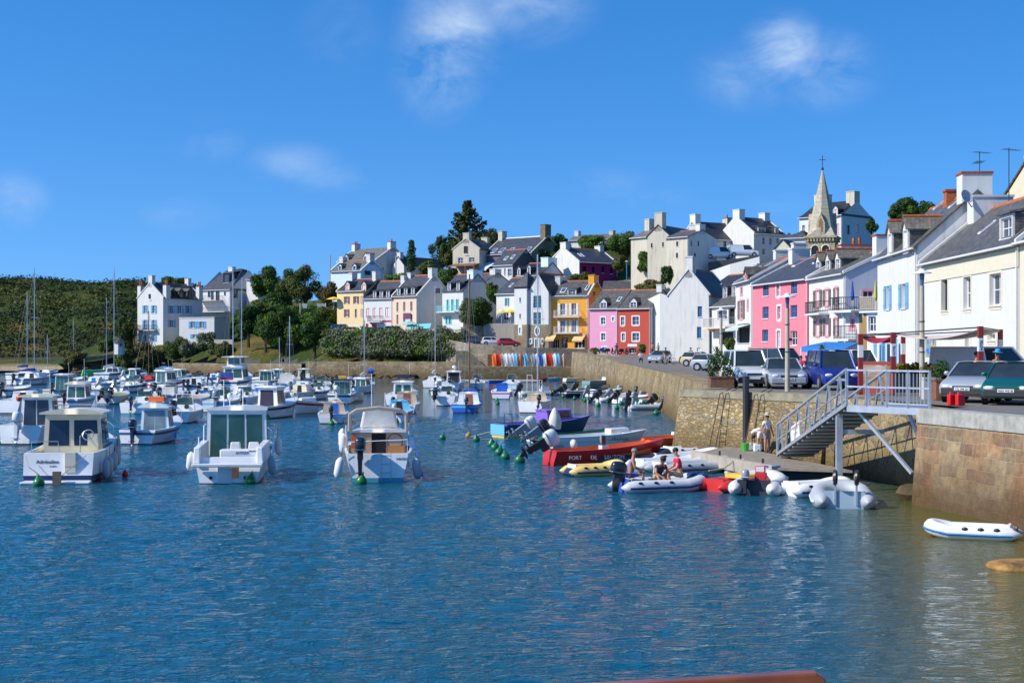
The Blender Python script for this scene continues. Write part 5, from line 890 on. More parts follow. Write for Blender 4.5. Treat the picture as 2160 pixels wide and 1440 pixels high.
# ------------------------------------------------------------------ boats
GEL = mat('white_gelcoat', (.85, .85, .83), .25, var=.08, scale=1.2, coat=.3, streak=.12); CRM = mat('cream_gelcoat', (.76, .70, .52), .3, var=.06, scale=1.2, coat=.3); GELG = mat('pale_grey_gelcoat', (.72, .73, .72), .3, var=.08, coat=.2, streak=.12)
BOOT = mat('dark_antifouling', (.02, .025, .035), .6); NAVY = paint('navy_paint', (.015, .03, .10)); BLU = paint('bright_blue_paint', (.02, .13, .55)); LBLU = paint('light_blue_paint', (.16, .48, .72)); DBLU = paint('petrol_blue_paint', (.02, .09, .16)); REDB = paint('boat_red', (.60, .02, .015)); ORB = paint('boat_orange', (.80, .14, .02)); GRNB = paint('boat_green', (.01, .14, .07)); PUR = paint('boat_purple', (.24, .13, .52)); LIME = paint('lime_hull', (.18, .72, .05)); TAN = paint('tan_paint', (.60, .47, .33), .5); BRN = paint('brown_door_paint', (.28, .10, .05)); OLV = paint('faded_olive_paint', (.40, .36, .12), .6); TQB = paint('turquoise_bottom', (.06, .34, .42)); YEL = paint('yellow_paint', (.80, .52, .08)); BLK = paint('black_paint', (.02, .02, .022), .4); GRYM = paint('motor_grey', (.26, .29, .32), .3); DKM = paint('motor_charcoal', (.022, .027, .036), .25, coat=.4); WTM = paint('motor_white', (.70, .70, .68), .3)
CANW = mat('white_canvas_cover', (.70, .68, .63), .9, var=.15, scale=3, bump=.5); CANN = mat('navy_canvas_cover', (.02, .028, .075), .85, var=.2); CANB = mat('blue_canvas_cover', (.03, .09, .40), .85, var=.2)
RUBG = mat('grey_hypalon', (.40, .43, .45), .55, var=.08, scale=2); RUBL = mat('pale_grey_hypalon', (.62, .63, .63), .5, var=.08, scale=2, streak=.12); RUBD = mat('dark_hypalon', (.035, .04, .05), .5, var=.15); RUBW = mat('white_pvc', (.76, .76, .75), .45, var=.06); RUBR = mat('red_pvc', (.62, .03, .03), .4, var=.08); RUBY = mat('yellow_pvc', (.80, .55, .16), .45, var=.06); RUBB = mat('navy_pvc', (.015, .03, .11), .45, var=.1); RUBBL = mat('blue_pvc_strip', (.03, .22, .55), .45)
BUOYG = mat('green_buoy_plastic', (.010, .15, .065), .4, var=.25, scale=3, coat=.2); BUOYD = mat('bright_buoy_green', (.015, .18, .04), .35, var=.2, scale=3); ROPE = mat('pale_rope', (.45, .40, .30), .9); ROPEB = mat('dark_rope', (.06, .06, .06), .9); STEEL = mat('stainless_tube', (.62, .64, .66), .25, metal=.8, var=.05)
RIG = mat('rigging_wire', (.22, .22, .22), .6); REDBALL = mat('red_float', (.50, .03, .02), .4)
def hull(mb, L, B, fb, rise, tw, mh, boot=None, stripe=None, tc=.55, inner=None, floor=.18, bootz=.07, sheer=None, n=14, deck=None, draft=.32, strpos=(.66, .84), dc=None):
    inner = inner or mh; boot = boot or BOOT; stripe = stripe or mh; dc = dc or mh; st = []
    for i in range(n + 1):
        t = i / n; a = t / .42
        w = B / 2 * (tw + (1 - tw) * math.sin(min(1, a) * math.pi / 2)) if t < .42 else B / 2 * max(.012, 1 - ((t - .42) / .58) ** 2.3)
        zs = fb + rise * t ** 2.2; hs = [-draft * (1 - .5 * t), -.04, bootz, strpos[0] * zs, strpos[1] * zs, zs]; fl = t ** 1.5
        wf = [.02, .80 - .5 * fl, .84 - .48 * fl, .95 - .16 * fl, .98 - .06 * fl, 1.0]
        st.append([(w * f, L * t - (1 - max(0, h) / zs) * .10 * L * t ** 5 + max(0, h - .05) * .2 * (1 - t) ** 12, h) for f, h in zip(wf, hs)])
    bm_ = [boot, boot, mh, stripe, mh]
    for i in range(n):
        for k in range(5):
            for sg in (1, -1):
                a, b, c, d = st[i][k], st[i + 1][k], st[i + 1][k + 1], st[i][k + 1]
                q = [(sg * x, y, z) for x, y, z in (a, b, c, d)]; mb.poly(q if sg > 0 else q[::-1], bm_[k])
    for k in range(5):
        a, b = st[0][k], st[0][k + 1]; mb.poly([(-a[0], a[1], a[2]), (a[0], a[1], a[2]), (b[0], b[1], b[2]), (-b[0], b[1], b[2])], bm_[k])
    ic = int(round(tc * n)); g = .09
    inn = []
    for i in range(n + 1):
        x, y, z = st[i][5]; inn.append((max(0, x - g), y if i else y + g, z + .0))
    for i in range(n):
        for sg in (1, -1):
            a, b = st[i][5], st[i + 1][5]; c, d = inn[i + 1], inn[i]
            mb.poly([(sg * a[0], a[1], a[2]), (sg * b[0], b[1], b[2]), (sg * c[0], c[1], c[2] + .012), (sg * d[0], d[1], d[2] + .012)], dc)
    a, d = st[0][5], inn[0]; mb.poly([(-a[0], a[1], a[2]), (a[0], a[1], a[2]), (d[0], d[1], d[2] + .012), (-d[0], d[1], d[2] + .012)], dc)
    for i in range(n):
        if i < ic:
            p, r_ = inn[i], inn[i + 1]; P2, R2 = (p[0] * .9, p[1], floor), (r_[0] * .9, r_[1], floor)
            for sg in (1, -1): mb.poly([(sg * p[0], p[1], p[2] + .012), (sg * r_[0], r_[1], r_[2] + .012), (sg * R2[0], R2[1], floor), (sg * P2[0], P2[1], floor)], inner)
            mb.poly([(-P2[0], P2[1], floor), (P2[0], P2[1], floor), (R2[0], R2[1], floor), (-R2[0], R2[1], floor)], inner)
            if i == 0: mb.poly([(-p[0], p[1], p[2] + .012), (p[0], p[1], p[2] + .012), (P2[0], P2[1], floor), (-P2[0], P2[1], floor)], inner)
        else:
            p, r_ = inn[i], inn[i + 1]
            for sg in (1, -1): mb.poly([(sg * p[0], p[1], p[2] + .012), (sg * r_[0], r_[1], r_[2] + .012), (0, r_[1], r_[2] + .07 * min(1, r_[0])), (0, p[1], p[2] + .07 * min(1, p[0]))], dc)
    p = inn[ic]
    if ic < n: mb.poly([(-p[0], p[1], floor), (p[0], p[1], floor), (p[0], p[1], p[2] + .012), (0, p[1], p[2] + .07), (-p[0], p[1], p[2] + .012)], inner)
    return st, inn
def outboard(parent, x, y, z, tilt=0., cowl=None, leg=None, s=1., turn=0.):
    cowl = cowl or DKM; leg = leg or cowl
    M = Matrix.Translation((x, y, z)) @ Matrix.Rotation(turn, 4, 'Z') @ Matrix.Rotation(-tilt, 4, 'X') @ Matrix.Scale(s, 4)
    q = MB(M); q.box(-.10, .10, -.08, .10, -.22, .06, leg); q.hexa([(-.06, -.34, -.75), (.06, -.34, -.75), (.06, -.12, -.75), (-.06, -.12, -.75)], [(-.09, -.36, .08), (.09, -.36, .08), (.09, -.06, .08), (-.09, -.06, .08)], leg)
    q.box(-.13, .13, -.52, -.08, -.66, -.63, leg); q.blob((0, -.26, -.86), (.055, .26, .065), leg, 2, 8, 6); q.hexa([(-.015, -.26, -1.08), (.015, -.26, -1.08), (.015, -.2, -1.08), (-.015, -.2, -1.08)], [(-.02, -.34, -.86), (.02, -.34, -.86), (.02, -.12, -.86), (-.02, -.12, -.86)], leg)
    for k in range(3):
        a = k * 2.094; q.add([(0, -.50, -.86), (.12 * math.cos(a), -.54, -.86 + .12 * math.sin(a)), (.13 * math.cos(a + .6), -.50, -.86 + .13 * math.sin(a + .6))], [(0, 1, 2)], leg)
    o = q.build('outboard_motor', parent)
    q = MB(M); q.blob((0, -.20, .30), (.19, .32, .27), cowl, 3.2, 16, 10); q.build('cowl', o, smooth=2)
    q = MB(M); q.box(-.196, .196, -.50, .06, .13, .16, GRYM if cowl is not GRYM else WTM); q.build('cowl_band', o)
    return o
def tubeframe(parent, pts, m=None, r=.02, name='rail'):
    for p in pts: q = MB(); q.tube(p, r, m or STEEL, 5); o = q.build(name, parent)
    return o
def cabin(parent, y0, y1, w0, z0, h, m, w1=None, roof=None, rake=.25, tr=.85, over=.15, style='door', glass=None, rear=0., side=True, roofh=.10, front=True, rn='cabin_roof', fr=None):
    """wheelhouse; rear wall faces the stern"""
    w1 = w1 if w1 is not None else w0 * .8; glass = glass or GLG; zt = z0 + h
    b = [(-w0, y0, z0), (w0, y0, z0), (w1, y1, z0), (-w1, y1, z0)]; t = [(-w0 * tr, y0 + rear, zt), (w0 * tr, y0 + rear, zt), (w1 * tr, y1 - rake * h, zt), (-w1 * tr, y1 - rake * h, zt)]
    q = MB(); q.hexa(b, t, m); c = q.build('cabin', parent)
    q = MB(); k = 8; ri = []
    wa = w0 * tr + over; wb = w1 * tr + over
    for i in range(k + 1):
        s = -1 + 2 * i / k; ri.append((s, roofh * (1 - abs(s) ** 2.6)))
    ya, yb = y0 + rear - over * 1.6, y1 - rake * h + over * 1.2
    for i in range(k):
        (s0, e0), (s1, e1) = ri[i], ri[i + 1]
        q.hexa([(s0 * wa, ya, zt - .01), (s1 * wa, ya, zt - .01), (s1 * wb, yb, zt - .01), (s0 * wb, yb, zt - .01)], [(s0 * wa, ya, zt + .05 + e0), (s1 * wa, ya, zt + .05 + e1), (s1 * wb, yb, zt + .05 + e1 * .8), (s0 * wb, yb, zt + .05 + e0 * .8)], roof or m)
    q.build(rn, parent, smooth=True)
    V = Vector
    def quad(A, B, C, D, u0, u1, v0, v1, off, mt, name, par, frm=None):   # panel proud of a face
        A, B, C, D = V(A), V(B), V(C), V(D); n = (B - A).cross(D - A).normalized(); f = lambda u, v: A.lerp(B, u).lerp(D.lerp(C, u), v)
        e = [f(u0, v0) + n * off, f(u1, v0) + n * off, f(u1, v1) + n * off, f(u0, v1) + n * off]
        fo = None
        if frm:
            q = MB(); ex = .035; L1 = (e[1] - e[0]).length; L2 = (e[3] - e[0]).length; du, dv = (u1 - u0) * ex / L1, (v1 - v0) * ex / L2
            e2 = [f(u0 - du, v0 - dv), f(u1 + du, v0 - dv), f(u1 + du, v1 + dv), f(u0 - du, v1 + dv)]; q.prism([p + n * .002 for p in e2], n * (off - .004), frm); fo = q.build(name, par)
            q = MB(); q.prism([p - n * (off - .003) for p in e], n * (off + .003), mt); q.build('pane', fo)
        else:
            q = MB(); q.prism([p - n * (off - .003) for p in e], n * off, mt); fo = q.build(name, par)
        return fo
    R0 = (b[0], b[1], t[1], t[0])
    if style == 'door':      # two framed windows
        quad(*R0, .10, .42, .42, .86, .014, glass, 'window', c, fr or BLK); quad(*R0, .54, .92, .42, .86, .014, glass, 'window', c, fr or BLK)
    elif style == 'glass':   # full glass rear in three lights
        for i in range(3): quad(*R0, .06 + i * .30, .33 + i * .30, .10, .92, .014, glass, 'window', c, fr or m)
    elif style == 'glass2':
        for i in range(2): quad(*R0, .10 + i * .41, .48 + i * .41, .25, .92, .014, glass, 'window', c, fr or m)
    elif style == 'open': quad(*R0, .08, .92, .05, .95, .014, DARK, 'opening', c)
    elif style == 'curtain': quad(*R0, .12, .80, .05, .90, .014, paint('dark_curtain', (.03, .025, .06), .8), 'curtain', c)
    elif style == 'centre': quad(*R0, .34, .64, .0, .95, .014, DARK, 'door', c)
    elif style and style.startswith('d:'): quad(*R0, .33, .70, .02, .9, .02, {'b': BLU, 'n': BRN, 'r': BRN}[style[2]], 'door', c)
    if side:
        for A, B, C, D in ((b[1], b[2], t[2], t[1]), (b[3], b[0], t[0], t[3])):
            quad(A, B, C, D, .10, .46, .45, .88, .012, glass, 'window', c, fr or BLK); quad(A, B, C, D, .55, .88, .45, .88, .012, glass, 'window', c, fr or BLK)
    if front: quad(b[2], b[3], t[3], t[2], .08, .92, .45, .92, .012, glass, 'windscreen', c)
    return c
def consolescreen(parent, y, w, z, h, hoop=None):
    q = MB(); q.hexa([(-w, y - .05, z - .5), (w, y - .05, z - .5), (w * .9, y + .9, z - .5), (-w * .9, y + .9, z - .5)], [(-w, y, z), (w, y, z), (w * .8, y + .8, z - .05), (-w * .8, y + .8, z - .05)], GEL); c = q.build('console', parent)
    q = MB(); q.prism([(-w, y + .2, z), (w, y + .2, z), (w * .8, y + .05, z + h), (-w * .8, y + .05, z + h)], (0, .025, 0), GLG); q.build('windscreen', c)
    tubeframe(parent, [[(-w - .05, y, z - .4), (-w * .85, y, z + h + .25), (w * .85, y, z + h + .25), (w + .05, y, z - .4)]], hoop or STEEL, .025, 'hoop')
    q = MB(); q.lathe([(.17, 0), (.17, .02)], BLK, 10, (w * .3, y - .12, z - .12), Matrix.Rotation(R_(70), 3, 'X')); q.build('steering_wheel', c)
def bowrail(parent, st, y0=.55, h=.5, n=14):
    for sg in (1, -1):
        pts = [(sg * max(0, p[5][0] - .06), p[5][1], p[5][2] + h) for i, p in enumerate(st) if i / n >= y0]; q = MB(); q.tube(pts, .016, STEEL, 5)
        for i, p in enumerate(st):
            if i / n >= y0 and i % 2 == 0: q.tube([(sg * max(0, p[5][0] - .06), p[5][1], p[5][2]), (sg * max(0, p[5][0] - .06), p[5][1], p[5][2] + h)], .014, STEEL, 4)
        q.build('bow_rail', parent)
def mast(parent, y, z, H_, m=None, boom=0., cover=None, stays=True, L=6, B=2, fb=.8, r=.055, spread=.55):
    m = m or ALU; q = MB(); q.tube([(0, y, z), (0, y, z + H_)], r, m, 7)
    if H_ > 5: q.tube([(-.55, y, z + H_ * spread), (.55, y, z + H_ * spread)], .025, m, 4)
    mo = q.build('mast', parent)
    if stays:
        q = MB()
        for p in ((B * .45, y - .2, fb), (-B * .45, y - .2, fb), (0, L * .98, fb + .2), (0, .05, fb)): q.tube([(0, y, z + H_ * .98), p], .012, RIG, 3)
        q.build('rigging', parent)
    if boom:
        q = MB(); q.tube([(0, y - .1, z + .9), (0, y - boom, z + .95)], .05, m, 6); bo = q.build('boom', parent)
        if cover: q = MB(); q.tube([(0, y - .05, z + 1.1), (0, y - boom * .4, z + 1.12), (0, y - boom, z + 1.0)], [.24, .19, .08], cover, 7); q.build('sail_cover', parent)
def lettering(text, parent, M, size, m, name='lettering', align='CENTER'):
    cu = bpy.data.curves.new(name, 'FONT'); cu.body = text; cu.size = size; cu.align_x = align; cu.extrude = .004
    tmp = bpy.data.objects.new(name, cu); COL.objects.link(tmp); dg = bpy.context.evaluated_depsgraph_get(); me = bpy.data.meshes.new_from_object(tmp.evaluated_get(dg)); bpy.data.objects.remove(tmp)
    me.materials.clear(); me.materials.append(m); me.transform(M); o = bpy.data.objects.new(name, me); COL.objects.link(o); o.parent = parent; return o
TXT = Matrix(((1, 0, 0, 0), (0, 0, -1, 0), (0, 1, 0, 0), (0, 0, 0, 1)))       # text standing up, read from the stern (-y)
def broot(name, label, px, py, hd, cat='boat', group=None, z=0., d=None):
    d = d or DW(py); x, y = v2(px, d); return empty(name, (x, y, z), label, cat, group, -R_(hd))
GB = 'small boats moored in the harbour'
def cruiser(label, px, py, hd=8., L=5.5, B=2.1, fb=.62, rise=.35, mh=None, boot=None, stripe=None, cab=None, motor=(), cuddy=None, console=False, hoop=None, mastH=0, boom=0, cover=None, rail=True, bimini=None, tc=None, inner=None, antenna=0, name='motorboat', tw=.86, extras=None, mz=None, mastm=None, **k):
    hd -= 8; stripe = stripe or [GEL, NAVY, GRYM, GEL, LBLU, GEL, REDB][int(px) % 7]; antenna = antenna or (1.5 if cab else 0)
    root = broot(name, label, px, py, hd, 'sailing boat' if name == 'sailboat' else 'boat', GB)
    q = MB(); st, inn = hull(q, L, B, fb, rise, tw, mh or GEL, boot, stripe, tc or (.52 if (cab or cuddy) else .62), inner or GEL); q.build('hull', root, smooth=True)
    if cab:
        c = dict(y0=.40 * L, y1=.68 * L, w0=B * .36, z0=.2, h=1.75, m=mh or GEL); c.update(cab); cabin(root, **c)
    if cuddy:
        c = dict(y0=.48 * L, y1=.86 * L, w0=B * .40, w1=B * .16, z0=fb - .15, h=.62, m=GEL, rake=.6, over=.02, style='d:b', side=False, tr=.8, roofh=.05, rn='cuddy_roof', front=False); c.update(cuddy); cabin(root, **c)
    if console: consolescreen(root, .46 * L, B * .26, fb + .35, .45, hoop)
    for m_ in motor: outboard(root, m_[0], -.02, fb + .05, *(m_[1:]))
    if rail: bowrail(root, st, .6, .42)
    if mastH: mast(root, .55 * L, mz or fb, mastH, mastm, boom, cover, True, L, B, fb)
    if bimini:
        q = MB(); w_ = B * .42; pts = [(-w_, .3 + 1.0 * (L * .12)), (w_, 0)]
        ar = [(w_ * math.cos(t), fb + 1.0 + .35 * math.sin(t)) for t in [math.pi * i / 8 for i in range(9)]]
        for (x0, z0), (x1, z1) in zip(ar, ar[1:]): q.hexa([(x0, L * .22, z0), (x1, L * .22, z1), (x1, L * .62, z1), (x0, L * .62, z0)], [(x0, L * .22, z0 + .03), (x1, L * .22, z1 + .03), (x1, L * .62, z1 + .03), (x0, L * .62, z0 + .03)], bimini)
        q.build('canopy', root, smooth=True); tubeframe(root, [[(-w_, L * .3, fb), (-w_, L * .3, fb + 1.05)], [(w_, L * .3, fb), (w_, L * .3, fb + 1.05)], [(-w_, L * .6, fb), (-w_, L * .6, fb + 1.05)], [(w_, L * .6, fb), (w_, L * .6, fb + 1.05)]], STEEL, .02, 'canopy_frame')
    if antenna: tubeframe(root, [[(B * .2, .5 * L, 2.0), (B * .2, .48 * L, 2.0 + antenna)]], paint('white_aerial', (.8, .8, .8)), .015, 'aerial')
    if extras: extras(root, L, B, fb)
    return root
def buoy(px, py, r=.32, label=None, group=None, m=None, d=None, lean=0., name='mooring_buoy'):
    r *= .62; d = d or DW(py); x, y = v2(px, d); root = empty(name, (x, y, 0), label, 'buoy', group, rnd.uniform(0, 6))
    M = Matrix.Rotation(rnd.uniform(-.25, .25), 3, 'X') @ Matrix.Rotation(rnd.uniform(-.25, .25), 3, 'Y')
    q = MB(); q.lathe([(.02, -.75 * r), (.55 * r, -.62 * r), (.9 * r, -.25 * r), (1.0 * r, .15 * r), (.88 * r, .55 * r), (.55 * r, .95 * r), (.26 * r, 1.25 * r), (.2 * r, 1.5 * r)], m or BUOYG, 14, (0, 0, .06), M); q.build('float', root, smooth=2)
    q = MB(); q.tube([tuple(M @ Vector((.16 * r * math.cos(t), 0, 1.62 * r + .22 * r * math.sin(t))) + Vector((0, 0, .06))) for t in [i * math.pi / 4 for i in range(8)]], .05 * r, ROPEB, 5, True); q.build('ring', root)
    return root
def fender(loc, L=.6, r=.12, label='white fender', m=None, tilt=0., rz=0.):
    root = empty('fender', loc, label, 'fender', 'fenders hanging from the front boats', rz); M = Matrix.Rotation(tilt, 4, 'Y')
    q = MB(M); q.lathe([(.02, -L), (r * .6, -L + .05), (r, -L + .16), (r, -.16), (r * .6, -.05), (.03, 0)], m or RUBL, 10); q.build('body', root, smooth=True)
    q = MB(M); q.tube([(0, 0, -.02), (0, 0, .35)], .012, ROPEB, 4); q.build('lanyard', root); return root
def BW(root, p):   # boat-local point to world
    return Matrix.Translation(root.location) @ root.rotation_euler.to_matrix().to_4x4() @ Vector(p)
# ---- front row, left: white pilot boat with cream wheelhouse
A1 = broot('motorboat', 'white pilot boat named Adrénaline with a cream wheelhouse and a navy waterline band', 121, 1019, -4, 'boat', GB)
L, B = 6.6, 2.62; q = MB(); st, inn = hull(q, L, B, 1.05, .55, .93, GEL, BOOT, NAVY, .55, CRM, .35, .0, strpos=(.10, .26)); q.build('hull', A1, smooth=True)
q = MB(); q.box(-B * .46, B * .46, -.40, -.02, .0, .085, GEL); q.build('swim_platform', A1, bevel=.03)
q = MB(); q.box(.25, .62, .03, .3, .38, 1.075, CRM); q.box(.25, .62, .03, .1, .55, .60, GEL); q.build('transom_gate', A1)
q = MB(); q.box(-.05, .25, -.5, -.46, -.12, .46, mat('rust_bracket', (.2, .15, .1), .8)); q.build('ladder_bracket', A1)
cabin(A1, 2.3, 4.6, 1.12, .4, 1.95, CRM, .95, CRM, .3, .88, .17, 'door', glassm('cabin_glass', (.02, .04, .08)), roofh=.14)
tubeframe(A1, [[(-1.0, .4, 1.05), (-1.0, .4, 1.45), (-.1, .5, 1.45), (-.05, .5, 1.05)], [(.72, .3, 1.0), (.72, .3, 1.65), (.72, .5, 1.65)]], STEEL, .018, 'handrail')
q = MB(); q.box(.62, 1.0, 1.9, 2.28, 1.05, 1.62, CRM); q.build('helm_console', A1); q = MB(); M_ = Matrix.Translation((.66, 1.82, 1.6)) @ Matrix.Rotation(R_(65), 4, 'X'); q.M = M_
q.tube([(.2 * math.cos(t), .2 * math.sin(t), 0) for t in [i * math.pi / 8 for i in range(16)]], .018, STEEL, 5, True)
for t in (0.5, 2.6, 4.7): q.tube([(0, 0, 0), (.2 * math.cos(t), .2 * math.sin(t), 0)], .012, STEEL, 4)
q.build('steering_wheel', A1)
tubeframe(A1, [[(-.9, 3.3, 2.62), (-.9, 4.2, 2.62), (.9, 4.2, 2.62), (.9, 3.3, 2.62)]], STEEL, .018, 'roof_rail'); bowrail(A1, st, .6, .45)
lettering('Adrénaline', A1, Matrix.Translation((-.38, .118, .70)) @ Matrix.Rotation(R_(-11.3), 4, 'X') @ TXT, .18, paint('lettering_brown', (.08, .05, .05))); lettering('SAUZON', A1, Matrix.Translation((-.18, .096, .58)) @ Matrix.Rotation(R_(-11.3), 4, 'X') @ TXT, .06, BLK)
for i, (y, zz) in enumerate([(1.1, .55), (1.7, .62), (2.5, .72), (3.5, .85), (5.3, 1.1)]):
    w_ = B / 2 * (1 if y < 3 else .93 if y < 4 else .64) + .15; p = BW(A1, (w_, y, zz + .22)); fender(p, .72, .14, ['aft grey fender beside the navy band of Adrénaline', 'second grey fender from the stern of Adrénaline', 'middle grey fender on the side of Adrénaline', 'fourth grey fender on the side of Adrénaline', 'forward grey fender near the bow of Adrénaline'][i], RUBG)
buoy(82, 1024, .33, 'green mooring buoy in front of the transom of Adrénaline', 'green mooring buoys', BUOYD); buoy(264, 1004, .2, 'small red float at the bow line of Adrénaline', None, REDBALL); buoy(208, 1012, .2, 'small red float under the fenders of Adrénaline', None, REDBALL)
p0 = BW(A1, (1.0, .02, .98)); q = MB(); q.tube([p0, (p0 + BW(A1, (.3, -.5, .35))) / 2, BW(A1, (.2, -.5, .25))], .014, ROPE, 5); q.tube([BW(A1, (-1.1, .02, .98)), BW(A1, (-.9, -.3, .6)), Vector((*v2(84, 50), .3))], .014, ROPE, 5); tag(q.build('mooring_rope'), 'slack mooring rope across the transom of Adrénaline', 'rope')
# ---- front row, middle: white day cruiser with glass rear
A2 = broot('motorboat', 'white motor cruiser with a green tinted glass wheelhouse and blank stern platform', 481, 1020, -3, 'boat', GB)
L, B = 6.4, 2.55; q = MB(); st, inn = hull(q, L, B, .92, .5, .93, GEL, BOOT, GEL, .55, GELG, .42, .03); q.build('hull', A2, smooth=True)
q = MB(); q.box(-B * .48, B * .48, -.28, .0, .62, .72, GEL); q.box(-B * .48, B * .48, -.285, -.278, .60, .63, BLK); q.build('stern_platform', A2, bevel=.02)
q = MB(); q.box(-.36, .14, -.02, .4, .02, .61, GELG); q.build('motor_well', A2)
q = MB(); q.hexa([(-1.24, .0, .7), (-.98, .0, .7), (-.98, 2.0, .7), (-1.24, 2.0, .7)], [(-1.2, .1, 1.28), (-.98, .1, 1.28), (-.98, 2.0, 1.42), (-1.24, 2.0, 1.42)], GEL); q.build('cockpit_coaming', A2, bevel=.04); q = MB(); q.hexa([(.98, .0, .7), (1.24, .0, .7), (1.24, 2.0, .7), (.98, 2.0, .7)], [(.98, .1, 1.28), (1.2, .1, 1.28), (1.24, 2.0, 1.42), (.98, 2.0, 1.42)], GEL); q.build('cockpit_coaming', A2, bevel=.04)
q = MB(); q.box(-.35, .98, .35, .9, .7, 1.18, GEL); q.build('stern_locker', A2, bevel=.05)
cabin(A2, 2.2, 4.6, 1.12, .45, 2.05, GEL, .9, GEL, .35, .95, .06, 'glass', GLG, roofh=.1)
for x in (.0, .66):
    q = MB(); q.hexa([(x - .24, 1.7, .75), (x + .24, 1.7, .75), (x + .24, 1.95, .75), (x - .24, 1.95, .75)], [(x - .17, 1.8, 1.35), (x + .17, 1.8, 1.35), (x + .17, 1.95, 1.35), (x - .17, 1.95, 1.35)], GELG); q.build('seat', A2, bevel=.04)
tubeframe(A2, [[(-1.15, 1.9, 1.4), (-1.15, 1.95, 1.95), (-1.1, 2.1, 1.98)], [(-1.15, .8, 1.3), (-1.15, .8, 1.6)], [(1.15, 3.6, 1.4), (1.3, 3.7, 1.95)]], paint('white_tube', (.8, .8, .8)), .025, 'handrail'); bowrail(A2, st, .62, .5)
tubeframe(A2, [[(-.62, 3.2, 2.6), (-.62, 3.2, 3.6)], [(-.4, 3.2, 2.6), (-.4, 3.2, 2.95)], [(.1, 3.1, 2.6), (.1, 3.1, 3.25)]], paint('white_aerial', (.8, .8, .8)), .016, 'aerial'); q = MB(); q.blob((-.4, 3.2, 2.98), (.1, .1, .12), GEL); q.build('radar_dome', A2, smooth=2)
q = MB(); q.lathe([(.06, 0), (.06, .03)], BLK, 10, (-.6, -.01, .22), Matrix.Rotation(R_(90), 3, 'X')); q.build('drain_outlet', A2); q = MB(); q.lathe([(.06, 0), (.06, .03)], BLK, 10, (.6, -.01, .22), Matrix.Rotation(R_(90), 3, 'X')); q.build('drain_outlet', A2)
q = MB(); q.box(.17, .42, -.32, -.286, .22, .6, WOOD); q.build('motor_pad', A2)
lettering('ANTIZA', A2, Matrix.Translation((.45, .345, 1.02)) @ TXT, .13, NAVY); lettering('SAUZON', A2, Matrix.Translation((.85, .345, 1.1)) @ TXT, .09, NAVY)
for i, (x, y, zz, t) in enumerate([(-1.36, .5, 1.1, .1), (1.42, .6, .95, -.1), (1.28, 4.1, 1.4, -.05)]): fender(BW(A2, (x, y, zz)), .7, .14, ['white fender on the left side of the green glass cruiser', 'grey fender at the right stern corner of the green glass cruiser', 'white fender at the bow of the green glass cruiser'][i], [RUBW, RUBG, RUBW][i], t)
buoy(527, 1020, .36, 'green mooring buoy at the stern of the green glass cruiser', 'green mooring buoys', BUOYD)
# ---- front row, right: older sedan cruiser with beige arch
A3 = broot('motorboat', 'older white cruiser with a beige targa arch, open brown cockpit and dark outboard', 797, 1017, -5, 'boat', GB)
L, B = 6.2, 2.5; q = MB(); st, inn = hull(q, L, B, 1.0, .4, .86, GEL, TQB, GEL, .50, TAN, .3, .16); q.build('hull', A3, smooth=True)
cabin(A3, 2.4, 5.2, 1.02, .5, 1.15, TAN, .6, GEL, .55, .98, .06, 'centre', GLG, side=True, roofh=.06, front=False)
q = MB(); q.prism([(-.7, 3.4, 1.75), (.75, 3.4, 1.75), (.6, 3.3, 2.5), (-.55, 3.3, 2.5)], (0, .5, 0), CANW); q.build('folded_canopy', A3, bevel=.08)
q = MB(); ar = [(-1.06, 1.7), (-1.04, 2.32), (-.8, 2.46), (0, 2.55), (.8, 2.46), (1.04, 2.32), (1.06, 1.7)]
q.tube([(x, 2.3, z) for x, z in ar], .075, mat('beige_arch', (.42, .36, .28), .6), 6); q.build('targa_arch', A3)
q = MB(); q.prism([(-.95, 2.45, 1.72), (.95, 2.45, 1.72), (.9, 2.5, 2.38), (-.9, 2.5, 2.38)], (0, .02, 0), GLG); 
q = MB(); q.hexa([(-.9, 2.35, .6), (-.25, 2.35, .6), (-.25, 2.42, .6), (-.9, 2.42, .6)], [(-.9, 2.35, 1.6), (-.25, 2.35, 1.6), (-.25, 2.42, 1.6), (-.9, 2.42, 1.6)], mat('pale_plywood', (.58, .40, .26), .6, var=.15)); q.box(-1.0, -.85, 2.3, 2.36, 1.05, 1.6, ORB); q.build('bulkhead_panel', A3)
q = MB(); M_ = Matrix.Translation((.62, 2.28, 1.32)) @ Matrix.Rotation(R_(85), 4, 'X'); q.M = M_; q.tube([(.28 * math.cos(t), .28 * math.sin(t), 0) for t in [i * math.pi / 10 for i in range(20)]], .02, BLK, 5, True); q.tube([(-.28, 0, 0), (.28, 0, 0)], .015, STEEL, 4); q.build('steering_wheel', A3)
q = MB(); q.box(.35, .95, 2.2, 2.36, .6, 1.15, mat('varnished_locker', (.50, .24, .08), .4)); q.build('locker', A3)
tubeframe(A3, [[(-1.05, .2, 1.0), (-1.05, .2, 1.42), (1.05, .2, 1.5), (1.05, .2, 1.0)], [(1.15, 3.2, 1.2), (1.15, 3.2, 1.95)], [(-1.2, 2.6, 1.2), (-1.2, 2.6, 1.9)]], paint('white_tube', (.8, .8, .8)), .018, 'handrail')
tubeframe(A3, [[(.12, -.05, .1), (.12, -.05, 1.05)], [(.46, -.05, .1), (.46, -.05, 1.05)], [(.12, -.05, .35), (.46, -.05, .35)], [(.12, -.05, .65), (.46, -.05, .65)], [(.12, -.05, .95), (.46, -.05, .95)]], GALV, .016, 'boarding_ladder'); bowrail(A3, st, .6, .45)
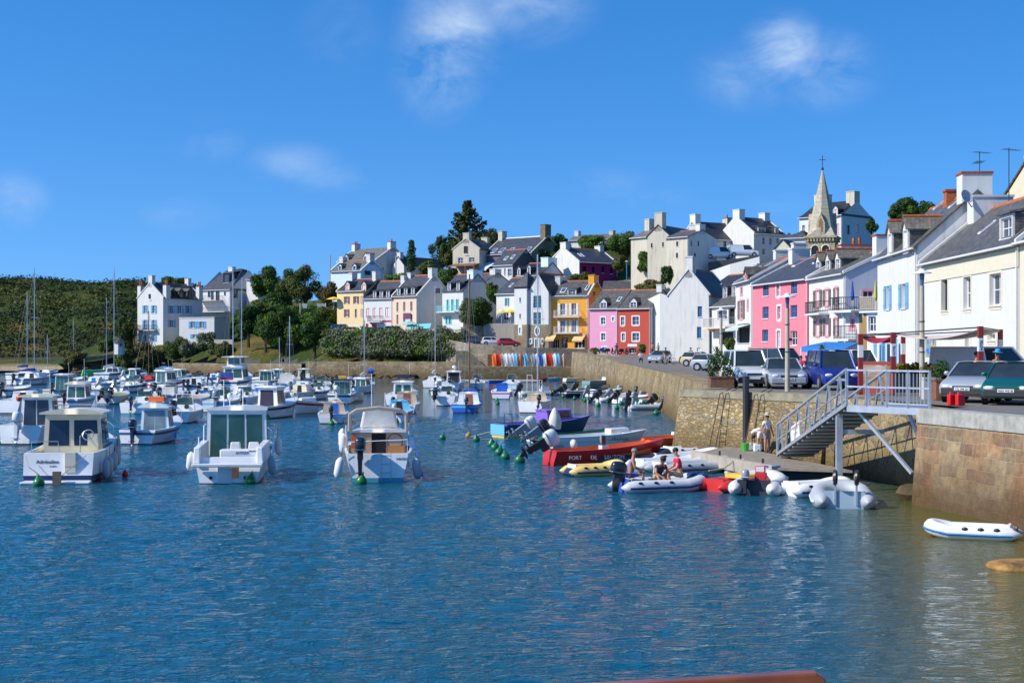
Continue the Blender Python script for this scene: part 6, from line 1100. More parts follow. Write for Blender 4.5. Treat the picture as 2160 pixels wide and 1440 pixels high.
outboard(A3, -.62, -.03, 1.05, 0, DKM, DKM, 1.05); lettering('NACELA', A3, Matrix.Translation((.85, .135, .80)) @ Matrix.Rotation(R_(-11.3), 4, 'X') @ TXT, .11, NAVY)
tubeframe(A3, [[(-.25, 2.9, 2.5), (-.25, 2.9, 3.8)], [(.25, 2.9, 2.5), (.25, 2.9, 3.1)]], paint('white_aerial', (.8, .8, .8)), .014, 'aerial')
for i, (x, y, zz, t) in enumerate([(-1.3, .1, .9, .18), (-1.34, 3.2, 1.75, 0), (1.36, .4, .85, -.1), (-1.3, 2.7, 1.6, 0)]): fender(BW(A3, (x, y, zz)), .78, .16, ['cream fender at the left stern corner of the beige arch cruiser', 'white fender high on the left side of the beige arch cruiser', 'grey fender at the right stern corner of the beige arch cruiser', 'white fender beside the arch of the beige arch cruiser'][i], [RUBW, RUBW, RUBG, RUBW][i], t)
q = MB(); a = BW(A3, (1.25, 2.4, 1.5)); b = BW(A3, (1.62, .2, .12)); q.tube([a, b], .03, CANB, 5); tag(q.build('boat_hook'), 'blue pole leaning against the right side of the beige arch cruiser', 'pole')
buoy(762, 1020, .33, 'green mooring buoy under the outboard of the beige arch cruiser', 'green mooring buoys', BUOYD)
buoy(933, 926, .3, 'lone green mooring buoy in open water right of the beige arch cruiser', None, BUOYG)
# ---- the moored boats behind
def box_on(col, x0, x1, y0, y1, z0, z1, name='crate'):
    def f(root, L, B, fb): q = MB(); q.box(x0, x1, y0, y1, z0, z1, col); q.build(name, root, bevel=.02)
    return f
M0 = lambda c=None, t=0., s=1., x=0.: (x, t, c or DKM, None, s)
CA = cruiser
CA('white cabin boat with tall tinted windows cut by the left edge', 40, 938, 10, 6.0, 2.5, .95, cab=dict(h=1.95, style='glass2', m=GEL, z0=.35, roof=CRM, glass=glassm('smoky_glass', (.03, .04, .07))), motor=[M0(WTM, .15, 1.1)])
CA('blue trimmed open fishing boat with a grey shelter and orange box on its roof', 287, 938, 16, 5.6, 2.2, .72, .5, GELG, stripe=DBLU, boot=NAVY, cab=dict(h=1.55, w0=.8, w1=.7, style='glass2', m=GELG, glass=glassm('pale_glass', (.2, .24, .26)), roofh=.2, y0=2.4, y1=3.5), motor=[M0(NAVY, 0, .9, -.1)], inner=LBLU, extras=box_on(ORB, -.42, .42, 2.6, 3.1, 2.05, 2.3))
CA('white open motorboat with a white hoop and a big black outboard', 367, 893, 10, 5.5, 2.3, .75, console=True, motor=[M0(BLK, 0, 1.25)], hoop=paint('white_tube', (.8, .8, .8)), stripe=GEL)
CA('small white pilot boat with rounded cream cabin and two dark rear windows', 135, 864, 14, 5.8, 2.4, .85, cab=dict(h=1.75, style='door', roof=CRM, roofh=.2, m=GEL), motor=[M0(BLK, 0, .8, .1)], antenna=2.0)
CA('white cabin boat with a green glass rear door left of the rounded cream cabin boat', 107, 838, 18, 5.8, 2.3, .8, cab=dict(h=2.0, style='glass', m=GELG), motor=[M0(DKM, .3, 1, .2)], antenna=1.5, mh=CRM)
CA('faded olive open boat with two tilted dark outboards', 222, 852, 14, 5.0, 2.1, .7, mh=GELG, motor=[M0(DKM, .9, 1., -.3), M0(DKM, .7, 1.1, .5)], inner=OLV, console=False)
CA('white sports boat with a navy seat cover and tinted screen', 278, 873, 14, 5.8, 2.3, .8, console=True, cuddy=dict(style='d:b', h=.45), motor=[M0(NAVY, 0, .8)], boot=TQB, extras=box_on(CANW, -.9, -.3, 1.0, 2.0, .6, .95, 'seat_cover'))
CA('white open boat with a large silver grey outboard', 452, 870, 12, 5.6, 2.3, .85, motor=[M0(GRYM, .15, 1.35, .2)], console=True, mh=GELG)
CA('white pilot boat with dark curtained wheelhouse and a slim aerial mast', 528, 884, 30, 6.2, 2.3, .85, .5, cab=dict(h=1.9, style='curtain', y0=2.2, y1=3.8, w0=.85), motor=[M0(BLK, .1, .9, -.5)], antenna=3.6, stripe=BLK)
CA('centre console boat with white covers right of the navy cover boat', 342, 850, 10, 5.6, 2.3, .75, console=True, motor=[M0(BLK, .1, 1.1, -.2)], extras=box_on(CANW, -.6, .6, 1.8, 2.9, .3, 1.35, 'console_cover'))
CA('long white cruiser with tinted wheelhouse seen in front of the rocky shore', 300, 826, 40, 7.2, 2.6, 1.0, .5, cab=dict(h=1.7, style='glass2', z0=.6), boot=BOOT, antenna=1.6, motor=[M0(DKM, .5, 1.1)])
CA('white sports cruiser with open stern and twin dark outboards, left of the two masted trawler', 393, 828, 12, 6.0, 2.4, .9, cuddy=dict(h=.8, style='centre'), motor=[M0(DKM, 0, 1, -.25), M0(DKM, 0, 1, .25)])
CA('small white runabout with a tilted motor left of the two masted trawler', 420, 838, 12, 5.0, 2.1, .7, motor=[M0(DKM, .7, 1.1)], cuddy=dict(h=.4, style='centre'))
def trawler_x(root, L, B, fb):
    cabin(root, 3.6, 5.6, .9, 2.75, 1.1, GEL, .8, CANW, .2, .9, .5, 'glass2', rn='flybridge_roof'); mast(root, 3.2, 3.9, 10.5, None, 0, None, True, L, B, 1.6)
    q = MB(); q.tube([(1.0, 3.2, 3.8), (1.0, 3.4, 13.2)], .05, ALU, 6); q.build('mizzen_mast', root); q = MB(); q.box(-.8, .8, .5, .7, 1.5, 2.1, CANB); q.box(-.8, .8, .45, .72, 1.25, 1.5, RUBR); q.build('folded_awning', root)
CA('tall white motor trawler with flybridge and two aluminium masts', 474, 824, 14, 9.5, 3.4, 1.2, .8, cab=dict(h=2.1, style='door', w0=1.3, z0=.6, y0=3.2, y1=6.6), motor=[M0(WTM, .6, 1.2, -.7)], extras=trawler_x, stripe=NAVY)
CA('white cabin boat with a green glass wheelhouse moored against the far wall', 548, 818, 14, 6.5, 2.5, .9, cab=dict(h=1.9, style='glass'))
CA('white boat with a tall white spray hood and grey motor', 592, 824, 12, 5.6, 2.3, .85, cuddy=dict(h=1.2, style='', m=CANW, tr=.75), motor=[M0(GRYM, .3, 1.2, -.5)])
CA('cream fishing boat with dark wheelhouse window and black motor at the far wall', 632, 812, 12, 6.4, 2.5, .95, cab=dict(h=1.9, style='centre', m=CRM), motor=[M0(BLK, .2, 1.2, .3)], mh=CRM)
CA('white sports boat with cream seats and grey outboard left of the navy canopy boat', 668, 828, 10, 5.8, 2.4, .85, console=True, motor=[M0(DKM, .1, 1.1, -.1)], inner=CRM)
CA('white boat with a navy canopy and yellow bag on top', 715, 852, 8, 6.0, 2.4, .9, cab=dict(h=1.8, style='glass', roof=CANN, m=GELG), motor=[M0(WTM, .3, 1.1, -.2)], extras=box_on(YEL, -.35, .35, 2.6, 3.2, 2.15, 2.4, 'bag'))
CA('yellowed white motorboat seen bow on between the curtained boat and the tan cuddy boat', 678, 868, 205, 5.0, 2.0, .75, boot=OLV, cuddy=dict(h=.5, style='')) 
CA('small grey boat with tan cuddy, blue door and dark outboard', 698, 894, 6, 4.4, 1.95, .62, mh=GELG, cuddy=dict(m=TAN, style='d:b', h=.8, w1=.45), motor=[M0(DKM, 0, .9, .05)])
CA('white sloop with a folded white cover moored by the blue barrel', 755, 823, 16, 5.6, 2.2, .75, cuddy=dict(style='', h=.6), mastH=7.5, boom=2.0, cover=CANW, name='sailboat', motor=[M0(DKM, .3, .7)], stripe=GRYM)
CA('cream dinghy with a flat bow beside the navy canopy boat', 752, 845, 200, 4.2, 1.8, .7, mh=CRM, boot=OLV, rail=False)
CA('white pilot boat with green framed windows and a navy folded roof cover', 838, 856, 14, 6.4, 2.5, .95, cab=dict(h=1.75, style='door', fr=GELG), antenna=1.6, extras=box_on(CANN, -.5, .6, 2.6, 3.4, 2.3, 2.6, 'roof_cover'))
CA('white boat with tan cuddy and brown door behind the light blue boat', 850, 873, 10, 5.0, 2.1, .7, mh=GELG, cuddy=dict(m=TAN, style='d:n', h=.95, w1=.4), motor=[M0(DKM, .1, .9, -.7)])
CA('light blue cuddy boat with a dark opening behind the beige arch cruiser', 832, 890, 12, 4.4, 2.0, .7, boot=GELG, cuddy=dict(m=LBLU, style='centre', h=.75, w0=.92, tr=.6, w1=.4), motor=[M0(WTM, .3, .7)], mh=GEL, dc=LBLU)
CA('white yacht with a tall mast and teal lantern near the far wall', 908, 818, 14, 6.8, 2.4, .85, cuddy=dict(style='', h=.6), mastH=12, boom=2.4, cover=CANW, name='sailboat', motor=[M0(DKM, .1, .8, .6)])
CA('white cruiser with a black open canopy and radar dome', 950, 824, 14, 6.6, 2.5, .95, cab=dict(h=1.95, style='open', m=GEL, roofh=.15), motor=[M0(DKM, .2, 1.1, .0)], extras=lambda r, L, B, f: (lambda q: (q.blob((0, 3.2, 2.7), (.28, .28, .2), GEL), q.build('radar_dome', r, smooth=2)))(MB()))
CA('small white workboat with a black tilted outboard left of the blue brown door boat', 938, 856, 10, 4.8, 2.0, .8, motor=[M0(BLK, 1.0, 1.1, -.8)], console=True)
CA('bright blue hulled boat with white cuddy, brown door and a tall wooden mast', 977, 871, 16, 5.0, 2.2, .62, .4, BLU, NAVY, None, cuddy=dict(style='d:n', h=.95, w1=.4), motor=[M0(DKM, .1, .9, .3)], mastH=9.5, mastm=WOOD, name='sailboat', mz=1.0)
CA('pair of small grey motorboats right of the black canopy cruiser', 1004, 822, 10, 5.0, 2.0, .8, motor=[M0(GRYM, .2, 1.0)], console=True, mh=GELG)
CA('tiny blue tender with a dark motor behind the bright blue boat', 990, 836, 8, 3.0, 1.5, .45, mh=BLU, rail=False, inner=BLU)
CA('pale blue boat with a bright blue cabin door panel', 1056, 842, 12, 4.8, 2.1, .72, mh=PBLUE, cuddy=dict(style='', m=BLU, h=.85, w0=.62, w1=.4), extras=box_on(GEL, .55, .95, 1.2, 1.8, .5, 1.0, 'seat_cover'))
CA('grey launch with rails behind the pale blue boat', 1075, 822, 14, 5.2, 2.1, .8, mh=GELG, console=True)
CA('white sloop with beige cabin and a very tall slim mast', 1118, 871, 20, 5.4, 2.2, .85, cuddy=dict(m=TAN, style='', h=.6), mastH=11, name='sailboat', motor=[M0(BLK, .4, .8, .7)], mz=1.0)
# ---- left edge sailing boats and the far anchorage
CA('white catamaran with blue sail cover at the left edge', 30, 812, 25, 8.0, 3.2, .9, cuddy=dict(h=.8, style='centre'), mastH=15, boom=3.6, cover=CANB, name='sailboat', motor=[M0(BLK, .2, 1.)])
CA('slender yacht with the second tall mast beside the blue sail cover', 24, 800, 20, 8.5, 2.8, 1.0, cuddy=dict(h=.7, style=''), mastH=13, name='sailboat', boom=3, cover=CANB, stripe=NAVY)
CA('small white sloop with dark tender off the far beach', 72, 797, 30, 6.0, 2.2, .8, cuddy=dict(h=.6, style=''), mastH=6.5, name='sailboat', motor=[M0(BLK, .2, 1.)])
CA('white yacht with a heaped white mainsail and two masts near the lime trimaran', 213, 801, 16, 9.0, 3.1, 1.1, cuddy=dict(h=.9, style='glass2', glass=GL), mastH=17, boom=4, cover=CANW, name='sailboat', stripe=NAVY)
CA('lime green hulled trimaran under a bare mast', 172, 793, 75, 8.0, 1.8, 1.1, .3, LIME, LIME, mastH=13, name='sailboat', cuddy=dict(h=.5, style=''), rail=False)
CA('dark green hull behind the white yacht', 240, 792, 70, 6.0, 1.9, .9, .3, mh=GRNB, rail=False, cuddy=dict(h=.5, style=''))
CA('dark sloop with maroon cover and a raised white boom', 278, 815, 30, 6.5, 2.2, .8, mh=BOOT, mastH=9, mastm=WOOD, name='sailboat', cuddy=dict(h=.6, style='', m=REDB))
CA('bare masted sloop anchored below the far hill', 138, 782, 20, 6.5, 2.2, .8, mastH=11, name='sailboat', cuddy=dict(h=.6, style=''))
CA('wooden masted boat near the far sea wall', 87, 783, 20, 5.5, 2.0, .8, mastH=5.5, mastm=WOOD, name='sailboat', mh=CRM)
CA('white boat with a slim mast in front of the rocks', 600, 812, 12, 5.6, 2.2, .8, mastH=8.5, name='sailboat', cuddy=dict(h=.6, style=''))
CA('grey hulled speedboat cut by the left edge, in front of the catamaran', 6, 836, 18, 5.5, 2.2, .75, mh=GELG, motor=[M0(DKM, .2, 1.1)])
CA('white cruiser with an orange buoy on its rail at the left edge', 12, 872, 14, 6.0, 2.4, .95, cuddy=dict(h=.7, style='centre'), extras=lambda r, L, B, f: (lambda q: (q.blob((.9, .3, 1.15), (.25, .25, .3), ORB), q.build('buoy', r, smooth=2)))(MB()))
FILL = [('white open boat with a beige seat and upright motor', 405, 812, {}), ('small cabin boat with a blue awning frame', 520, 842, dict(cuddy=dict(h=.7, style='d:b'))), ('white cabin cruiser with round lights', 355, 806, dict(cab=dict(h=1.6, style='door'))), ('grey open boat with a covered console', 560, 848, dict(mh=GELG, extras=box_on(RUBG, -.5, .4, 1.4, 2.2, .3, 1.2, 'console_cover'))), ('cream cabined launch with green fender', 600, 846, dict(mh=CRM, cuddy=dict(h=.8, style='centre', m=CRM))), ('white sports boat with folded screen', 652, 842, dict(console=True)), ('low white dinghy with a grey motor', 510, 812, {}), ('white fishing boat with a tall aft frame', 575, 808, dict(cab=dict(h=1.7, style='glass2'))), ('small white cruiser with tan seat', 705, 818, dict(cuddy=dict(h=.6, style='centre', m=GELG))), ('white boat with teal bottom', 436, 808, dict(boot=TQB, cuddy=dict(h=.6, style='d:b'))), ('white launch with black rubbing band', 245, 828, dict(stripe=BLK, console=True)), ('white day boat with raised bow', 320, 838, dict(cuddy=dict(h=.5, style='')))]
MORE = [('low white runabout in the gap left of Adrénaline', 150, 812, {}), ('small white cuddy boat before the lime trimaran', 175, 818, dict(cuddy=dict(h=.6, style='d:b'))), ('white angling boat with upright rod rack off the far left bank', 262, 802, dict(cab=dict(h=1.5, style='glass2'))), ('white skiff with a tan floor near the silver outboard boat', 385, 862, dict(inner=TAN)), ('white hulled day cruiser behind the silver outboard boat', 478, 848, dict(cuddy=dict(h=.7, style='centre'))), ('grey trimmed speedboat tucked behind the curtained boat', 500, 858, dict(console=True)), ('white boat with a blue bow panel under the ivy green tree', 618, 832, dict(cuddy=dict(h=.6, style='d:b'))), ('little white cabin boat between yellow bag boat and beige launch', 740, 830, dict(cab=dict(h=1.4, style='door'))), ('white open launch beside the black canopy cruiser', 925, 836, {}), ('white cruiser with short cabin under the shore villa', 340, 800, dict(cab=dict(h=1.5, style='glass'))), ('white half decked boat left of the twin outboards cruiser', 372, 820, dict(cuddy=dict(h=.5, style=''))), ('pale launch with a tall grey motor left of the rock shore', 205, 822, {})]
for i, (lb, px, py, kw) in enumerate(MORE): CA(lb, px, py, 14 + (i * 31) % 22, 5.0, 2.1, .8, motor=[M0([GRYM, DKM, WTM][i % 3], (i % 3) * .4, 1.0, (-.2, .3)[i % 2])], **kw)
for i, (lb, px, py, kw) in enumerate(FILL):
    near = ['left of the two masted trawler', 'in front of the far green glass boat', 'near the rocky shore under the villa', 'right of the curtained wheelhouse', 'behind the open water right of the curtained wheelhouse', 'left of the navy canopy boat', 'right of the trawler near the far wall', 'under the far wall below the big trees', 'behind the navy canopy boat', 'just left of the trawler bow', 'left of the long white cruiser', 'behind the centre console boat'][i]
    CA(lb + ', ' + near, px, py, 10 + (i * 37) % 25, 5.2, 2.15, .78, motor=[M0([DKM, GRYM, BLK][i % 3], (i % 4) * .25, 1.0, (-.2, .3)[i % 2])], **kw)
# ---- the raft of boats along the quay steps, with green buoys
root = broot('rib', 'long grey rigid inflatable with a white console arch', 1098, 834, 72, 'boat', GB)
def rib(root, L, B, r, m, cone=None, floor=None, stripe=None, transom=None, seat=None, motor=None, rise=.18, rope=False, oars=False, stripe2=None, valve=False):
    q = MB(); w_ = B / 2 - r; pts = []; rr = []
    pts += [(-w_ * .96, -.30, r * .75), (-w_ * .98, -.05, r * .75)]; rr += [r * .12, r * .8]
    for t in (.0, .3, .6): pts.append((-w_, .2 + L * t, r * .75)); rr.append(r)
    for i in range(1, 9):
        a = math.pi * i / 9; pts.append((-w_ * math.cos(a), L * .66 + (L * .34 - r) * math.sin(a) ** .8, r * .75 + rise * math.sin(a))); rr.append(r)
    for t in (.6, .3, .0): pts.append((w_, .2 + L * t, r * .75)); rr.append(r)
    pts += [(w_ * .98, -.05, r * .75), (w_ * .96, -.30, r * .75)]; rr += [r * .8, r * .12]
    q.tube(pts, rr, m, 12); q.build('tube', root, smooth=2)
    q = MB(); q.box(-w_, w_, 0.05, L * .72, .06, .12, floor or RUBG); q.build('floor', root)
    q = MB(); q.box(-w_ + r * .3, w_ - r * .3, .0, .06, -.05, r * 1.9, transom or floor or GELG); q.build('transom', root)
    if stripe:
        q = MB(); P = [Vector(p) for p in pts[1:-1]]; cen = Vector((0, L * .35, 0)); pp = []
        for i, p in enumerate(P):
            a = P[max(0, i - 1)]; b = P[min(len(P) - 1, i + 1)]; t = (b - a).normalized(); o_ = t.cross(Vector((0, 0, 1))).normalized()
            if (p - cen).dot(o_) < 0: o_ = -o_
            pp.append(p + o_ * (r * (.98 if 0 < i < len(P) - 1 else .78)) + Vector((0, 0, -.02)))
        q.tube(pp, r * .16, stripe, 5); q.build('rubbing_strake', root)
    if seat: q = MB(); q.box(-w_, w_, L * .38, L * .46, r * 1.1, r * 1.25, seat); q.build('seat', root)
    if rope:
        q = MB()
        for sg in (-1, 1):
            q.tube([(sg * (w_ + r * .75), .3 + L * .09 * i, r * 1.35 - .05 * (i % 2)) for i in range(6)], .014, ROPEB, 4)
            for i in range(0, 6, 2): q.blob((sg * (w_ + r * .72), .3 + L * .09 * i, r * 1.38), (.05, .09, .05), BLK, 2, 6, 5)
        q.build('grab_line', root)
    if motor: outboard(root, *motor)
    return root
rib(root, 5.6, 2.2, .25, RUBG, floor=GELG, motor=(0, -.02, .6, .5, DKM, None, 1.1)); consolescreen(root, 2.2, .45, .95, .4, paint('white_tube', (.8, .8, .8))); tubeframe(root, [[(-.9, 1.0, .4), (-.8, 1.0, 2.1), (.8, 1.0, 2.1), (.9, 1.0, .4)]], paint('white_tube', (.8, .8, .8)), .03, 'arch')
CA('black hulled open boat with white gunwale and a tilted black motor', 1186, 837, 74, 5.4, 2.0, .55, mh=BLK, dc=GEL, inner=GELG, motor=[M0(BLK, 1.1, 1.2)], rail=False)
CA('faded green motor launch against the far stone wall', 1234, 819, 68, 6.2, 2.2, .95, mh=paint('faded_green_hull', (.13, .25, .20)), inner=GELG, dc=GELG, cuddy=dict(h=.5, style='', m=GELG), rail=False)
CA('cream open tender on the calm water below the rack', 1190, 806, 80, 5.2, 1.9, .6, mh=CRM, inner=GELG, rail=False)
clus = [('white rigid inflatable with a big black outboard leading the wall raft', 1262, 848, 'rib', RUBL, BLK), ('grey boat with a silver grey outboard beside the green launch', 1240, 838, 'open', GELG, GRYM), ('low grey inflatable with blue cover near the quay wall', 1310, 836, 'rib', RUBG, GRYM), ('white open boat with a cluster of black motors', 1300, 852, 'open', GEL, BLK), ('pale tender with a blue seat below the coursed wall', 1345, 842, 'open', PBLUE, DKM), ('green topped white dinghy with a grey motor', 1342, 856, 'open', paint('mint_hull', (.45, .68, .58)), GRYM), ('dark grey inflatable with a black kicked up motor', 1378, 860, 'rib', RUBG, BLK), ('pale grey inflatable close to the corner of the near wall', 1412, 858, 'rib', RUBL, GRYM), ('small white skiff hugging the wall with an orange bag', 1385, 846, 'open', GEL, DKM), ('white rowing skiff tied to the wall steps', 1420, 846, 'open', CRM, None), ('dark inflatable with a cream cover behind the black outboard', 1215, 828, 'rib', RUBD, DKM)]
for i, (lb, px, py, kd, m_, mo) in enumerate(clus):
    hd = 62 + (i * 23) % 22
    if kd == 'rib': root = broot('inflatable_boat', lb, px, py, hd, 'dinghy', GB); rib(root, 3.9, 1.75, .23, m_, motor=(0, -.02, .5, .9 - (i % 3) * .3, mo, None, 1.05), seat=GELG)
    else: CA(lb, px, py, hd, 4.4, 1.75, .55, mh=m_, inner=GELG, motor=[M0(mo, .9 - (i % 3) * .35, 1.)] if mo else [], rail=False, extras=box_on([CANB, ORB, CANW, RUBG][i % 4], -.4, .4, 1.4, 2.1, .4, .62, 'bag'))
for i, (lb, px, py, m_, mo) in enumerate([('small pale inflatable squeezed between the two silver motors', 1286, 843, RUBL, GRYM), ('dark tender with an upright motor near the coursed wall foot', 1328, 849, RUBD, DKM), ('white inflatable tucked behind the mint topped dinghy', 1358, 849, RUBW, GRYM), ('grey tender beside the skiff with an orange bag', 1396, 852, RUBG, None), ('little white tender nearest the wall corner ladder', 1404, 866, RUBW, DKM), ('grey inflatable at the front edge of the wall raft', 1328, 864, RUBG, BLK), ('pale tender just behind the leading big black outboard', 1278, 838, RUBL, None)]): root = broot('inflatable_boat', lb, px, py, 58 + (i * 17) % 24, 'dinghy', GB); rib(root, 3.4, 1.6, .22, m_, motor=(0, -.02, .5, .9 - (i % 3) * .35, mo, None, .95) if mo else None, seat=GELG)
GBU = 'green mooring buoys'
for i, (px, py) in enumerate([(1149, 832), (1162, 834), (1188, 838), (1212, 842), (1230, 843), (1234, 846), (1246, 847)]): buoy(px, py, .3, 'green buoy in the loose row beside the black hulled boat', 'green buoys of the loose row')
for i, (px, py) in enumerate([(1262, 856), (1284, 850), (1301, 862), (1310, 853), (1350, 857), (1368, 861)]): buoy(px, py, .34, 'green buoy along the front of the raft of dinghies at the wall', 'green buoys of the raft')
buoy(1384, 874, .38, 'green buoy where two mooring ropes meet near the wall raft', None); buoy(1141, 844, .26, 'green buoy behind the outboard of the beige cabin sloop', None); buoy(1142, 868, .36, 'green buoy at the stern of the beige cabin sloop', None, BUOYD)
for px, py, lb in [(700, 896, 'green buoy under the motor of the tan cuddy boat'), (357, 892, 'green buoy at the stern of the hooped white motorboat'), (424, 868, 'green buoy at the corner of the silver outboard boat'), (990, 870, 'green buoy at the stern of the bright blue boat'), (853, 872, 'green buoy beside the brown door boat'), (1048, 846, 'green buoy at the stern of the pale blue boat'), (1050, 852, 'green buoy floating just off the pale blue boat'), (608, 852, 'green buoy by the covered grey open boat'), (332, 852, 'green buoy left of the centre console boat'), (907, 824, 'green buoy under the tall masted yacht'), (722, 852, 'green buoy under the navy canopy boat'), (5, 936, 'green buoy at the left edge by the tall window boat'), (565, 884, 'dark cone shaped buoy at the bow of the curtained boat'), (218, 896, 'green buoy in the channel behind Adrénaline'), (308, 842, 'green buoy behind the navy cover sports boat'), (836, 892, 'green buoy at the stern of the light blue boat'), (656, 830, 'green buoy under the cream seat sports boat')]: buoy(px, py, .3, lb, GBU, BUOYD)
buoy(988, 922, .28, 'weedy orange and green buoy on the rope of the purple boat', None, paint('weedy_orange', (.35, .22, .06), .6)); buoy(1005, 930, .32, 'green buoy first in the line leading from the purple boat', None)
for px, py in [(1037, 940), (1044, 948), (1053, 958), (1066, 968)]: buoy(px, py, .36, 'green buoy in the tight row of four between the rope buoys', 'tight row of four green buoys')
buoy(1096, 975, .38, 'large green buoy at the near end of the line of buoys', None)
# ---- dinghies and open boats around the pontoon
def open_boat(name, label, px, py, hd, L, B, fb, rise, mh, **k):
    root = broot(name, label, px, py, hd, 'boat', 'open boats near the pontoon'); m_ = k.pop('motor', None); th_ = k.pop('thwart', GELG); q = MB(); st, inn = hull(q, L, B, fb, rise, k.pop('tw', .85), mh, **k); q.build('hull', root, smooth=True)
    for t in (.3, .55): w_ = B * .43; q = MB(); q.box(-w_, w_, L * t - .13, L * t + .13, fb * .62, fb * .62 + .04, th_); q.build('thwart', root)
    if m_: outboard(root, *m_)
    return root, st
b, st = open_boat('open_boat', 'petrol blue boat with purple deck and cabin and a pale blue transom', 1050, 922, 62, 5.8, 2.0, .72, .35, DBLU, stripe=DBLU, dc=PUR, inner=PUR, tc=.5, boot=YEL, bootz=.12)
cabin(b, 2.7, 4.5, .72, .75, .62, PUR, .45, PUR, .3, .85, .03, '', GL, side=True, roofh=.05, front=True, rn='cabin_top'); bowrail(b, st, .8, .4)
q = MB(); q.box(-.8, .8, -.03, -.005, .12, .7, LBLU); q.build('transom_panel', b); q = MB(); q.tube([(.5, .6, .7), (.5, .6, 1.25), (-.4, .6, 1.25), (-.4, .6, .7)], .02, BLK, 5); q.build('stern_rail', b)
b = broot('inflatable_boat', 'dark inflatable with a pale stripe tucked behind the white covered motor', 1118, 932, 68, 'dinghy', 'open boats near the pontoon'); rib(b, 4.4, 1.8, .23, RUBD, stripe=GRYM, motor=(.0, -.1, .62, 1.0, WTM, GRYM, 1.1))
b, st = open_boat('open_boat', 'dark green open boat with a raised green bow', 1145, 938, 68, 4.8, 1.7, .5, .35, GRNB, inner=GRNB, tc=.8, motor=(0, -.1, .6, 1.0, DKM, GRYM, 1.05))
b, st = open_boat('open_boat', 'white open boat with registration letters and a grey bottom beside the red boat', 1155, 950, 72, 5.0, 1.9, .66, .25, GELG, stripe=GEL, inner=GELG, dc=GEL, tc=.72, boot=RUBG, bootz=.3)
q = MB(); q.prism([(-.35, 3.0, .7), (.45, 3.0, .7), (.3, 4.0, .75), (-.25, 4.0, .75)], (0, 0, .28), GEL); q.build('foredeck_box', b, bevel=.04)
lettering('LT560630', b, Matrix.Translation((.93, 3.2, .47)) @ Matrix.Rotation(R_(72), 4, 'Z') @ TXT, .22, BLK)
q = MB(); q.lathe([(.30, 0), (.34, .3), (.27, .65), (.12, .98), (.02, 1.08)], CANW, 9); o = tag(q.build('motor_cover', smooth=True), 'tall pointed white canvas cover over an upright outboard', 'cover'); o.location = (*v2(1170, 71), .75)
R1, st = open_boat('open_boat', 'long red workboat lettered PORT DE SAUZON with a tilted white and black outboard', 1156, 980, 72, 5.2, 1.85, .6, .40, REDB, stripe=REDB, inner=ORB, dc=REDB, tc=.85, motor=(.1, -.08, .75, 1.05, WTM, BLK, 1.1), thwart=ORB, boot=REDB)
for i, (t, y) in enumerate((('PORT', .85), ('DE', 1.65), ('SAUZON', 2.55))): lettering(t, R1, Matrix.Translation((.935, y, .26)) @ Matrix.Rotation(R_(90), 4, 'Z') @ Matrix.Rotation(R_(-9), 4, 'X') @ TXT, .22, WTM)
q = MB(); q.box(-.2, .2, 2.3, 2.6, .35, .75, GEL); q.tube([(0, 2.45, .75), (.1, 2.4, 1.15)], .09, BLK, 6); q.blob((-.1, 2.4, 1.0), (.2, .05, .2), GRYM); q.build('helm', R1)
q = MB(); q.blob((.3, 1.0, .85), (.22, .14, .2), RUBL); q.build('seat_pad', R1, smooth=2)
def inflat(label, px, py, hd, L, B, r, m, **k): b = broot('inflatable_boat', label, px, py, hd, 'dinghy', 'inflatable dinghies by the pontoon'); rib(b, L, B, r, m, **k); return b
DY = inflat('yellow and navy inflatable dinghy floating left of the people', 1206, 1003, 66, 2.2, 1.3, .23, RUBY, stripe=RUBB, floor=PBLUE, rise=.16, rope=True)
q = MB(); q.tube([(-.4, 0, .12), (.4, 0, .12)], .18, RUBB, 8); q.build('stern_tube', DY)
for lb, px, py, hd, m_, st_ in [('small dark inflatable wedged behind the yellow dinghy', 1262, 978, 70, RUBD, None), ('pale grey inflatable between the orange boat and the pontoon head', 1410, 962, 68, RUBL, RUBG), ('grey inflatable with a white floor right behind the people', 1345, 990, 66, RUBL, None), ('dark blue grey inflatable moored against the pontoon corner', 1390, 998, 62, RUBG, RUBD), ('pale inflatable with oars left of the pontoon corner', 1372, 976, 68, RUBL, None)]: inflat(lb, px, py, hd, 3.3, 1.6, .23, m_, stripe=st_, seat=GELG, rope=True)
D8 = inflat('white and navy inflatable dinghy carrying three people', 1314, 1036, 70, 3.15, 1.6, .23, RUBL, stripe=NAVY, floor=CANB, rope=True, motor=(0, -.03, .5, .15, DKM, None, .85))
q = MB(); w_ = 1.6 / 2 - .23; q.tube([(-w_ * math.cos(a), 3.15 * .66 + (3.15 * .34 - .23) * math.sin(a) ** .8, .1725 + .18 * math.sin(a)) for a in [math.pi * i / 9 for i in range(2, 8)]], .237, RUBB, 12); q.build('bow_patch', D8, smooth=2)
buoy(1468, 1030, .36, 'red ball fender at the bow of the peopled dinghy', None, RUBR)
b = inflat('red inflatable dinghy with yellow sides beside the grey dinghy', 1505, 1036, 48, 2.7, 1.4, .22, RUBR, stripe=RUBR, floor=RUBR, rope=True); q = MB(); q.box(-.5, .5, 1.2, 1.9, .36, .5, YEL); q.build('seat', b)
D13 = inflat('pale grey inflatable dinghy with a dark transom and black cone ends', 1590, 1044, 18, 3.0, 1.75, .26, RUBL, floor=RUBD, transom=RUBD, rope=True, motor=(-.25, -.02, .45, .2, GRYM, BLK, .65))
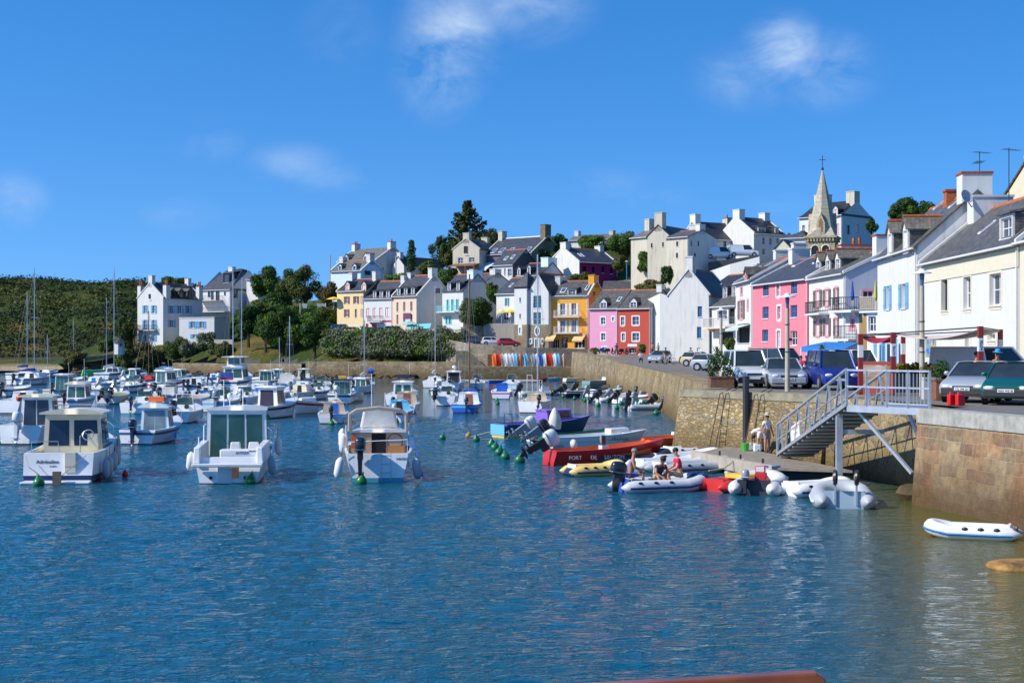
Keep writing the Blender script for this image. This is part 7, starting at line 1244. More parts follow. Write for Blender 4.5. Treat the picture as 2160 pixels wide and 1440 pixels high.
q = MB(); q.box(.0, .38, .12, .4, .3, .72, RUBR); q.box(.02, .34, .14, .36, .72, .95, paint('white_jerrycan', (.7, .72, .7))); o = tag(q.build('fuel_can', bevel=.03), 'red and white fuel can standing in the pale grey dinghy', 'jerrycan'); o.location = D13.location; o.rotation_euler = D13.rotation_euler
inflat('white octagonal inflatable dinghy with a navy stripe', 1668, 1046, 62, 2.4, 1.4, .25, RUBW, stripe=NAVY, floor=RUBW, rope=True, rise=.12)
D15 = inflat('blue grey rigid inflatable with two launching wheels folded up on its transom', 1782, 1072, 10, 2.8, 1.9, .27, RUBG, floor=GELG, transom=paint('pale_blue_transom', (.38, .50, .58)), stripe=RUBL)
for x in (-.28, .34):
    q = MB(); q.box(x - .03, x + .03, -.05, .0, .1, .85, GALV); q.build('wheel_leg', D15); q = MB(); q.lathe([(.06, -.05), (.21, -.06), (.24, 0), (.21, .06), (.06, .05)], BLK, 14, (x, -.03, .92), Matrix.Rotation(R_(90), 3, 'Y')); wl = q.build('launching_wheel', D15, smooth=True); q = MB(); q.lathe([(.09, -.075), (.09, .075)], paint('rusty_rim', (.45, .25, .18)), 10, (x, -.03, .92), Matrix.Rotation(R_(90), 3, 'Y')); q.build('rim', wl)
D16 = inflat('white inflatable dinghy with a blue stripe floating below the ashlar wall', 2132, 1136, -68, 2.1, 1.15, .185, RUBW, stripe=RUBBL, floor=RUBW, rope=True, rise=.1); q = MB(); q.tube([(-.38, .05, .15), (.38, .05, .15)], .18, RUBW, 10); 
for x in (-.3, 0, .3): q.lathe([(.07, 0), (.07, .04)], BLK, 10, (x * .8, -.13, .2), Matrix.Rotation(R_(90), 3, 'X'))
q.build('stern_tube', D16, smooth=True)
b, st = open_boat('kayak', 'orange plastic boat lying between the red boat and the wall', 1345, 942, 64, 3.6, 1.5, .42, .15, ORB, inner=ORB, tc=.85, boot=ORB, tw=.7, thwart=ORB); b, st = open_boat('rowing_boat', 'white rowing boat with an orange rim left of the covered blue boat', 1420, 928, 75, 3.4, 1.4, .42, .1, PBLUE, stripe=GEL, dc=ORB, inner=ORB, tc=.9, tw=.6, thwart=ORB)
b, st = open_boat('rowing_boat', 'blue rowing boat under a grey cover moored at the pontoon head', 1462, 948, 74, 3.6, 1.5, .5, .15, BLU, stripe=GEL, dc=GEL, inner=GELG, tc=.6, boot=BLU); q = MB(); q.hexa([(-.68, .1, .5), (.68, .1, .5), (.62, 2.2, .55), (-.62, 2.2, .55)], [(-.5, .2, .64), (.5, .2, .64), (.45, 2.1, .68), (-.45, 2.1, .68)], RUBG); q.build('cover', b)
for lb, px, py, hd, L, m1, m2 in [('long kayak in blue and orange below the low quay', 1030, 808, 62, 4.6, BLU, ORB), ('red kayak below the low quay', 1110, 804, 75, 3.4, REDB, REDB), ('pale blue kayak below the low quay', 1135, 803, 78, 3.6, LBLU, GEL)]:
    b, st = open_boat('kayak', lb, px, py, hd, L, .9, .42, .12, m1, inner=m2, dc=m2, tc=.7, tw=.4, boot=m1, thwart=m2)
# dinghies stored upright against the wall
rk = [(857, ORB, 'orange'), (907, REDB, 'red'), (950, TAN, 'brown'), (998, GEL, 'white'), (1035, GELG, 'grey white'), (1078, GEL, 'white'), (1122, LBLU, 'blue'), (1188, ORB, 'orange'), (1250, LBLU, 'blue'), (1345, GRYM, 'dark grey'), (1390, PBLUE, 'pale blue'), (1438, BLU, 'royal blue'), (1490, GELG, 'grey'), (1545, REDB, 'red'), (1580, ORB, 'orange red'), (1615, PBLUE, 'ice blue'), (1655, LBLU, 'faded blue'), (1738, paint('old_pink_hull', (.5, .27, .22)), 'old pink')]
ORDS = ['leftmost orange dinghy standing in the rack, inside the dark doorway', 'red dinghy standing next to the doorway in the rack', 'brown dinghy between red and white ones in the rack', 'first white dinghy from the left in the rack', 'grey white dinghy between two white ones in the rack', 'white dinghy just left of the blue one in the rack', 'blue dinghy left of the open orange one in the rack', 'open orange dinghy showing its inside in the rack', 'blue dinghy right of the open orange one in the rack', 'dark grey dinghy leaning alone mid rack', 'pale blue dinghy left of the royal blue one', 'royal blue dinghy in the rack', 'grey dinghy between royal blue and red ones', 'red dinghy in the right half of the rack', 'orange red dinghy next to the red one at right', 'ice blue dinghy in the right half of the rack', 'faded blue dinghy second from the right end', 'old pink open dinghy at the right end of the rack']
for i, (zx, m_, c_) in enumerate(rk):
    px = 900 + zx / 6; x, y = v2(px, 226.6); open_ = c_ in ('old pink',) or i == 7; root = empty('dinghy', (x, y, 2.1), ORDS[i], 'dinghy', 'dinghies stored upright on the low quay', R_(180 if open_ else 100 + (i % 3) * 8)); root.rotation_euler[0] = R_(82); q = MB(); hull(q, 2.1, 1.0, .38, .06, .75, m_, m_, m_, .85, TAN if open_ else m_, -.1, n=8, dc=GEL if i in (3, 10, 12, 15) else m_); q.build('hull', root, smooth=True); q = MB(); q.box(-.42, .42, .6, .8, .2, .24, TAN); q.build('thwart', root)
q = MB(); a = PT(1030, 772, 228.7); q.box(a.x - .1, a.x + 1.2, 228.62, 228.8, 2.1, 4.0, WOOD); tag(q.build('doorway'), 'dark timber doorway in the high wall at the left end of the rack', 'door')
# ---- pontoon, footbridge
PZ = .55; PA, PB, PC_, PD = [Vector((*XY(px, FP * (CH - PZ) / (py - HZ)), PZ)) for px, py in ((1640, 987), (1798, 992), (1660, 941), (1468, 955))]
PONT = mat('pontoon_deck', (.26, .22, .17), .85, var=.3, scale=3, bump=.4); root = empty('pontoon', (0, 0, 0), 'floating timber pontoon with a grey rubbing beam below the footbridge', 'pontoon')
PC_ = Vector((9.6, 62.0, PZ)); q = MB(); q.prism([PA, PB, PC_, PD], (0, 0, -.08), PONT); q.build('deck', root); q = MB(); ins_ = lambda p: p.lerp((PA + PB + PC_ + PD) / 4, .06); q.prism([ins_(p) + Vector((0, 0, -.09)) for p in (PA, PB, PC_, PD)], (0, 0, -.7), mat('dark_float', (.03, .03, .03), .8)); q.build('float', root)
q = MB(); dv = (PA - PD).normalized(); sd = Vector((-dv.y, dv.x, 0)) * -1; sd = sd if sd.x < 0 else -sd; e = sd * .22; q.prism([PD + Vector((0, 0, -.38)), PA + Vector((0, 0, -.38)), PA + e + Vector((0, 0, -.38)), PD + e + Vector((0, 0, -.38))], (0, 0, .46), mat('weathered_beam', (.42, .37, .29), .85, var=.25, scale=2, streak=.3)); q.build('rubbing_beam', root)
q = MB()
for t in (.32, .58, .84): p = PD.lerp(PA, t); q.box(p.x - .06, p.x + .05, p.y - .08, p.y + .08, -.6, .15, GALV); q.tube([p + Vector((0, 0, .02)), p + Vector((0, 0, .25))], .04, IRON)
for t in (.45, .7): p = PD.lerp(PA, t) + e * .5; q.box(p.x - .05, p.x + .3, p.y - .4, p.y + .4, -.4, .12, RUBL)
q.build('bracket', root)
for a, b, lb in ((PD.lerp(PA, .55), PD.lerp(PA, .55) + Vector((-1.2, -.8, -.3)), 'mooring rope looped on the middle of the pontoon beam'), (PD.lerp(PA, .95), Vector((PA.x + .2, PA.y - 1.0, .3)), 'blue rope coil at the pontoon corner')): q = MB(); q.tube([a + Vector((0, 0, .1)), (a + b) / 2 + Vector((0, 0, -.1)), b], .03, CANB if 'blue' in lb else ROPE, 5); q.tube([a + Vector((.25 * math.cos(t), .25 * math.sin(t), .04)) for t in [i * .7 for i in range(9)]], .03, CANB if 'blue' in lb else ROPE, 5); tag(q.build('rope'), lb, 'rope')
# footbridge: truss gangway from the pontoon up to a landing bracketed on the quay
root = empty('footbridge', (0, 0, 0), 'galvanised steel footbridge sloping from the quay landing down to the pontoon', 'footbridge')
G0 = PT(1640, 958, 55.0); G0.z = PZ + .12; LZ = QZ + .02; dL = FP * (CH - LZ) / (858 - HZ)
G1 = Vector((*XY(1786, 46.2), LZ)); ax = (G1 - G0); axh = Vector((ax.x, ax.y, 0)).normalized(); sd = Vector((axh.y, -axh.x, 0)) * -1; sd = sd if sd.y > 0 else -sd; wid = 1.35
def truss(o_):
    q = MB(); b0, b1 = G0 + o_, G1 + o_; up = Vector((0, 0, 1.15)); q.tube([b0, b1], .075, GALV, 4); q.tube([b0 + up, b1 + up], .06, GALV, 6); q.tube([b0 + up * .48, b1 + up * .48], .025, GALV, 4); n = 7
    for i in range(n):
        p, r_, s_ = b0.lerp(b1, i / n), b0.lerp(b1, (i + .5) / n), b0.lerp(b1, (i + 1) / n); q.tube([p, p.lerp(r_, .8) + up], .042, GALV, 4); q.tube([p.lerp(r_, .8) + up, r_ + (s_ - r_) * .3], .042, GALV, 4)
    q.tube([b1, b1 + up], .06, GALV, 4); q.tube([b0, b0 + up], .06, GALV, 4); return q
truss(Vector((0, 0, 0))).build('side_truss', root); truss(sd * wid).build('side_truss', root)
q = MB(); q.prism([G0 - Vector((0, 0, .02)), G1 - Vector((0, 0, .02)), G1 + sd * wid - Vector((0, 0, .02)), G0 + sd * wid - Vector((0, 0, .02))], (0, 0, -.07), mat('dark_grating', (.12, .11, .10), .7, var=.3))
for i in range(14): p = G0.lerp(G1, (i + .5) / 14) - Vector((0, 0, .12)); q.tube([p, p + sd * wid], .05, GALV, 4)
q.build('walkway', root)
LD = [G1, Vector((*XY(1976, 43.5), LZ)), Vector((*XY(1976, 43.5), LZ)) + sd * 1.6, G1 + sd * 1.6]; LD[1] = Vector((12.75, 43.4, LZ)); LD[2] = Vector((13.4, 45.3, LZ)); LD[3] = G1 + sd * 1.7
q = MB(); q.prism(LD, (0, 0, .0 - .22), GALV); q.build('landing', root); q = MB()
e0, e1 = LD[0], LD[1]
for i in range(5): p = e0.lerp(e1, i / 4); q.tube([p, p + Vector((0, 0, 1.15))], .045, GALV, 4)
for z in (.6, 1.13): q.tube([e0 + Vector((0, 0, z)), e1 + Vector((0, 0, z))], .04, GALV, 4)
p0, p1 = e0.lerp(e1, .52), e0.lerp(e1, .98)
for i in range(12): p = p0.lerp(p1, i / 11); q.tube([p + Vector((0, 0, .1)), p + Vector((0, 0, 1.05))], .02, GALV, 4)
q.tube([p0 + Vector((0, 0, .1)), p1 + Vector((0, 0, .1))], .03, GALV, 4); q.build('landing_rail', root)
q = MB(); q.tube([LD[0] + Vector((.4, .1, -.2)), Vector((12.35, 43.9, .9))], .07, GALV, 4); q.tube([LD[3] + Vector((.3, -.1, -.2)), Vector((13.4, 45.4, .9))], .07, GALV, 4); q.build('brace', root)
q = MB(); p = Vector((10.9, 47.4, 0)); q.box(p.x - .1, p.x + .1, p.y - .1, p.y + .1, -2, 2.75, GALV); q.box(p.x, p.x + 1.5, p.y - .05, p.y + .05, 1.9, 2.05, GALV); q.build('support_post', root)
q = MB(); p = G0.lerp(G1, .22) + Vector((0, -.07, .12)); r_ = G0.lerp(G1, .36) + Vector((0, -.07, .12)); q.prism([p, r_, r_ + Vector((0, 0, .55)), p + Vector((0, 0, .55))], (0, .02, 0), paint('white_sign', (.75, .74, .74))); sg = q.build('sign_board', root)
dr_ = (r_ - p).normalized(); Mx = Matrix(((dr_.x, 0, 0, 0), (dr_.y, 0, -1, 0), (dr_.z, 1, 0, 0), (0, 0, 0, 1)))
lettering('PASSERELLE', sg, Matrix.Translation(p.lerp(r_, .5) + Vector((0, -.015, .34))) @ Mx, .13, RUBR); lettering('INTERDITE', sg, Matrix.Translation(p.lerp(r_, .5) + Vector((0, -.015, .16))) @ Mx, .1, CANB)
q = MB(); p = Vector((9.9, 60.2, 0)); q.tube([(p.x, p.y, -1), (p.x, p.y, 3.6)], .14, IRON, 8); tag(q.build('mooring_pile'), 'dark steel mooring pile rising between footbridge and quay wall', 'pile')
for i, (px, lb) in enumerate([(1515, 'rusty iron ladder on the sunlit wall left of the bending person'), (1580, 'rusty iron ladder directly above the green bucket')]):
    for_ = Vector((0, 0, 0)); t = (px - 1430) / (1690 - 1430); x = 7.6 + (12.52 - 7.6) * (.34 if i == 0 else .58); y = 64.3 + (56.4 - 64.3) * (.34 if i == 0 else .58); root = empty('wall_ladder', (x - .05, y - .05, 0), lb, 'ladder', None, math.atan2(56.4 - 64.3, 12.52 - 7.6)); q = MB()
    for sx in (-.2, .2): q.tube([(sx, -.95, -.4), (sx, -.12, QZ - .1), (sx, .5, QZ + .12)], .024, mat('rusty_iron', (.10, .055, .035), .9), 5)
    for k in range(10): f = (k + .5) / 10; q.tube([(-.2, -.95 + .83 * f, -.4 + 3.2 * f), (.2, -.95 + .83 * f, -.4 + 3.2 * f)], .015, MATS['rusty_iron'], 4)
    q.build('rails', root)
for k, (a, b, lb) in enumerate([((1190, 892, 83), (1384, 872, 107), 'long pale mooring rope from the dark inflatable to the wall raft'), ((1205, 896, 80), (1400, 864, 108), 'second pale mooring rope running parallel to the wall raft'), ((990, 922, 76), (1034, 910, 75.5), 'frayed rope from the weedy buoy to the purple boat'), ((1008, 928, 74), (1075, 928, 74), 'white boom rope from the first buoy to the tilted motors')]):
    pa, pb = PT(*a), PT(*b); pa.z = max(.06, pa.z); pb.z = max(.08, pb.z); q = MB(); q.tube([pa.lerp(pb, t) - Vector((0, 0, .25 * math.sin(math.pi * t) * (pa.z > .4))) for t in (0, .25, .5, .75, 1)], .022, ROPE, 4); tag(q.build('mooring_rope'), lb, 'rope')
q = MB(); q.blob((0, 0, 0), (1.35, .7, .15), mat('weedy_slip_stone', (.36, .19, .045), .7, var=.8, scale=1.6, bump=1.), 3, 16, 8); o = tag(q.build('slip_stone', smooth=2), 'orange weed covered stone slip breaking the surface at the right edge', 'rock'); o.location = (*v2(2215, 30.8), .0)
q = MB(); x, y = v2(782, 240); q.M = Matrix.Translation((x, y, 1.15)) @ Matrix.Rotation(R_(90), 4, 'Y'); q.lathe([(.0, -.5), (.38, -.5), (.42, 0), (.38, .5), (0, .5)], BLU, 12); tag(q.build('barrel'), 'blue barrel hanging on the far harbour wall', 'barrel')
# ------------------------------------------------------------------ vehicles
CARG = glassm('car_glass', (.03, .042, .048), .04); TYRE = mat('tyre_rubber', (.018, .018, .02), .8); RIM = mat('alloy_rim', (.5, .5, .52), .35, metal=.7); LAMP = mat('headlight_glass', (.62, .64, .66), .12, var=.2, scale=20); PLASB = mat('black_bumper_plastic', (.03, .032, .035), .6); TAILR = paint('tail_lamp_red', (.5, .02, .02), .2); PLATE = paint('number_plate', (.75, .76, .78), .5)
def cpaint(n, c): return mat(n, c, .28, metal=.15, var=.03, coat=.9)
CSIL = cpaint('silver_car_paint', (.36, .40, .44)); CWHI = cpaint('white_car_paint', (.86, .86, .86)); CBLU = cpaint('blue_car_paint', (.015, .035, .28)); CGRN = cpaint('green_car_paint', (.006, .10, .085)); CRED = cpaint('red_car_paint', (.60, .012, .02)); CDRK = cpaint('dark_car_paint', (.05, .07, .09)); CYEL = cpaint('yellow_car_paint', (.75, .55, .03)); CGRY = cpaint('grey_car_paint', (.22, .22, .21))
PROF = {  # length, width, stations (y from the nose, hood/shoulder height), glass base rear/front, roof rear/front, heights
 'hatch': (3.8, 1.64, [(0, .30, .56), (.12, .22, .70), (.95, .18, .90), (2.2, .18, .93), (3.55, .20, .95), (3.8, .35, .80)], (.95, 3.6), (1.75, 3.35), 1.42, .91),
 'sedan': (4.7, 1.78, [(0, .28, .58), (.12, .2, .76), (1.35, .17, .92), (2.5, .17, .95), (3.9, .18, .97), (4.6, .25, .92), (4.7, .38, .75)], (1.35, 4.0), (2.15, 3.35), 1.43, .93),
 'van': (4.0, 1.70, [(0, .32, .62), (.12, .24, .82), (.85, .2, 1.04), (2.0, .2, 1.08), (3.95, .22, 1.08), (4.0, .35, .95)], (.80, 3.97), (1.35, 3.90), 1.82, 1.04),
 'bigvan': (4.8, 1.9, [(0, .34, .7), (.12, .26, .92), (.8, .22, 1.1), (2.0, .22, 1.15), (4.75, .24, 1.15), (4.8, .4, 1.0)], (.75, 4.77), (1.45, 4.72), 1.96, 1.1)}
def car(label, px, d, hd, kind, m, z=QZ, plate='', bump=None, panel=False, cat='car', group=None, front=False, roofm=None):
    L, W_, stt, gb, gr, rh, belt = PROF[kind]; dirv = Vector((math.sin(R_(hd)), math.cos(R_(hd)), 0)); p = Vector((*v2(px, d), z))
    if front: p = p - dirv * L / 2
    root = empty('van' if 'van' in kind else 'car', p, label, cat, group, -R_(hd)); bump = bump or m; hw = W_ / 2; Y = lambda y: L / 2 - y
    q = MB(); rings = []
    for i, (y, zb, zt) in enumerate(stt):
        e = .86 if i in (0, len(stt) - 1) else 1.0; rings.append([(s * hw * e * f, Y(y), zb + (zt - zb) * h) for s, f, h in ((1, .90, 0), (1, 1, .25), (1, 1, .72), (1, .93, .97), (1, .80, 1.0), (-1, .80, 1.0), (-1, .93, .97), (-1, 1, .72), (-1, 1, .25), (-1, .90, 0))])
    n = 10; vs = [v for r_ in rings for v in r_]; q.add(vs, [(i * n + j, i * n + (j + 1) % n, (i + 1) * n + (j + 1) % n, (i + 1) * n + j) for i in range(len(rings) - 1) for j in range(n)] + [tuple(range(n))[::-1], tuple(range((len(rings) - 1) * n, len(rings) * n))], m)
    b = q.build('body', root, smooth=True)
    w0, w1 = hw * .93, hw * .77; z0, z1 = belt - .02, rh - .06; c = {}
    for nm, y, w_, z_ in (('fb', gb[0], w0, z0), ('rb', gb[1], w0, z0 + .04), ('ft', gr[0], w1, z1), ('rt', gr[1], w1, z1)): c[nm] = [Vector((-w_, Y(y), z_)), Vector((w_, Y(y), z_))]
    def pane(A, B, C, D, name, mt=None):
        q = MB(); ce = (A + B + C + D) / 4; nn = (B - A).cross(D - A).normalized(); 
        q.prism([A, B, C, D], -nn * .01 if nn.dot(ce - Vector((0, 0, 1))) > 0 else nn * .01, mt or CARG); q.build(name, root)
    pane(c['fb'][1], c['fb'][0], c['ft'][0], c['ft'][1], 'windscreen'); pane(c['rb'][0], c['rb'][1], c['rt'][1], c['rt'][0], 'rear_window', m if panel else None)
    for s in (0, 1):
        A, B, C, D = c['fb'][s], c['rb'][s], c['rt'][s], c['ft'][s]; k = .42 if 'van' not in kind else .40
        M1, M2 = A.lerp(B, k), D.lerp(C, k * .8); pane(A, M1, M2, D, 'side_window'); pane(M1.lerp(B, .04), B, C, M2.lerp(C, .04), 'side_panel' if panel else 'side_window', m if panel else None)
    q = MB(); rr = [(w1 + .02) * f for f in (-1, -.8, 0, .8, 1)]; zz = [z1, z1 + .045, z1 + .065, z1 + .045, z1]
    for i in range(4): q.hexa([(rr[i], Y(gr[0]) + .03, zz[i] - .02), (rr[i + 1], Y(gr[0]) + .03, zz[i + 1] - .02), (rr[i + 1], Y(gr[1]) - .03, zz[i + 1] - .02), (rr[i], Y(gr[1]) - .03, zz[i] - .02)], [(rr[i], Y(gr[0]), zz[i]), (rr[i + 1], Y(gr[0]), zz[i + 1]), (rr[i + 1], Y(gr[1]), zz[i + 1]), (rr[i], Y(gr[1]), zz[i])], roofm or m)
    for s in (0, 1):
        for a, e in (('fb', 'ft'), ('rb', 'rt')): q.tube([c[a][s], c[e][s]], .045, m, 5)
        q.tube([c['ft'][s], c['rt'][s]], .04, m, 5); q.tube([c['fb'][s].lerp(c['rb'][s], .42), c['ft'][s].lerp(c['rt'][s], .35)], .035, m, 5)
    q.build('roof', root, smooth=True)
    wr = .30 if 'van' not in kind else .32
    for s in (-1, 1):
        for y in (.75 if kind != 'sedan' else .85, L - .72 if kind != 'sedan' else L - .95):
            x = s * (hw - .09); A_ = Matrix.Rotation(R_(90), 3, 'Y'); q = MB(); q.lathe([(wr + .07, -.02), (wr + .07, .02)], DARK, 16, (s * (hw + .002), Y(y), wr + .02), A_); q.lathe([(.16, -.09), (wr - .03, -.10), (wr, -.05), (wr, .06), (wr - .03, .105), (.18, .105)], TYRE, 16, (x + s * .03, Y(y), wr), A_); wo = q.build('wheel', root, smooth=True); q = MB(); q.lathe([(.2, -.11), (.2, .11)], RIM, 12, (x + s * .033, Y(y), wr), A_)
            q.build('rim', wo)
    for s in (-1, 1):
        hz = stt[1][2] - .16; q = MB(); q.blob((s * hw * .66, Y(.10), hz), (.20, .12, .095), LAMP, 2.6, 10, 6); q.build('headlight', root, smooth=2); q = MB(); q.box(s * hw * .8 - .1, s * hw * .8 + .1, Y(L) - .01, Y(L) + .06, .7, .95, TAILR); q.build('tail_light', root)
        q = MB(); q.blob((s * (hw + .09), Y(gb[0] + .35), belt + .08), (.10, .06, .075), m, 2.6, 8, 6); q.build('mirror', root, smooth=2)
    q = MB(); q.box(-hw * .9, hw * .9, Y(.08), Y(-.05), .26, .52, bump); q.build('bumper', root, bevel=.04); q = MB(); q.box(-hw * .42, hw * .42, Y(.03), Y(-.018), stt[1][2] - .22, stt[1][2] - .12, PLASB); q.build('grille', root)
    q = MB(); q.box(-.26, .26, Y(-.06), Y(-.075), .42, .53, PLATE); po = q.build('number_plate', root)
    if plate: lettering(plate, po, Matrix.Translation((0, Y(-.08), .44)) @ Matrix.Rotation(math.pi, 4, 'Z') @ TXT, .09, BLK)
    return root
car('white panel van with grey bumper parked beside the planter bush', 1592, 67.5, 177, 'van', CWHI, bump=PLASB, panel=False, cat='van', front=True); car('silver saloon car with a wide grille between white and blue vans', 1664, 65.5, 183, 'sedan', CSIL, front=True, plate='BC 145 NT'); car('royal blue van parked behind the top of the footbridge', 1776, 63.5, 180, 'van', CBLU, cat='van', front=True)
car('light silver hatchback with a dark bumper behind the red jerrycans', 2030, 48.5, 213, 'hatch', CSIL, plate='CQ 398 QV', bump=PLASB, front=True); car('dark green hatchback cut off by the right edge', 2122, 46.3, 208, 'hatch', CGRN, plate='9255 WZ 85', bump=PLASB, front=True)
car('white van seen through the red pergola posts', 1842, 80, 165, 'van', CWHI, cat='van', front=True); car('big white delivery van parked side on in front of the cream trimmed house', 2086, 61, 111, 'bigvan', CWHI, panel=True, cat='van'); car('grey camper van behind the white panel van', 1640, 104, 150, 'bigvan', CGRY, cat='van'); car('grey blue car near the agave and the lamp post', 1506, 120, 120, 'hatch', CSIL, qz(120)); car('silver hatchback driving down beside the tall white gable', 1392, 160, 205, 'hatch', CSIL, qz(160)); car('beige open car parked under the white gable', 1478, 140, 120, 'hatch', paint('beige_car_paint', (.45, .40, .27)), qz(140))
def rz_(px): return float(np.interp(px, [p[0] for p in PV[::-1]], [p[3] for p in PV[::-1]]))
for lb, px, d, hd, kd, m in [('bright red hatchback on the upper road', 1073, 234.5, 84, 'hatch', CRED), ('white hatchback left of the red one on the upper road', 1039, 236, 84, 'hatch', CWHI), ('dark green estate car on the upper road', 1003, 238, 95, 'hatch', CDRK), ('grey green car between dark estate and blue grey car', 984, 241, 95, 'hatch', CSIL), ('dark blue grey car right of the white van on the upper road', 964, 241, 110, 'hatch', CDRK), ('white van on the upper road below the turquoise house', 941, 242, 88, 'van', CWHI), ('blue van parked at the cream terraced house', 722, 256, 95, 'van', CBLU), ('yellow car beside the blue van', 748, 255, 95, 'hatch', CYEL), ('grey car in front of the crimson shutters', 783, 253, 95, 'hatch', CDRK), ('dark car in front of the red shopfront', 808, 252, 95, 'hatch', CDRK), ('white van at the peach house door', 836, 250.5, 92, 'van', CWHI)]: car(lb, px, d, hd, kd, m, rz_(px) + .01, cat='van' if kd == 'van' else 'car', group='vehicles on the upper road')
for lb, px, d, z in [('white van parked below the low white hilltop house', 1517, 231, 17.3), ('white van parked below the hilltop house with a flat dormer', 1567, 231, 18.3)]: car(lb, px, d, 85, 'bigvan', CWHI, CH + (HZ - (546 if px < 1540 else 542)) * d / FP, cat='van', panel=True)
# ------------------------------------------------------------------ people
SKIN = mat('skin_tanned', (.42, .21, .125), .55, var=.08); SKIN2 = mat('skin_fair', (.56, .32, .21), .55, var=.08); HAIRD = mat('dark_hair', (.02, .014, .01), .7); HAIRG = mat('grey_hair', (.25, .22, .19), .8)
def cloth(n, c): return mat(n, c, .9, var=.12, scale=7, bump=.3)
def skinmesh(name, parent, V, E, rad, m, lv=1):
    me = bpy.data.meshes.new(name); me.from_pydata([tuple(v) for v in V], E, []); o = bpy.data.objects.new(name, me); COL.objects.link(o); md = o.modifiers.new('Skin', 'SKIN'); md.use_smooth_shade = True
    for i, r_ in enumerate(rad): me.skin_vertices[0].data[i].radius = (r_, r_); me.skin_vertices[0].data[i].use_root = (i == 0)
    o.modifiers.new('Sub', 'SUBSURF').levels = lv; dg = bpy.context.evaluated_depsgraph_get(); m2 = bpy.data.meshes.new_from_object(o.evaluated_get(dg)); bpy.data.objects.remove(o); m2.materials.clear(); m2.materials.append(m); o = bpy.data.objects.new(name, m2); COL.objects.link(o); o.parent = parent; return o
POSE = {'stand': dict(pel=(0, 0, .95), wa=(0, 0, 1.12), ch=(0, .0, 1.33), nk=(0, 0, 1.49), hd=(0, .02, 1.64), kn=(.10, .02, .50), an=(.11, -.02, .09), toe=(.12, .13, .04), el=(.27, -.03, 1.12), wr=(.28, .08, .88), sp=1),
 'walk': dict(pel=(0, 0, .94), wa=(0, .01, 1.12), ch=(0, .03, 1.33), nk=(0, .04, 1.49), hd=(0, .07, 1.64), kn=(.10, .16, .52), an=(.11, .12, .10), toe=(.12, .27, .05), kn2=(-.10, -.02, .50), an2=(-.11, -.28, .16), toe2=(-.12, -.18, .05), el=(.26, -.12, 1.12), wr=(.27, -.02, .90), sp=1),
 'sit': dict(pel=(0, 0, .12), wa=(0, .03, .30), ch=(0, .08, .52), nk=(0, .11, .68), hd=(0, .15, .83), kn=(.14, .42, .18), an=(.14, .46, -.22), toe=(.15, .60, -.25), el=(.25, .16, .34), wr=(.15, .38, .24), sp=1),
 'lean': dict(pel=(0, 0, .10), wa=(0, .10, .26), ch=(0, .22, .42), nk=(0, .31, .54), hd=(0, .38, .67), kn=(.22, .36, .22), an=(.2, .55, -.12), toe=(.2, .66, -.16), el=(.26, .34, .26), wr=(.12, .50, .14), sp=1),
 'bend': dict(pel=(0, -.12, .90), wa=(0, .04, .98), ch=(0, .26, .92), nk=(0, .40, .80), hd=(0, .50, .72), kn=(.11, -.02, .49), an=(.14, -.06, .09), toe=(.15, .08, .04), el=(.20, .38, .64), wr=(.14, .42, .40), sp=1)}
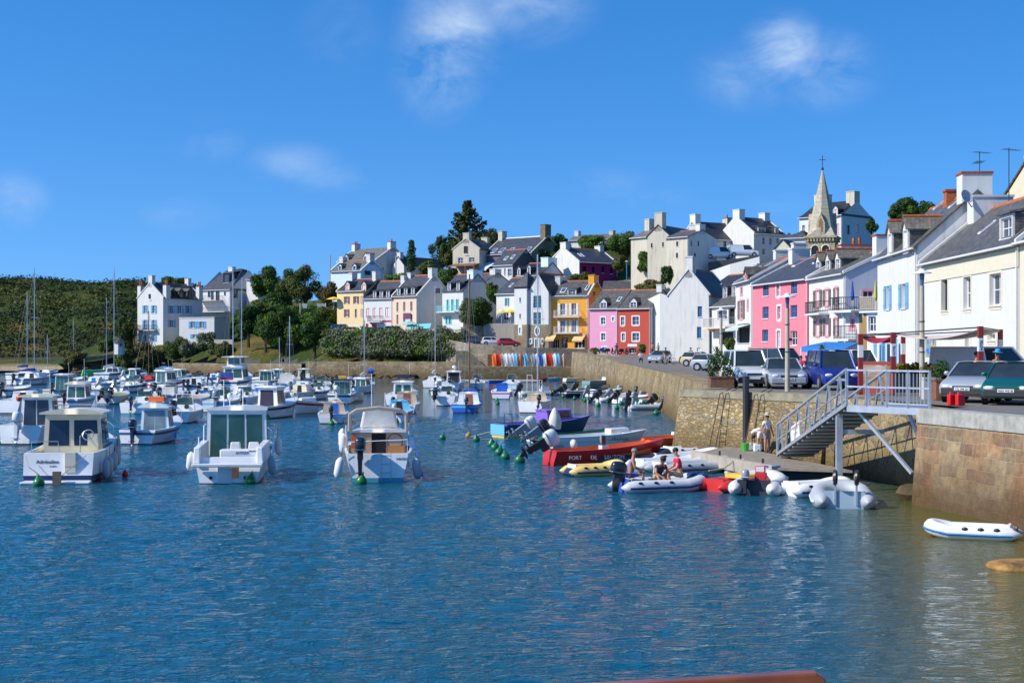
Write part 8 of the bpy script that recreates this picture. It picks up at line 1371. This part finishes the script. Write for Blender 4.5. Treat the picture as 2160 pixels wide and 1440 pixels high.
def person(label, loc, hd, pose, shirt, legs, skin=None, hair=None, hat=None, sl=.55, s=1.0, bare=True, tank=False, group=None):
    skin = skin or SKIN; hair = hair or HAIRD; P = POSE[pose]; root = empty('person', loc, label, 'person', group, -R_(hd)); root.scale = (s, s, s); g = lambda k: Vector(P[k]); mir = lambda v: Vector((-v.x, v.y, v.z))
    V = [g('pel'), g('wa'), g('ch'), g('nk'), g('hd')]; rd = [.125, .115, .135, .055, .085]; E = [(0, 1), (1, 2), (2, 3), (3, 4)]; up = (g('hd') - g('nk')).normalized(); V.append(g('hd') + up * .09); rd.append(.075); E.append((4, 5))
    hips = {}; sho = {}
    for sd in (1, -1):
        f = (lambda v: v) if sd > 0 else mir; k = lambda n: (g(n + '2') if sd < 0 and n + '2' in P else f(g(n)))
        b = len(V); hp = g('pel') + Vector((sd * .095, 0, -.06)); V += [hp, k('kn'), k('an'), k('toe')]; rd += [.095, .062, .042, .038]; E += [(0, b), (b, b + 1), (b + 1, b + 2), (b + 2, b + 3)]; hips[sd] = (hp, k('kn'), k('an'), k('toe'))
        b = len(V); sh = g('ch').lerp(g('nk'), .45) + Vector((sd * .18, 0, 0)); wr = k('wr'); el = k('el'); hv = (wr - el).normalized(); pm = wr + hv * .07; V += [sh, el, wr, pm]; rd += [.062, .043, .030, .034]; E += [(2, b), (b, b + 1), (b + 1, b + 2), (b + 2, b + 3)]; sho[sd] = (sh, el)
        lat = Vector((0, 1, 0)) - hv * hv.y; lat = lat.normalized() if lat.length > .2 else Vector((1, 0, 0)); inw = hv.cross(lat)
        for j, ln in enumerate((.070, .080, .076, .058)): c = len(V); o_ = lat * ((1.5 - j) * .022); V += [pm + o_ + hv * .035, pm + o_ * 1.1 + hv * (.035 + ln * .6) + inw * .012, pm + o_ * 1.1 + hv * (.035 + ln * .95) + inw * .035]; rd += [.010, .009, .008]; E += [(b + 3, c), (c, c + 1), (c + 1, c + 2)]
        c = len(V); V += [pm + lat * .045 - hv * .01, pm + lat * .07 + hv * .03]; rd += [.011, .009]; E += [(b + 3, c), (c, c + 1)]
    bo = skinmesh('body', root, V, E, rd, skin)
    ch_, nk_ = g('ch'), g('nk'); q = MB(); fw = Vector((0, 1, 0)) - up * up.y; fw.normalize(); rt = Vector((1, 0, 0)); h0 = g('hd') + up * .02; A_ = Matrix((rt, fw, up)).transposed()
    q.blob(h0 + fw * .095 - up * .02, (.016, .024, .022), skin, 2, 6, 5, A_)
    for sd in (1, -1): q.blob(h0 + rt * sd * .098 - up * .01, (.014, .026, .034), skin, 2, 6, 5, A_)
    for sd in (1, -1): q.blob(h0 + rt * sd * .036 + fw * .088 + up * .02, (.017, .01, .010), DARK, 2, 6, 5, A_)
    q.blob(h0 + fw * .086 - up * .068, (.028, .008, .007), mat('lips', (.30, .09, .07), .5), 2, 6, 5, A_); q.build('face', root, smooth=2)
    q = MB(); q.blob(h0 + up * .052 - fw * .022, (.103, .108, .088), hair, 2.2, 12, 8, A_); q.build('hair', root, smooth=2)
    if hat: q = MB(); q.lathe([(.19, 0), (.19, .012), (.105, .02), (.10, .10), (.06, .13), (.0, .13)], hat, 14, h0 + up * .075, A_); q.build('hat', root, smooth=True)
    sv = [g('pel') + (g('wa') - g('pel')) * .25, g('wa'), ch_, ch_.lerp(nk_, .62)]; sr = [.140, .132, .152, .085]; se = [(0, 1), (1, 2), (2, 3)]
    if not tank:
        for sd in (1, -1): b = len(sv); sh, el = sho[sd]; sv += [sh, sh.lerp(el, sl)]; sr += [.078, .064]; se += [(2, b), (b, b + 1)]
    skinmesh('shirt', root, sv, se, sr, shirt); lv = [g('pel').lerp(g('wa'), .35)]; lr = [.138]; le = []
    for sd in (1, -1):
        b = len(lv); hp, kn, an, to = hips[sd]; lv += [hp, hp.lerp(kn, .8)]; lr += [.108, .085]; le += [(0, b), (b, b + 1)]
        if not bare: lv += [kn, an]; lr += [.08, .062]; le += [(b + 1, b + 2), (b + 2, b + 3)]
        q = MB(); dv_ = to - an; q.blob(an.lerp(to, .5) - Vector((0, 0, .012)), (.05, .135, .05), BLK, 2.5, 10, 6, Matrix.Rotation(-R_(12) * (pose != 'sit'), 3, 'X')); q.build('shoe', root, smooth=2)
    skinmesh('shorts' if bare else 'trousers', root, lv, le, lr, legs); return root
WSH = cloth('white_shirt', (.74, .74, .73)); RSH = cloth('crimson_shirt', (.62, .02, .07)); NSH = cloth('charcoal_shirt', (.035, .045, .06)); KHA = cloth('khaki_shorts', (.50, .40, .25)); BSH = cloth('blue_shirt', (.08, .15, .36)); GSH = cloth('grey_shorts', (.34, .34, .35)); LSH = cloth('lilac_top', (.25, .20, .42)); DNM = cloth('dark_trousers', (.03, .035, .06)); ORS = cloth('orange_shirt', (.7, .2, .05))
zt = .42; person('person in a lilac top sitting at the stern of the white navy dinghy', BW(D8, (-.30, .40, zt)), 95, 'sit', LSH, cloth('blue_shorts', (.1, .15, .4)), SKIN, HAIRG, sl=.2, tank=True); person('person in charcoal shirt and sunglasses leaning forward in the dinghy', BW(D8, (-.05, 1.25, zt - .08)), 150, 'lean', NSH, KHA, SKIN, HAIRD); person('person in a crimson shirt sitting at the bow of the dinghy facing left', BW(D8, (.0, 2.1, zt)), 262, 'sit', RSH, KHA, SKIN2, HAIRD)
dq = 58.2; person('person in white shorts bending over beside the green bucket', (*v2(1603, dq), PZ), -25, 'bend', WSH, WSH, SKIN, HAIRD, s=.92); person('person in a white shirt and sun hat standing at the foot of the footbridge', (*v2(1618, 57.6), PZ), 150, 'stand', WSH, GSH, SKIN, HAIRD, cloth('straw_hat', (.55, .48, .36)), s=.88)
for lb, px, d, z, hd, po, a, b, kw in [('person in blue standing by the yellow flowered shrub', 1457, 150, qz(150), 200, 'stand', BSH, DNM, dict(bare=False)), ('cyclist in navy standing beside a white bicycle', 1404, 150, qz(150), 170, 'stand', NSH, WSH, {}), ('person in white top sitting on the ledge of the quay wall', 1351, 152, qz(152) + .45, 180, 'sit', WSH, DNM, dict(bare=False)), ('dark dressed person walking on the floating walkway', 955, 206, .35, 100, 'walk', NSH, DNM, {}), ('person browsing at the shop front of the orange house', 1193, 232, 4.95, 170, 'stand', NSH, DNM, dict(bare=False)), ('person in pale shirt at the left awning of the orange house', 1147, 232, 5.0, 120, 'stand', WSH, DNM, dict(bare=False)), ('person in dark jacket between scooters and pink house', 1300, 216, 3.95, 190, 'stand', NSH, DNM, dict(bare=False)), ('person carrying clothes outside the navy awning shop', 1388, 218, 4.0, 160, 'walk', WSH, KHA, {}), ('person in orange near the navy awning shop', 1376, 216, 4.0, 200, 'stand', ORS, DNM, dict(bare=False)), ('person in red sitting at the cafe under the blue awning', 1690, 92, QZ + .45, 200, 'sit', RSH, DNM, {}), ('person in dark top sitting at the cafe beside the red one', 1698, 94, QZ + .45, 150, 'sit', NSH, DNM, {}), ('person in white sitting behind the camper van', 1532, 110, QZ + .45, 170, 'sit', WSH, DNM, {}), ('person with a bright blue cap behind the silver hatchback', 2103, 54, QZ - .02, 150, 'stand', ORS, DNM, dict(hat=cloth('blue_cap', (.05, .33, .66)))), ('person in pink behind the right pergola post', 2060, 55, QZ - .05, 120, 'stand', cloth('pink_shirt', (.6, .32, .3)), DNM, {})]: person(lb, (*v2(px, d), z), hd, po, a, b, **kw)
# ------------------------------------------------------------------ bicycles, scooters and quay furniture
def bike(label, px, d, z, hd, m, motor=False):
    root = empty('scooter' if motor else 'bicycle', (*v2(px, d), z), label, 'scooter' if motor else 'bicycle', None, -R_(hd)); r_ = .26 if motor else .33; k = .07 if motor else .02
    for y in (-.55, .55):
        q = MB(); q.tube([(0, y + r_ * math.cos(t), r_ + k + r_ * math.sin(t)) for t in [i * math.pi / 9 for i in range(18)]], k, TYRE, 5, True)
        for t in range(4): a = t * .785; q.tube([(0, y - r_ * math.cos(a), r_ + k - r_ * math.sin(a)), (0, y + r_ * math.cos(a), r_ + k + r_ * math.sin(a))], .006 + .012 * motor, STEEL, 3)
        q.build('wheel', root)
    if motor:
        q = MB(); q.blob((0, -.35, .62), (.17, .5, .2), m, 2.6, 12, 8); q.blob((0, .42, .72), (.2, .12, .34), m, 2.6, 10, 8); q.box(-.14, .14, -.1, .4, .28, .38, BLK); q.build('fairing', root, smooth=2); q = MB(); q.blob((0, -.35, .84), (.15, .38, .07), BLK, 2.6); q.build('saddle', root, smooth=2)
    else:
        q = MB(); [q.tube(p, .018, m, 5) for p in ([(0, -.55, .35), (0, -.12, .35), (0, .42, .85), (0, -.18, .82), (0, -.55, .35)], [(0, -.12, .35), (0, -.2, .92)], [(0, .55, .35), (0, .40, .98)])]; q.build('frame', root); q = MB(); q.blob((0, -.22, .95), (.07, .14, .035), BLK); q.build('saddle', root, smooth=2)
    q = MB(); q.tube([(-.28, .3, 1.0), (0, .42, 1.0), (.28, .3, 1.0)], .02, STEEL, 5); q.build('handlebar', root)
bike('white bicycle held by the cyclist near the silver hatchback', 1412, 149.5, qz(150), 60, WF)
for i, px in enumerate((1326, 1334, 1342, 1350)): bike(['black bicycle nearest the scooters in the row', 'second black bicycle in the row before the red house', 'third black bicycle in the row before the red house', 'black bicycle beside the potted tree'][i], px, 214, 4.0, 70 + i * 13, BLK)
bike('blue scooter parked before the pink house', 1273, 221, 4.1, 60, BLU, True); bike('black scooter beside the blue one', 1286, 219, 4.05, 80, BLK, True); bike('black motorbike before the red house', 1315, 216, 4.0, 75, BLK, True)
CPOLE = mat('concrete_lamp_pole', (.46, .42, .31), .85, var=.15, scale=3, bump=.2)
for px, d, zd, lb in [(1661, 62.5, 7.05, 'street lamp with concrete pole and white disc shade in front of the rose pink hotel'), (1521, 96, 7.4, 'street lamp with white disc shade right of the tall white gable'), (1945, 56, 7.75, 'nearest street lamp with concrete pole between the white and cream houses')]:
    root = empty('street_lamp', (*v2(px, d), QZ), lb, 'street lamp', 'street lamps on the quay'); h_ = zd - QZ; q = MB(); q.tube([(0, 0, -.1), (0, 0, .3 * h_), (0, 0, h_ - .52)], [.115, .105, .09], CPOLE, 10); q.build('pole', root, smooth=True); q = MB()
    [q.lathe([(.118, 0), (.118, .04)], IRON, 10, (0, 0, z)) for z in (1.7, 2.9)]; q.box(.09, .2, -.04, .04, 2.2, 2.32, IRON); q.build('band', root)
    q = MB(); q.lathe([(.09, -.52), (.07, -.48), (.10, -.08), (.04, -.02)], GLB, 10, (0, 0, h_)); lo = q.build('lantern', root, smooth=True); q = MB(); q.lathe([(.37, -.04), (.36, -.01), (.15, .06), (.12, .13), (.02, .15)], WF, 18, (0, 0, h_)); q.build('shade', lo, smooth=True)
q = MB(); q.tube([(0, 0, 0), (0, 0, 3.4)], .07, BLUEF); q.lathe([(.25, 0), (.3, .08), (.05, .2)], WF, 10, (0, 0, 3.4)); o = tag(q.build('street_lamp'), 'slim blue lamp post by the white garden wall on the hill', 'street lamp'); o.location = PT(1322, 594, 244)
for px, y0, y1, d, lb in ((696, 610, 538, 286, 'tall thin pole on the skyline left of the pale blue house'), (835, 580, 540, 296, 'old concrete pole beside the cypress')): q = MB(); q.tube([(0, 0, -1), (0, 0, (y0 - y1) * d / FP)], .12, CPOLE); o = tag(q.build('pole'), lb, 'pole'); o.location = PT(px, y0, d)
# red pergola with sagging canvas and cane screen
PRED = paint('oxblood_timber', (.26, .03, .025), .6); MAR = cloth('maroon_canvas', (.36, .02, .035)); root = empty('pergola', (*v2(1815, 57.5), QZ), 'oxblood red timber pergola with sagging maroon and white canvas on the quay', 'pergola'); O = Vector((*v2(1815, 57.5), QZ)); PP = [Vector((*v2(px, d), z)) - O + Vector((0, 0, 0)) for px, d, z in ((1815, 57.5, 5.35), (1884, 56.3, 5.4), (2068, 54, 5.6), (1905, 66, 5.45), (2110, 62, 5.6))]
for i, p in enumerate(PP):
    q = MB(); q.box(p.x - .09, p.x + .09, p.y - .09, p.y + .09, 0, p.z, PRED); q.build('post', root); q = MB(); q.box(p.x - .094, p.x + .094, p.y - .094, p.y + .094, p.z - .95, p.z - .45, WF); so = q.build('sign_band', root)
    if i in (1, 2): lettering('HOTEL', so, Matrix.Translation((p.x + .05, p.y - .098, p.z - .92)) @ Matrix.Rotation(-R_(90), 4, 'Y') @ TXT, .13, BLK, align='LEFT')
q = MB(); [q.tube([PP[a] - Vector((0, 0, .04)), PP[b] - Vector((0, 0, .04))], .03, IRON, 5) for a, b in ((0, 1), (1, 2), (0, 3), (3, 4), (2, 4), (1, 3))]; q.build('beam', root)
def sag(A, B, C, D, s, m, name):
    q = MB(); n = 8; f = lambda u, v: A.lerp(B, u).lerp(D.lerp(C, u), v) - Vector((0, 0, .08 + s * 4 * u * (1 - u) * (.35 + .65 * abs(1 - 2 * v)) + .03 * math.sin(u * 25) * v))
    q.add([f(i / n, j / n) for j in range(n + 1) for i in range(n + 1)], [(j * (n + 1) + i, j * (n + 1) + i + 1, (j + 1) * (n + 1) + i + 1, (j + 1) * (n + 1) + i) for j in range(n) for i in range(n)], m); o = q.build(name, root, smooth=2); o.modifiers.new('thick', 'SOLIDIFY').thickness = .012
sag(PP[0], PP[1], PP[1].lerp(PP[3], .5), PP[0].lerp(PP[3], .3), .32, MAR, 'canvas'); sag(PP[1], PP[2], PP[4], PP[3], .28, cloth('cream_canvas', (.66, .56, .5)), 'canvas')
q = MB(); a, b = PP[0], PP[1]; [q.tube([a.lerp(b, (i + .5) / 38).xy.to_3d() + Vector((0, .05, .35)), a.lerp(b, (i + .5) / 38).xy.to_3d() + Vector((0, .05, 1.25))], .014, mat('cane', (.52, .34, .17), .7, var=.3), 4) for i in range(38)]; q.build('cane_screen', root); q = MB()
for z0, z1 in ((1.22, 1.34), (.05, .36)): q.prism([a.xy.to_3d() + Vector((0, 0, z0)), b.xy.to_3d() + Vector((0, 0, z0)), b.xy.to_3d() + Vector((0, .12, z0)), a.xy.to_3d() + Vector((0, .12, z0))], (0, 0, z1 - z0), PRED)
q.build('rail', root)
def planter(label, px, d, w_, h_, m, lm, hh, leaf=.1, z=QZ, dd=.6, cat='planter'):
    root = empty('planter', (*v2(px, d), z), label, cat); q = MB(); q.box(-w_ / 2, w_ / 2, -dd / 2, dd / 2, 0, h_, m); q.box(-w_ / 2 - .03, w_ / 2 + .03, -dd / 2 - .03, dd / 2 + .03, h_ - .06, h_ + .002, m); q.build('box', root); q = MB(); r_ = random.Random(int(px)); k = max(1, int(w_ / .5))
    for i in range(k * 3): leaves(q, r_, (r_.uniform(-.45, .45) * w_, r_.uniform(-.2, .2), h_ + hh * r_.uniform(.25, .6)), (max(.25, w_ * .3 / k * 1.2), dd * .5, hh * .42), 160, leaf, lm)
    q.build('plant', root)
planter('large wooden planter overflowing with a green hedge at the quay corner', 1521, 67.5, 1.1, .55, WOOD, LG1, 1.35, .13, dd=.9); planter('rust brown planter box near the standing person in blue', 1490, 126, 2.4, .7, mat('rust_planter', (.20, .07, .05), .8), LG2, .5, .2); planter('dark railing planter with yellow flowers behind the nearest lamp', 1925, 60.5, 2.0, .85, IRON, LG7, .45, .12); planter('grey planter box with dry flowers at the end of the landing', 1962, 52, .55, .8, GREYW, LG6, .55, .1); planter('brown barrel planter with a small yew by the silver hatchback', 1984, 51, .5, .75, WOOD, LG1, .75, .09); planter('flower boxes along the cream trimmed house', 1990, 66, 2.4, .7, WOOD, LG7, .5, .13)
tree('shrub', 'yellow green shrub on the quay below the tall white gable', 1441, 773, 752, 30, 150, LG7, cat='bush', leaf=.18); tree('shrub', 'round shrub pair at the left foot of the pink house', 1254, 752, 733, 30, 224, LG3, cat='bush'); tree('potted_tree', 'small potted tree beside the brick red house', 1355, 752, 724, 20, 212, LG2, trunk=.3); tree('palm', 'spiky agave in front of the leafy balcony house', 1512, 758, 722, 34, 118, LG4, shape='palm', cat='plant'); tree('palm', 'young palm sticking up beside the blue awning', 1733, 760, 716, 40, 88, LG2, shape='palm', cat='plant'); tree('shrub', 'green climbers beside the narrow white house', 1540, 765, 706, 26, 128, LG2, cat='bush')
for px, lb in ((2008, 'left red plastic jerrycan on the quay edge'), (2025, 'right red plastic jerrycan on the quay edge')):
    root = empty('jerrycan', (*v2(px, 46.4 if px < 2015 else 46.2), QZ), lb, 'jerrycan', 'red jerrycans', .3); q = MB(); q.box(-.14, .14, -.09, .09, 0, .36, mat('red_plastic', (.72, .015, .015), .4)); q.build('body', root, bevel=.03); q = MB(); q.tube([(-.08, 0, .34), (-.06, 0, .43), (.06, 0, .43), (.08, 0, .34)], .02, MATS['red_plastic']); q.lathe([(.03, 0), (.03, .05)], BLK, 8, (.1, 0, .36)); q.build('handle', root)
q = MB(); q.lathe([(.13, 0), (.17, .32), (.16, .33)], mat('green_bucket', (.06, .42, .04), .5), 12); q.tube([(-.16, 0, .32), (0, 0, .5), (.16, 0, .32)], .01, STEEL, 4); o = tag(q.build('bucket'), 'bright green bucket on the pontoon', 'bucket'); o.location = (*v2(1572, 58.5), PZ)
for px, lb, w_ in ((1588, 'white box behind the green bucket', .5), (1597, 'clear water container by the bending person', .28)): q = MB(); q.box(-w_ / 2, w_ / 2, -.14, .14, 0, .3, RUBW if w_ > .4 else PBLUE); o = tag(q.build('container', bevel=.03), lb, 'container'); o.location = (*v2(px, 58.9 - (w_ < .4) * .7), PZ)
# blue awning cafe, parasols, washing, signs
root = empty('cafe_awning', (*v2(1700, 100), QZ), 'wide bright blue cafe awning in front of the white balcony house', 'awning'); O = root.location; q = MB(); A, B, C, D = [PT(*p) - O for p in ((1690, 733, 100), (1778, 738, 92), (1812, 724, 104), (1742, 722, 114))]; q.prism([A, B, C, D], (0, 0, .06), paint('bright_blue_canvas', (.02, .19, .52), .8)); q.prism([A, B, B - Vector((0, 0, .3)), A - Vector((0, 0, .3))], (0, .02, 0), MATS['bright_blue_canvas']); q.build('canvas', root); q = MB(); [q.tube([p, Vector((p.x, p.y, 0))], .04, WF) for p in (A, B, C, D)]; q.build('frame', root)
def parasol(label, px, py, d, r_, m, closed=False, h_=2.3):
    root = empty('parasol', PT(px, py, d), label, 'parasol'); q = MB(); q.tube([(0, 0, -.0), (0, 0, h_)], .03, WF); q.build('pole', root); q = MB(); q.lathe([(.08, h_ - 1.5), (.16, h_ - 1.3), (.04, h_)] if closed else [(r_, h_ - .5), (r_ * .5, h_ - .18), (.02, h_)], m, 8, (0, 0, 0)); q.build('canopy', root)
YC = paint('yellow_canvas', (.85, .55, .03), .8); parasol('large yellow parasol on the terrace by the turret', 1077, 681, 239.4, 1.3, YC); parasol('small pale yellow parasol left of the larger one', 1058, 681, 239.8, 1.0, paint('lemon_canvas', (.75, .65, .15), .8)); parasol('closed blue parasol on the iron balcony terrace', 1798, 655, 109.5, .4, CANB, True); parasol('closed lime parasol on the timber terrace', 1847, 656, 106.6, .4, paint('lime_canvas', (.42, .5, .1), .8), True); parasol('yellow parasol in the garden left of the cream house', 704, 652, 262, 1.5, YC); parasol('turquoise parasol before the peach house', 861, 704, 249, 1.5, SHT)
root = empty('cafe_awning', PT(885, 706, 248), 'turquoise cafe awning below the grey gable', 'awning'); q = MB(); q.prism([(-2.4, -1.2, .9), (1.9, -1.2, 1.1), (2.0, 1, 2.0), (-2.3, 1, 1.7)], (0, 0, .06), SHT); q.build('canvas', root); q = MB(); [q.tube([(x, -1.1, -.5), (x, -1.1, 1)], .05, WF) for x in (-2.2, 1.8)]; q.build('frame', root)
root = empty('washing_line', PT(633, 652, 272), 'washing line with two white sheets in the sloping garden', 'washing line'); q = MB(); [q.tube([(x, 0, -1), (x, 0, 1.2)], .06, WF) for x in (0, 4.9)]; q.tube([(0, 0, 1.1), (4.9, 0, 1.1)], .015, ROPE, 4); q.build('posts', root)
for x0, x1, h_ in ((.3, 1.4, .9), (3.1, 4.8, .7)): q = MB(); q.prism([(x0, 0, 1.1), (x1, 0, 1.05), (x1 - .1, .1, 1.1 - h_), (x0 + .3, .1, 1.05 - h_)], (0, .02, 0), CANW); q.build('sheet', root)
root = empty('hut', PT(252, 737, 285), 'little white octagonal hut with a pointed slate roof on the left bank', 'hut'); q = MB(); q.lathe([(1.05, -1), (1.0, 1.5)], WHITE, 8); q.build('wall', root); q = MB(); q.lathe([(1.35, 1.45), (.05, 2.5)], SLATE3, 8); q.build('roof', root); q = MB(); q.box(.25, .75, -1.02, -.9, .6, 1.2, DARK); q.build('window', root)
q = MB(); q.box(-6, 6, -1, 1, .1, .35, GELG); o = tag(q.build('floating_walkway'), 'pale floating walkway below the low quay', 'walkway'); o.location = (*v2(1050, 209), 0)
# roof aerials and dish on the right hand houses, mural, bench
def aerial(label, px, y0, y1, d, n=2):
    h_ = (y0 - y1) * d / FP; root = empty('roof_aerial', PT(px, y0, d), label, 'aerial'); q = MB(); q.tube([(0, 0, -.6), (0, 0, h_)], .03, IRON, 5); q.build('mast', root)
    for k in range(n):
        q = MB(); z = h_ * (.97 - .42 * k); a = .5 + k; dx, dy = math.cos(a), math.sin(a); q.tube([(-.5 * dx, -.5 * dy, z), (.9 * dx, .9 * dy, z)], .014, IRON, 4); [q.tube([(t * dx - .3 * dy, t * dy + .3 * dx, z), (t * dx + .3 * dy, t * dy - .3 * dx, z)], .009, IRON, 3) for t in (-.4, -.2, 0, .2, .4, .6, .8)]; q.build('antenna', root)
aerial('television aerial on the tall brick capped chimney', 2066, 368, 320, 88); aerial('taller television aerial near the right edge', 2128, 430, 312, 82, 1)
root = empty('satellite_dish', PT(2036, 417, 82.5), 'grey satellite dish fixed beside the tall chimney', 'satellite dish'); q = MB(); q.lathe([(.02, 0), (.25, .05), (.42, .16), (.43, .16), (.25, .03), (.02, -.03)], GREYW, 16, (0, 0, 0), Matrix.Rotation(R_(65), 3, 'X') @ Matrix.Rotation(R_(25), 3, 'Y')); q.build('dish', root, smooth=True); q = MB(); q.tube([(0, 0, 0), (.5, .4, -.5)], .03, IRON); q.build('arm', root)
m, t, b = newmat('mural_colours'); co = nd(t, 'ShaderNodeTexCoord').outputs['Object']; n1 = nd(t, 'ShaderNodeTexNoise', {'Vector': co, 'Scale': 2.6, 'Detail': 2.}); cr = nd(t, 'ShaderNodeValToRGB', {0: n1.outputs[0]}); cr.color_ramp.interpolation = 'CONSTANT'; e = cr.color_ramp.elements
for i, (p, c) in enumerate([(.0, (.04, .15, .5)), (.42, (.12, .32, .6)), (.5, (.25, .35, .08)), (.56, (.6, .35, .1)), (.62, (.55, .12, .08)), (.68, (.6, .6, .62))]):
    if i > 1: e.new(p)
    e[i].position = p; e[i].color = c3(c)
t.links.new(cr.outputs[0], b.inputs['Base Color']); a0, z0 = H_Q.fpix(1953, 752); a1, z1 = H_Q.fpix(1975, 716); q = MB(H_Q.MF); q.box(a0, a1, 0, .03, z0, z1, m); q.build('mural', H_Q.root)
BW_ = mat('varnished_bench_wood', (.24, .062, .016), .35, var=.35, scale=5, coat=.3, streak=.2, dirt=(.04, .02, .01)); d = 4.0; root = empty('bench', (*v2(1500, d), QZ), 'varnished brown wooden bench back at the bottom edge', 'bench'); O = root.location; q = MB(); xr = (1745 - CX) * d / FP - O.x; zt = CH - (1419 - HZ) * d / FP - QZ
q.prism([(-1.2, 0, zt - .14), (xr, .0, zt - .1), (xr + .005, 0, zt - .045), (xr - .005, 0, zt - .015), (xr - .03, 0, zt), (-1.2, .0, zt - .085)], (0, .05, 0), BW_); q.build('backrest', root, bevel=.006); q = MB(); q.box(-1.15, xr - .05, -.42, -.02, .42, .46, BW_); q.build('seat', root)
for x in (-1.0, xr - .2): q = MB(); q.box(x, x + .07, -.4, -.33, 0, .42, BW_); q.box(x, x + .07, -.06, .0, 0, zt - .1, BW_); q.build('leg', root)
q = MB(); q.box(-6, 8, -12, 5.6, -2.5, QZ - .01, CONC); tag(q.build('jetty'), kind='structure')
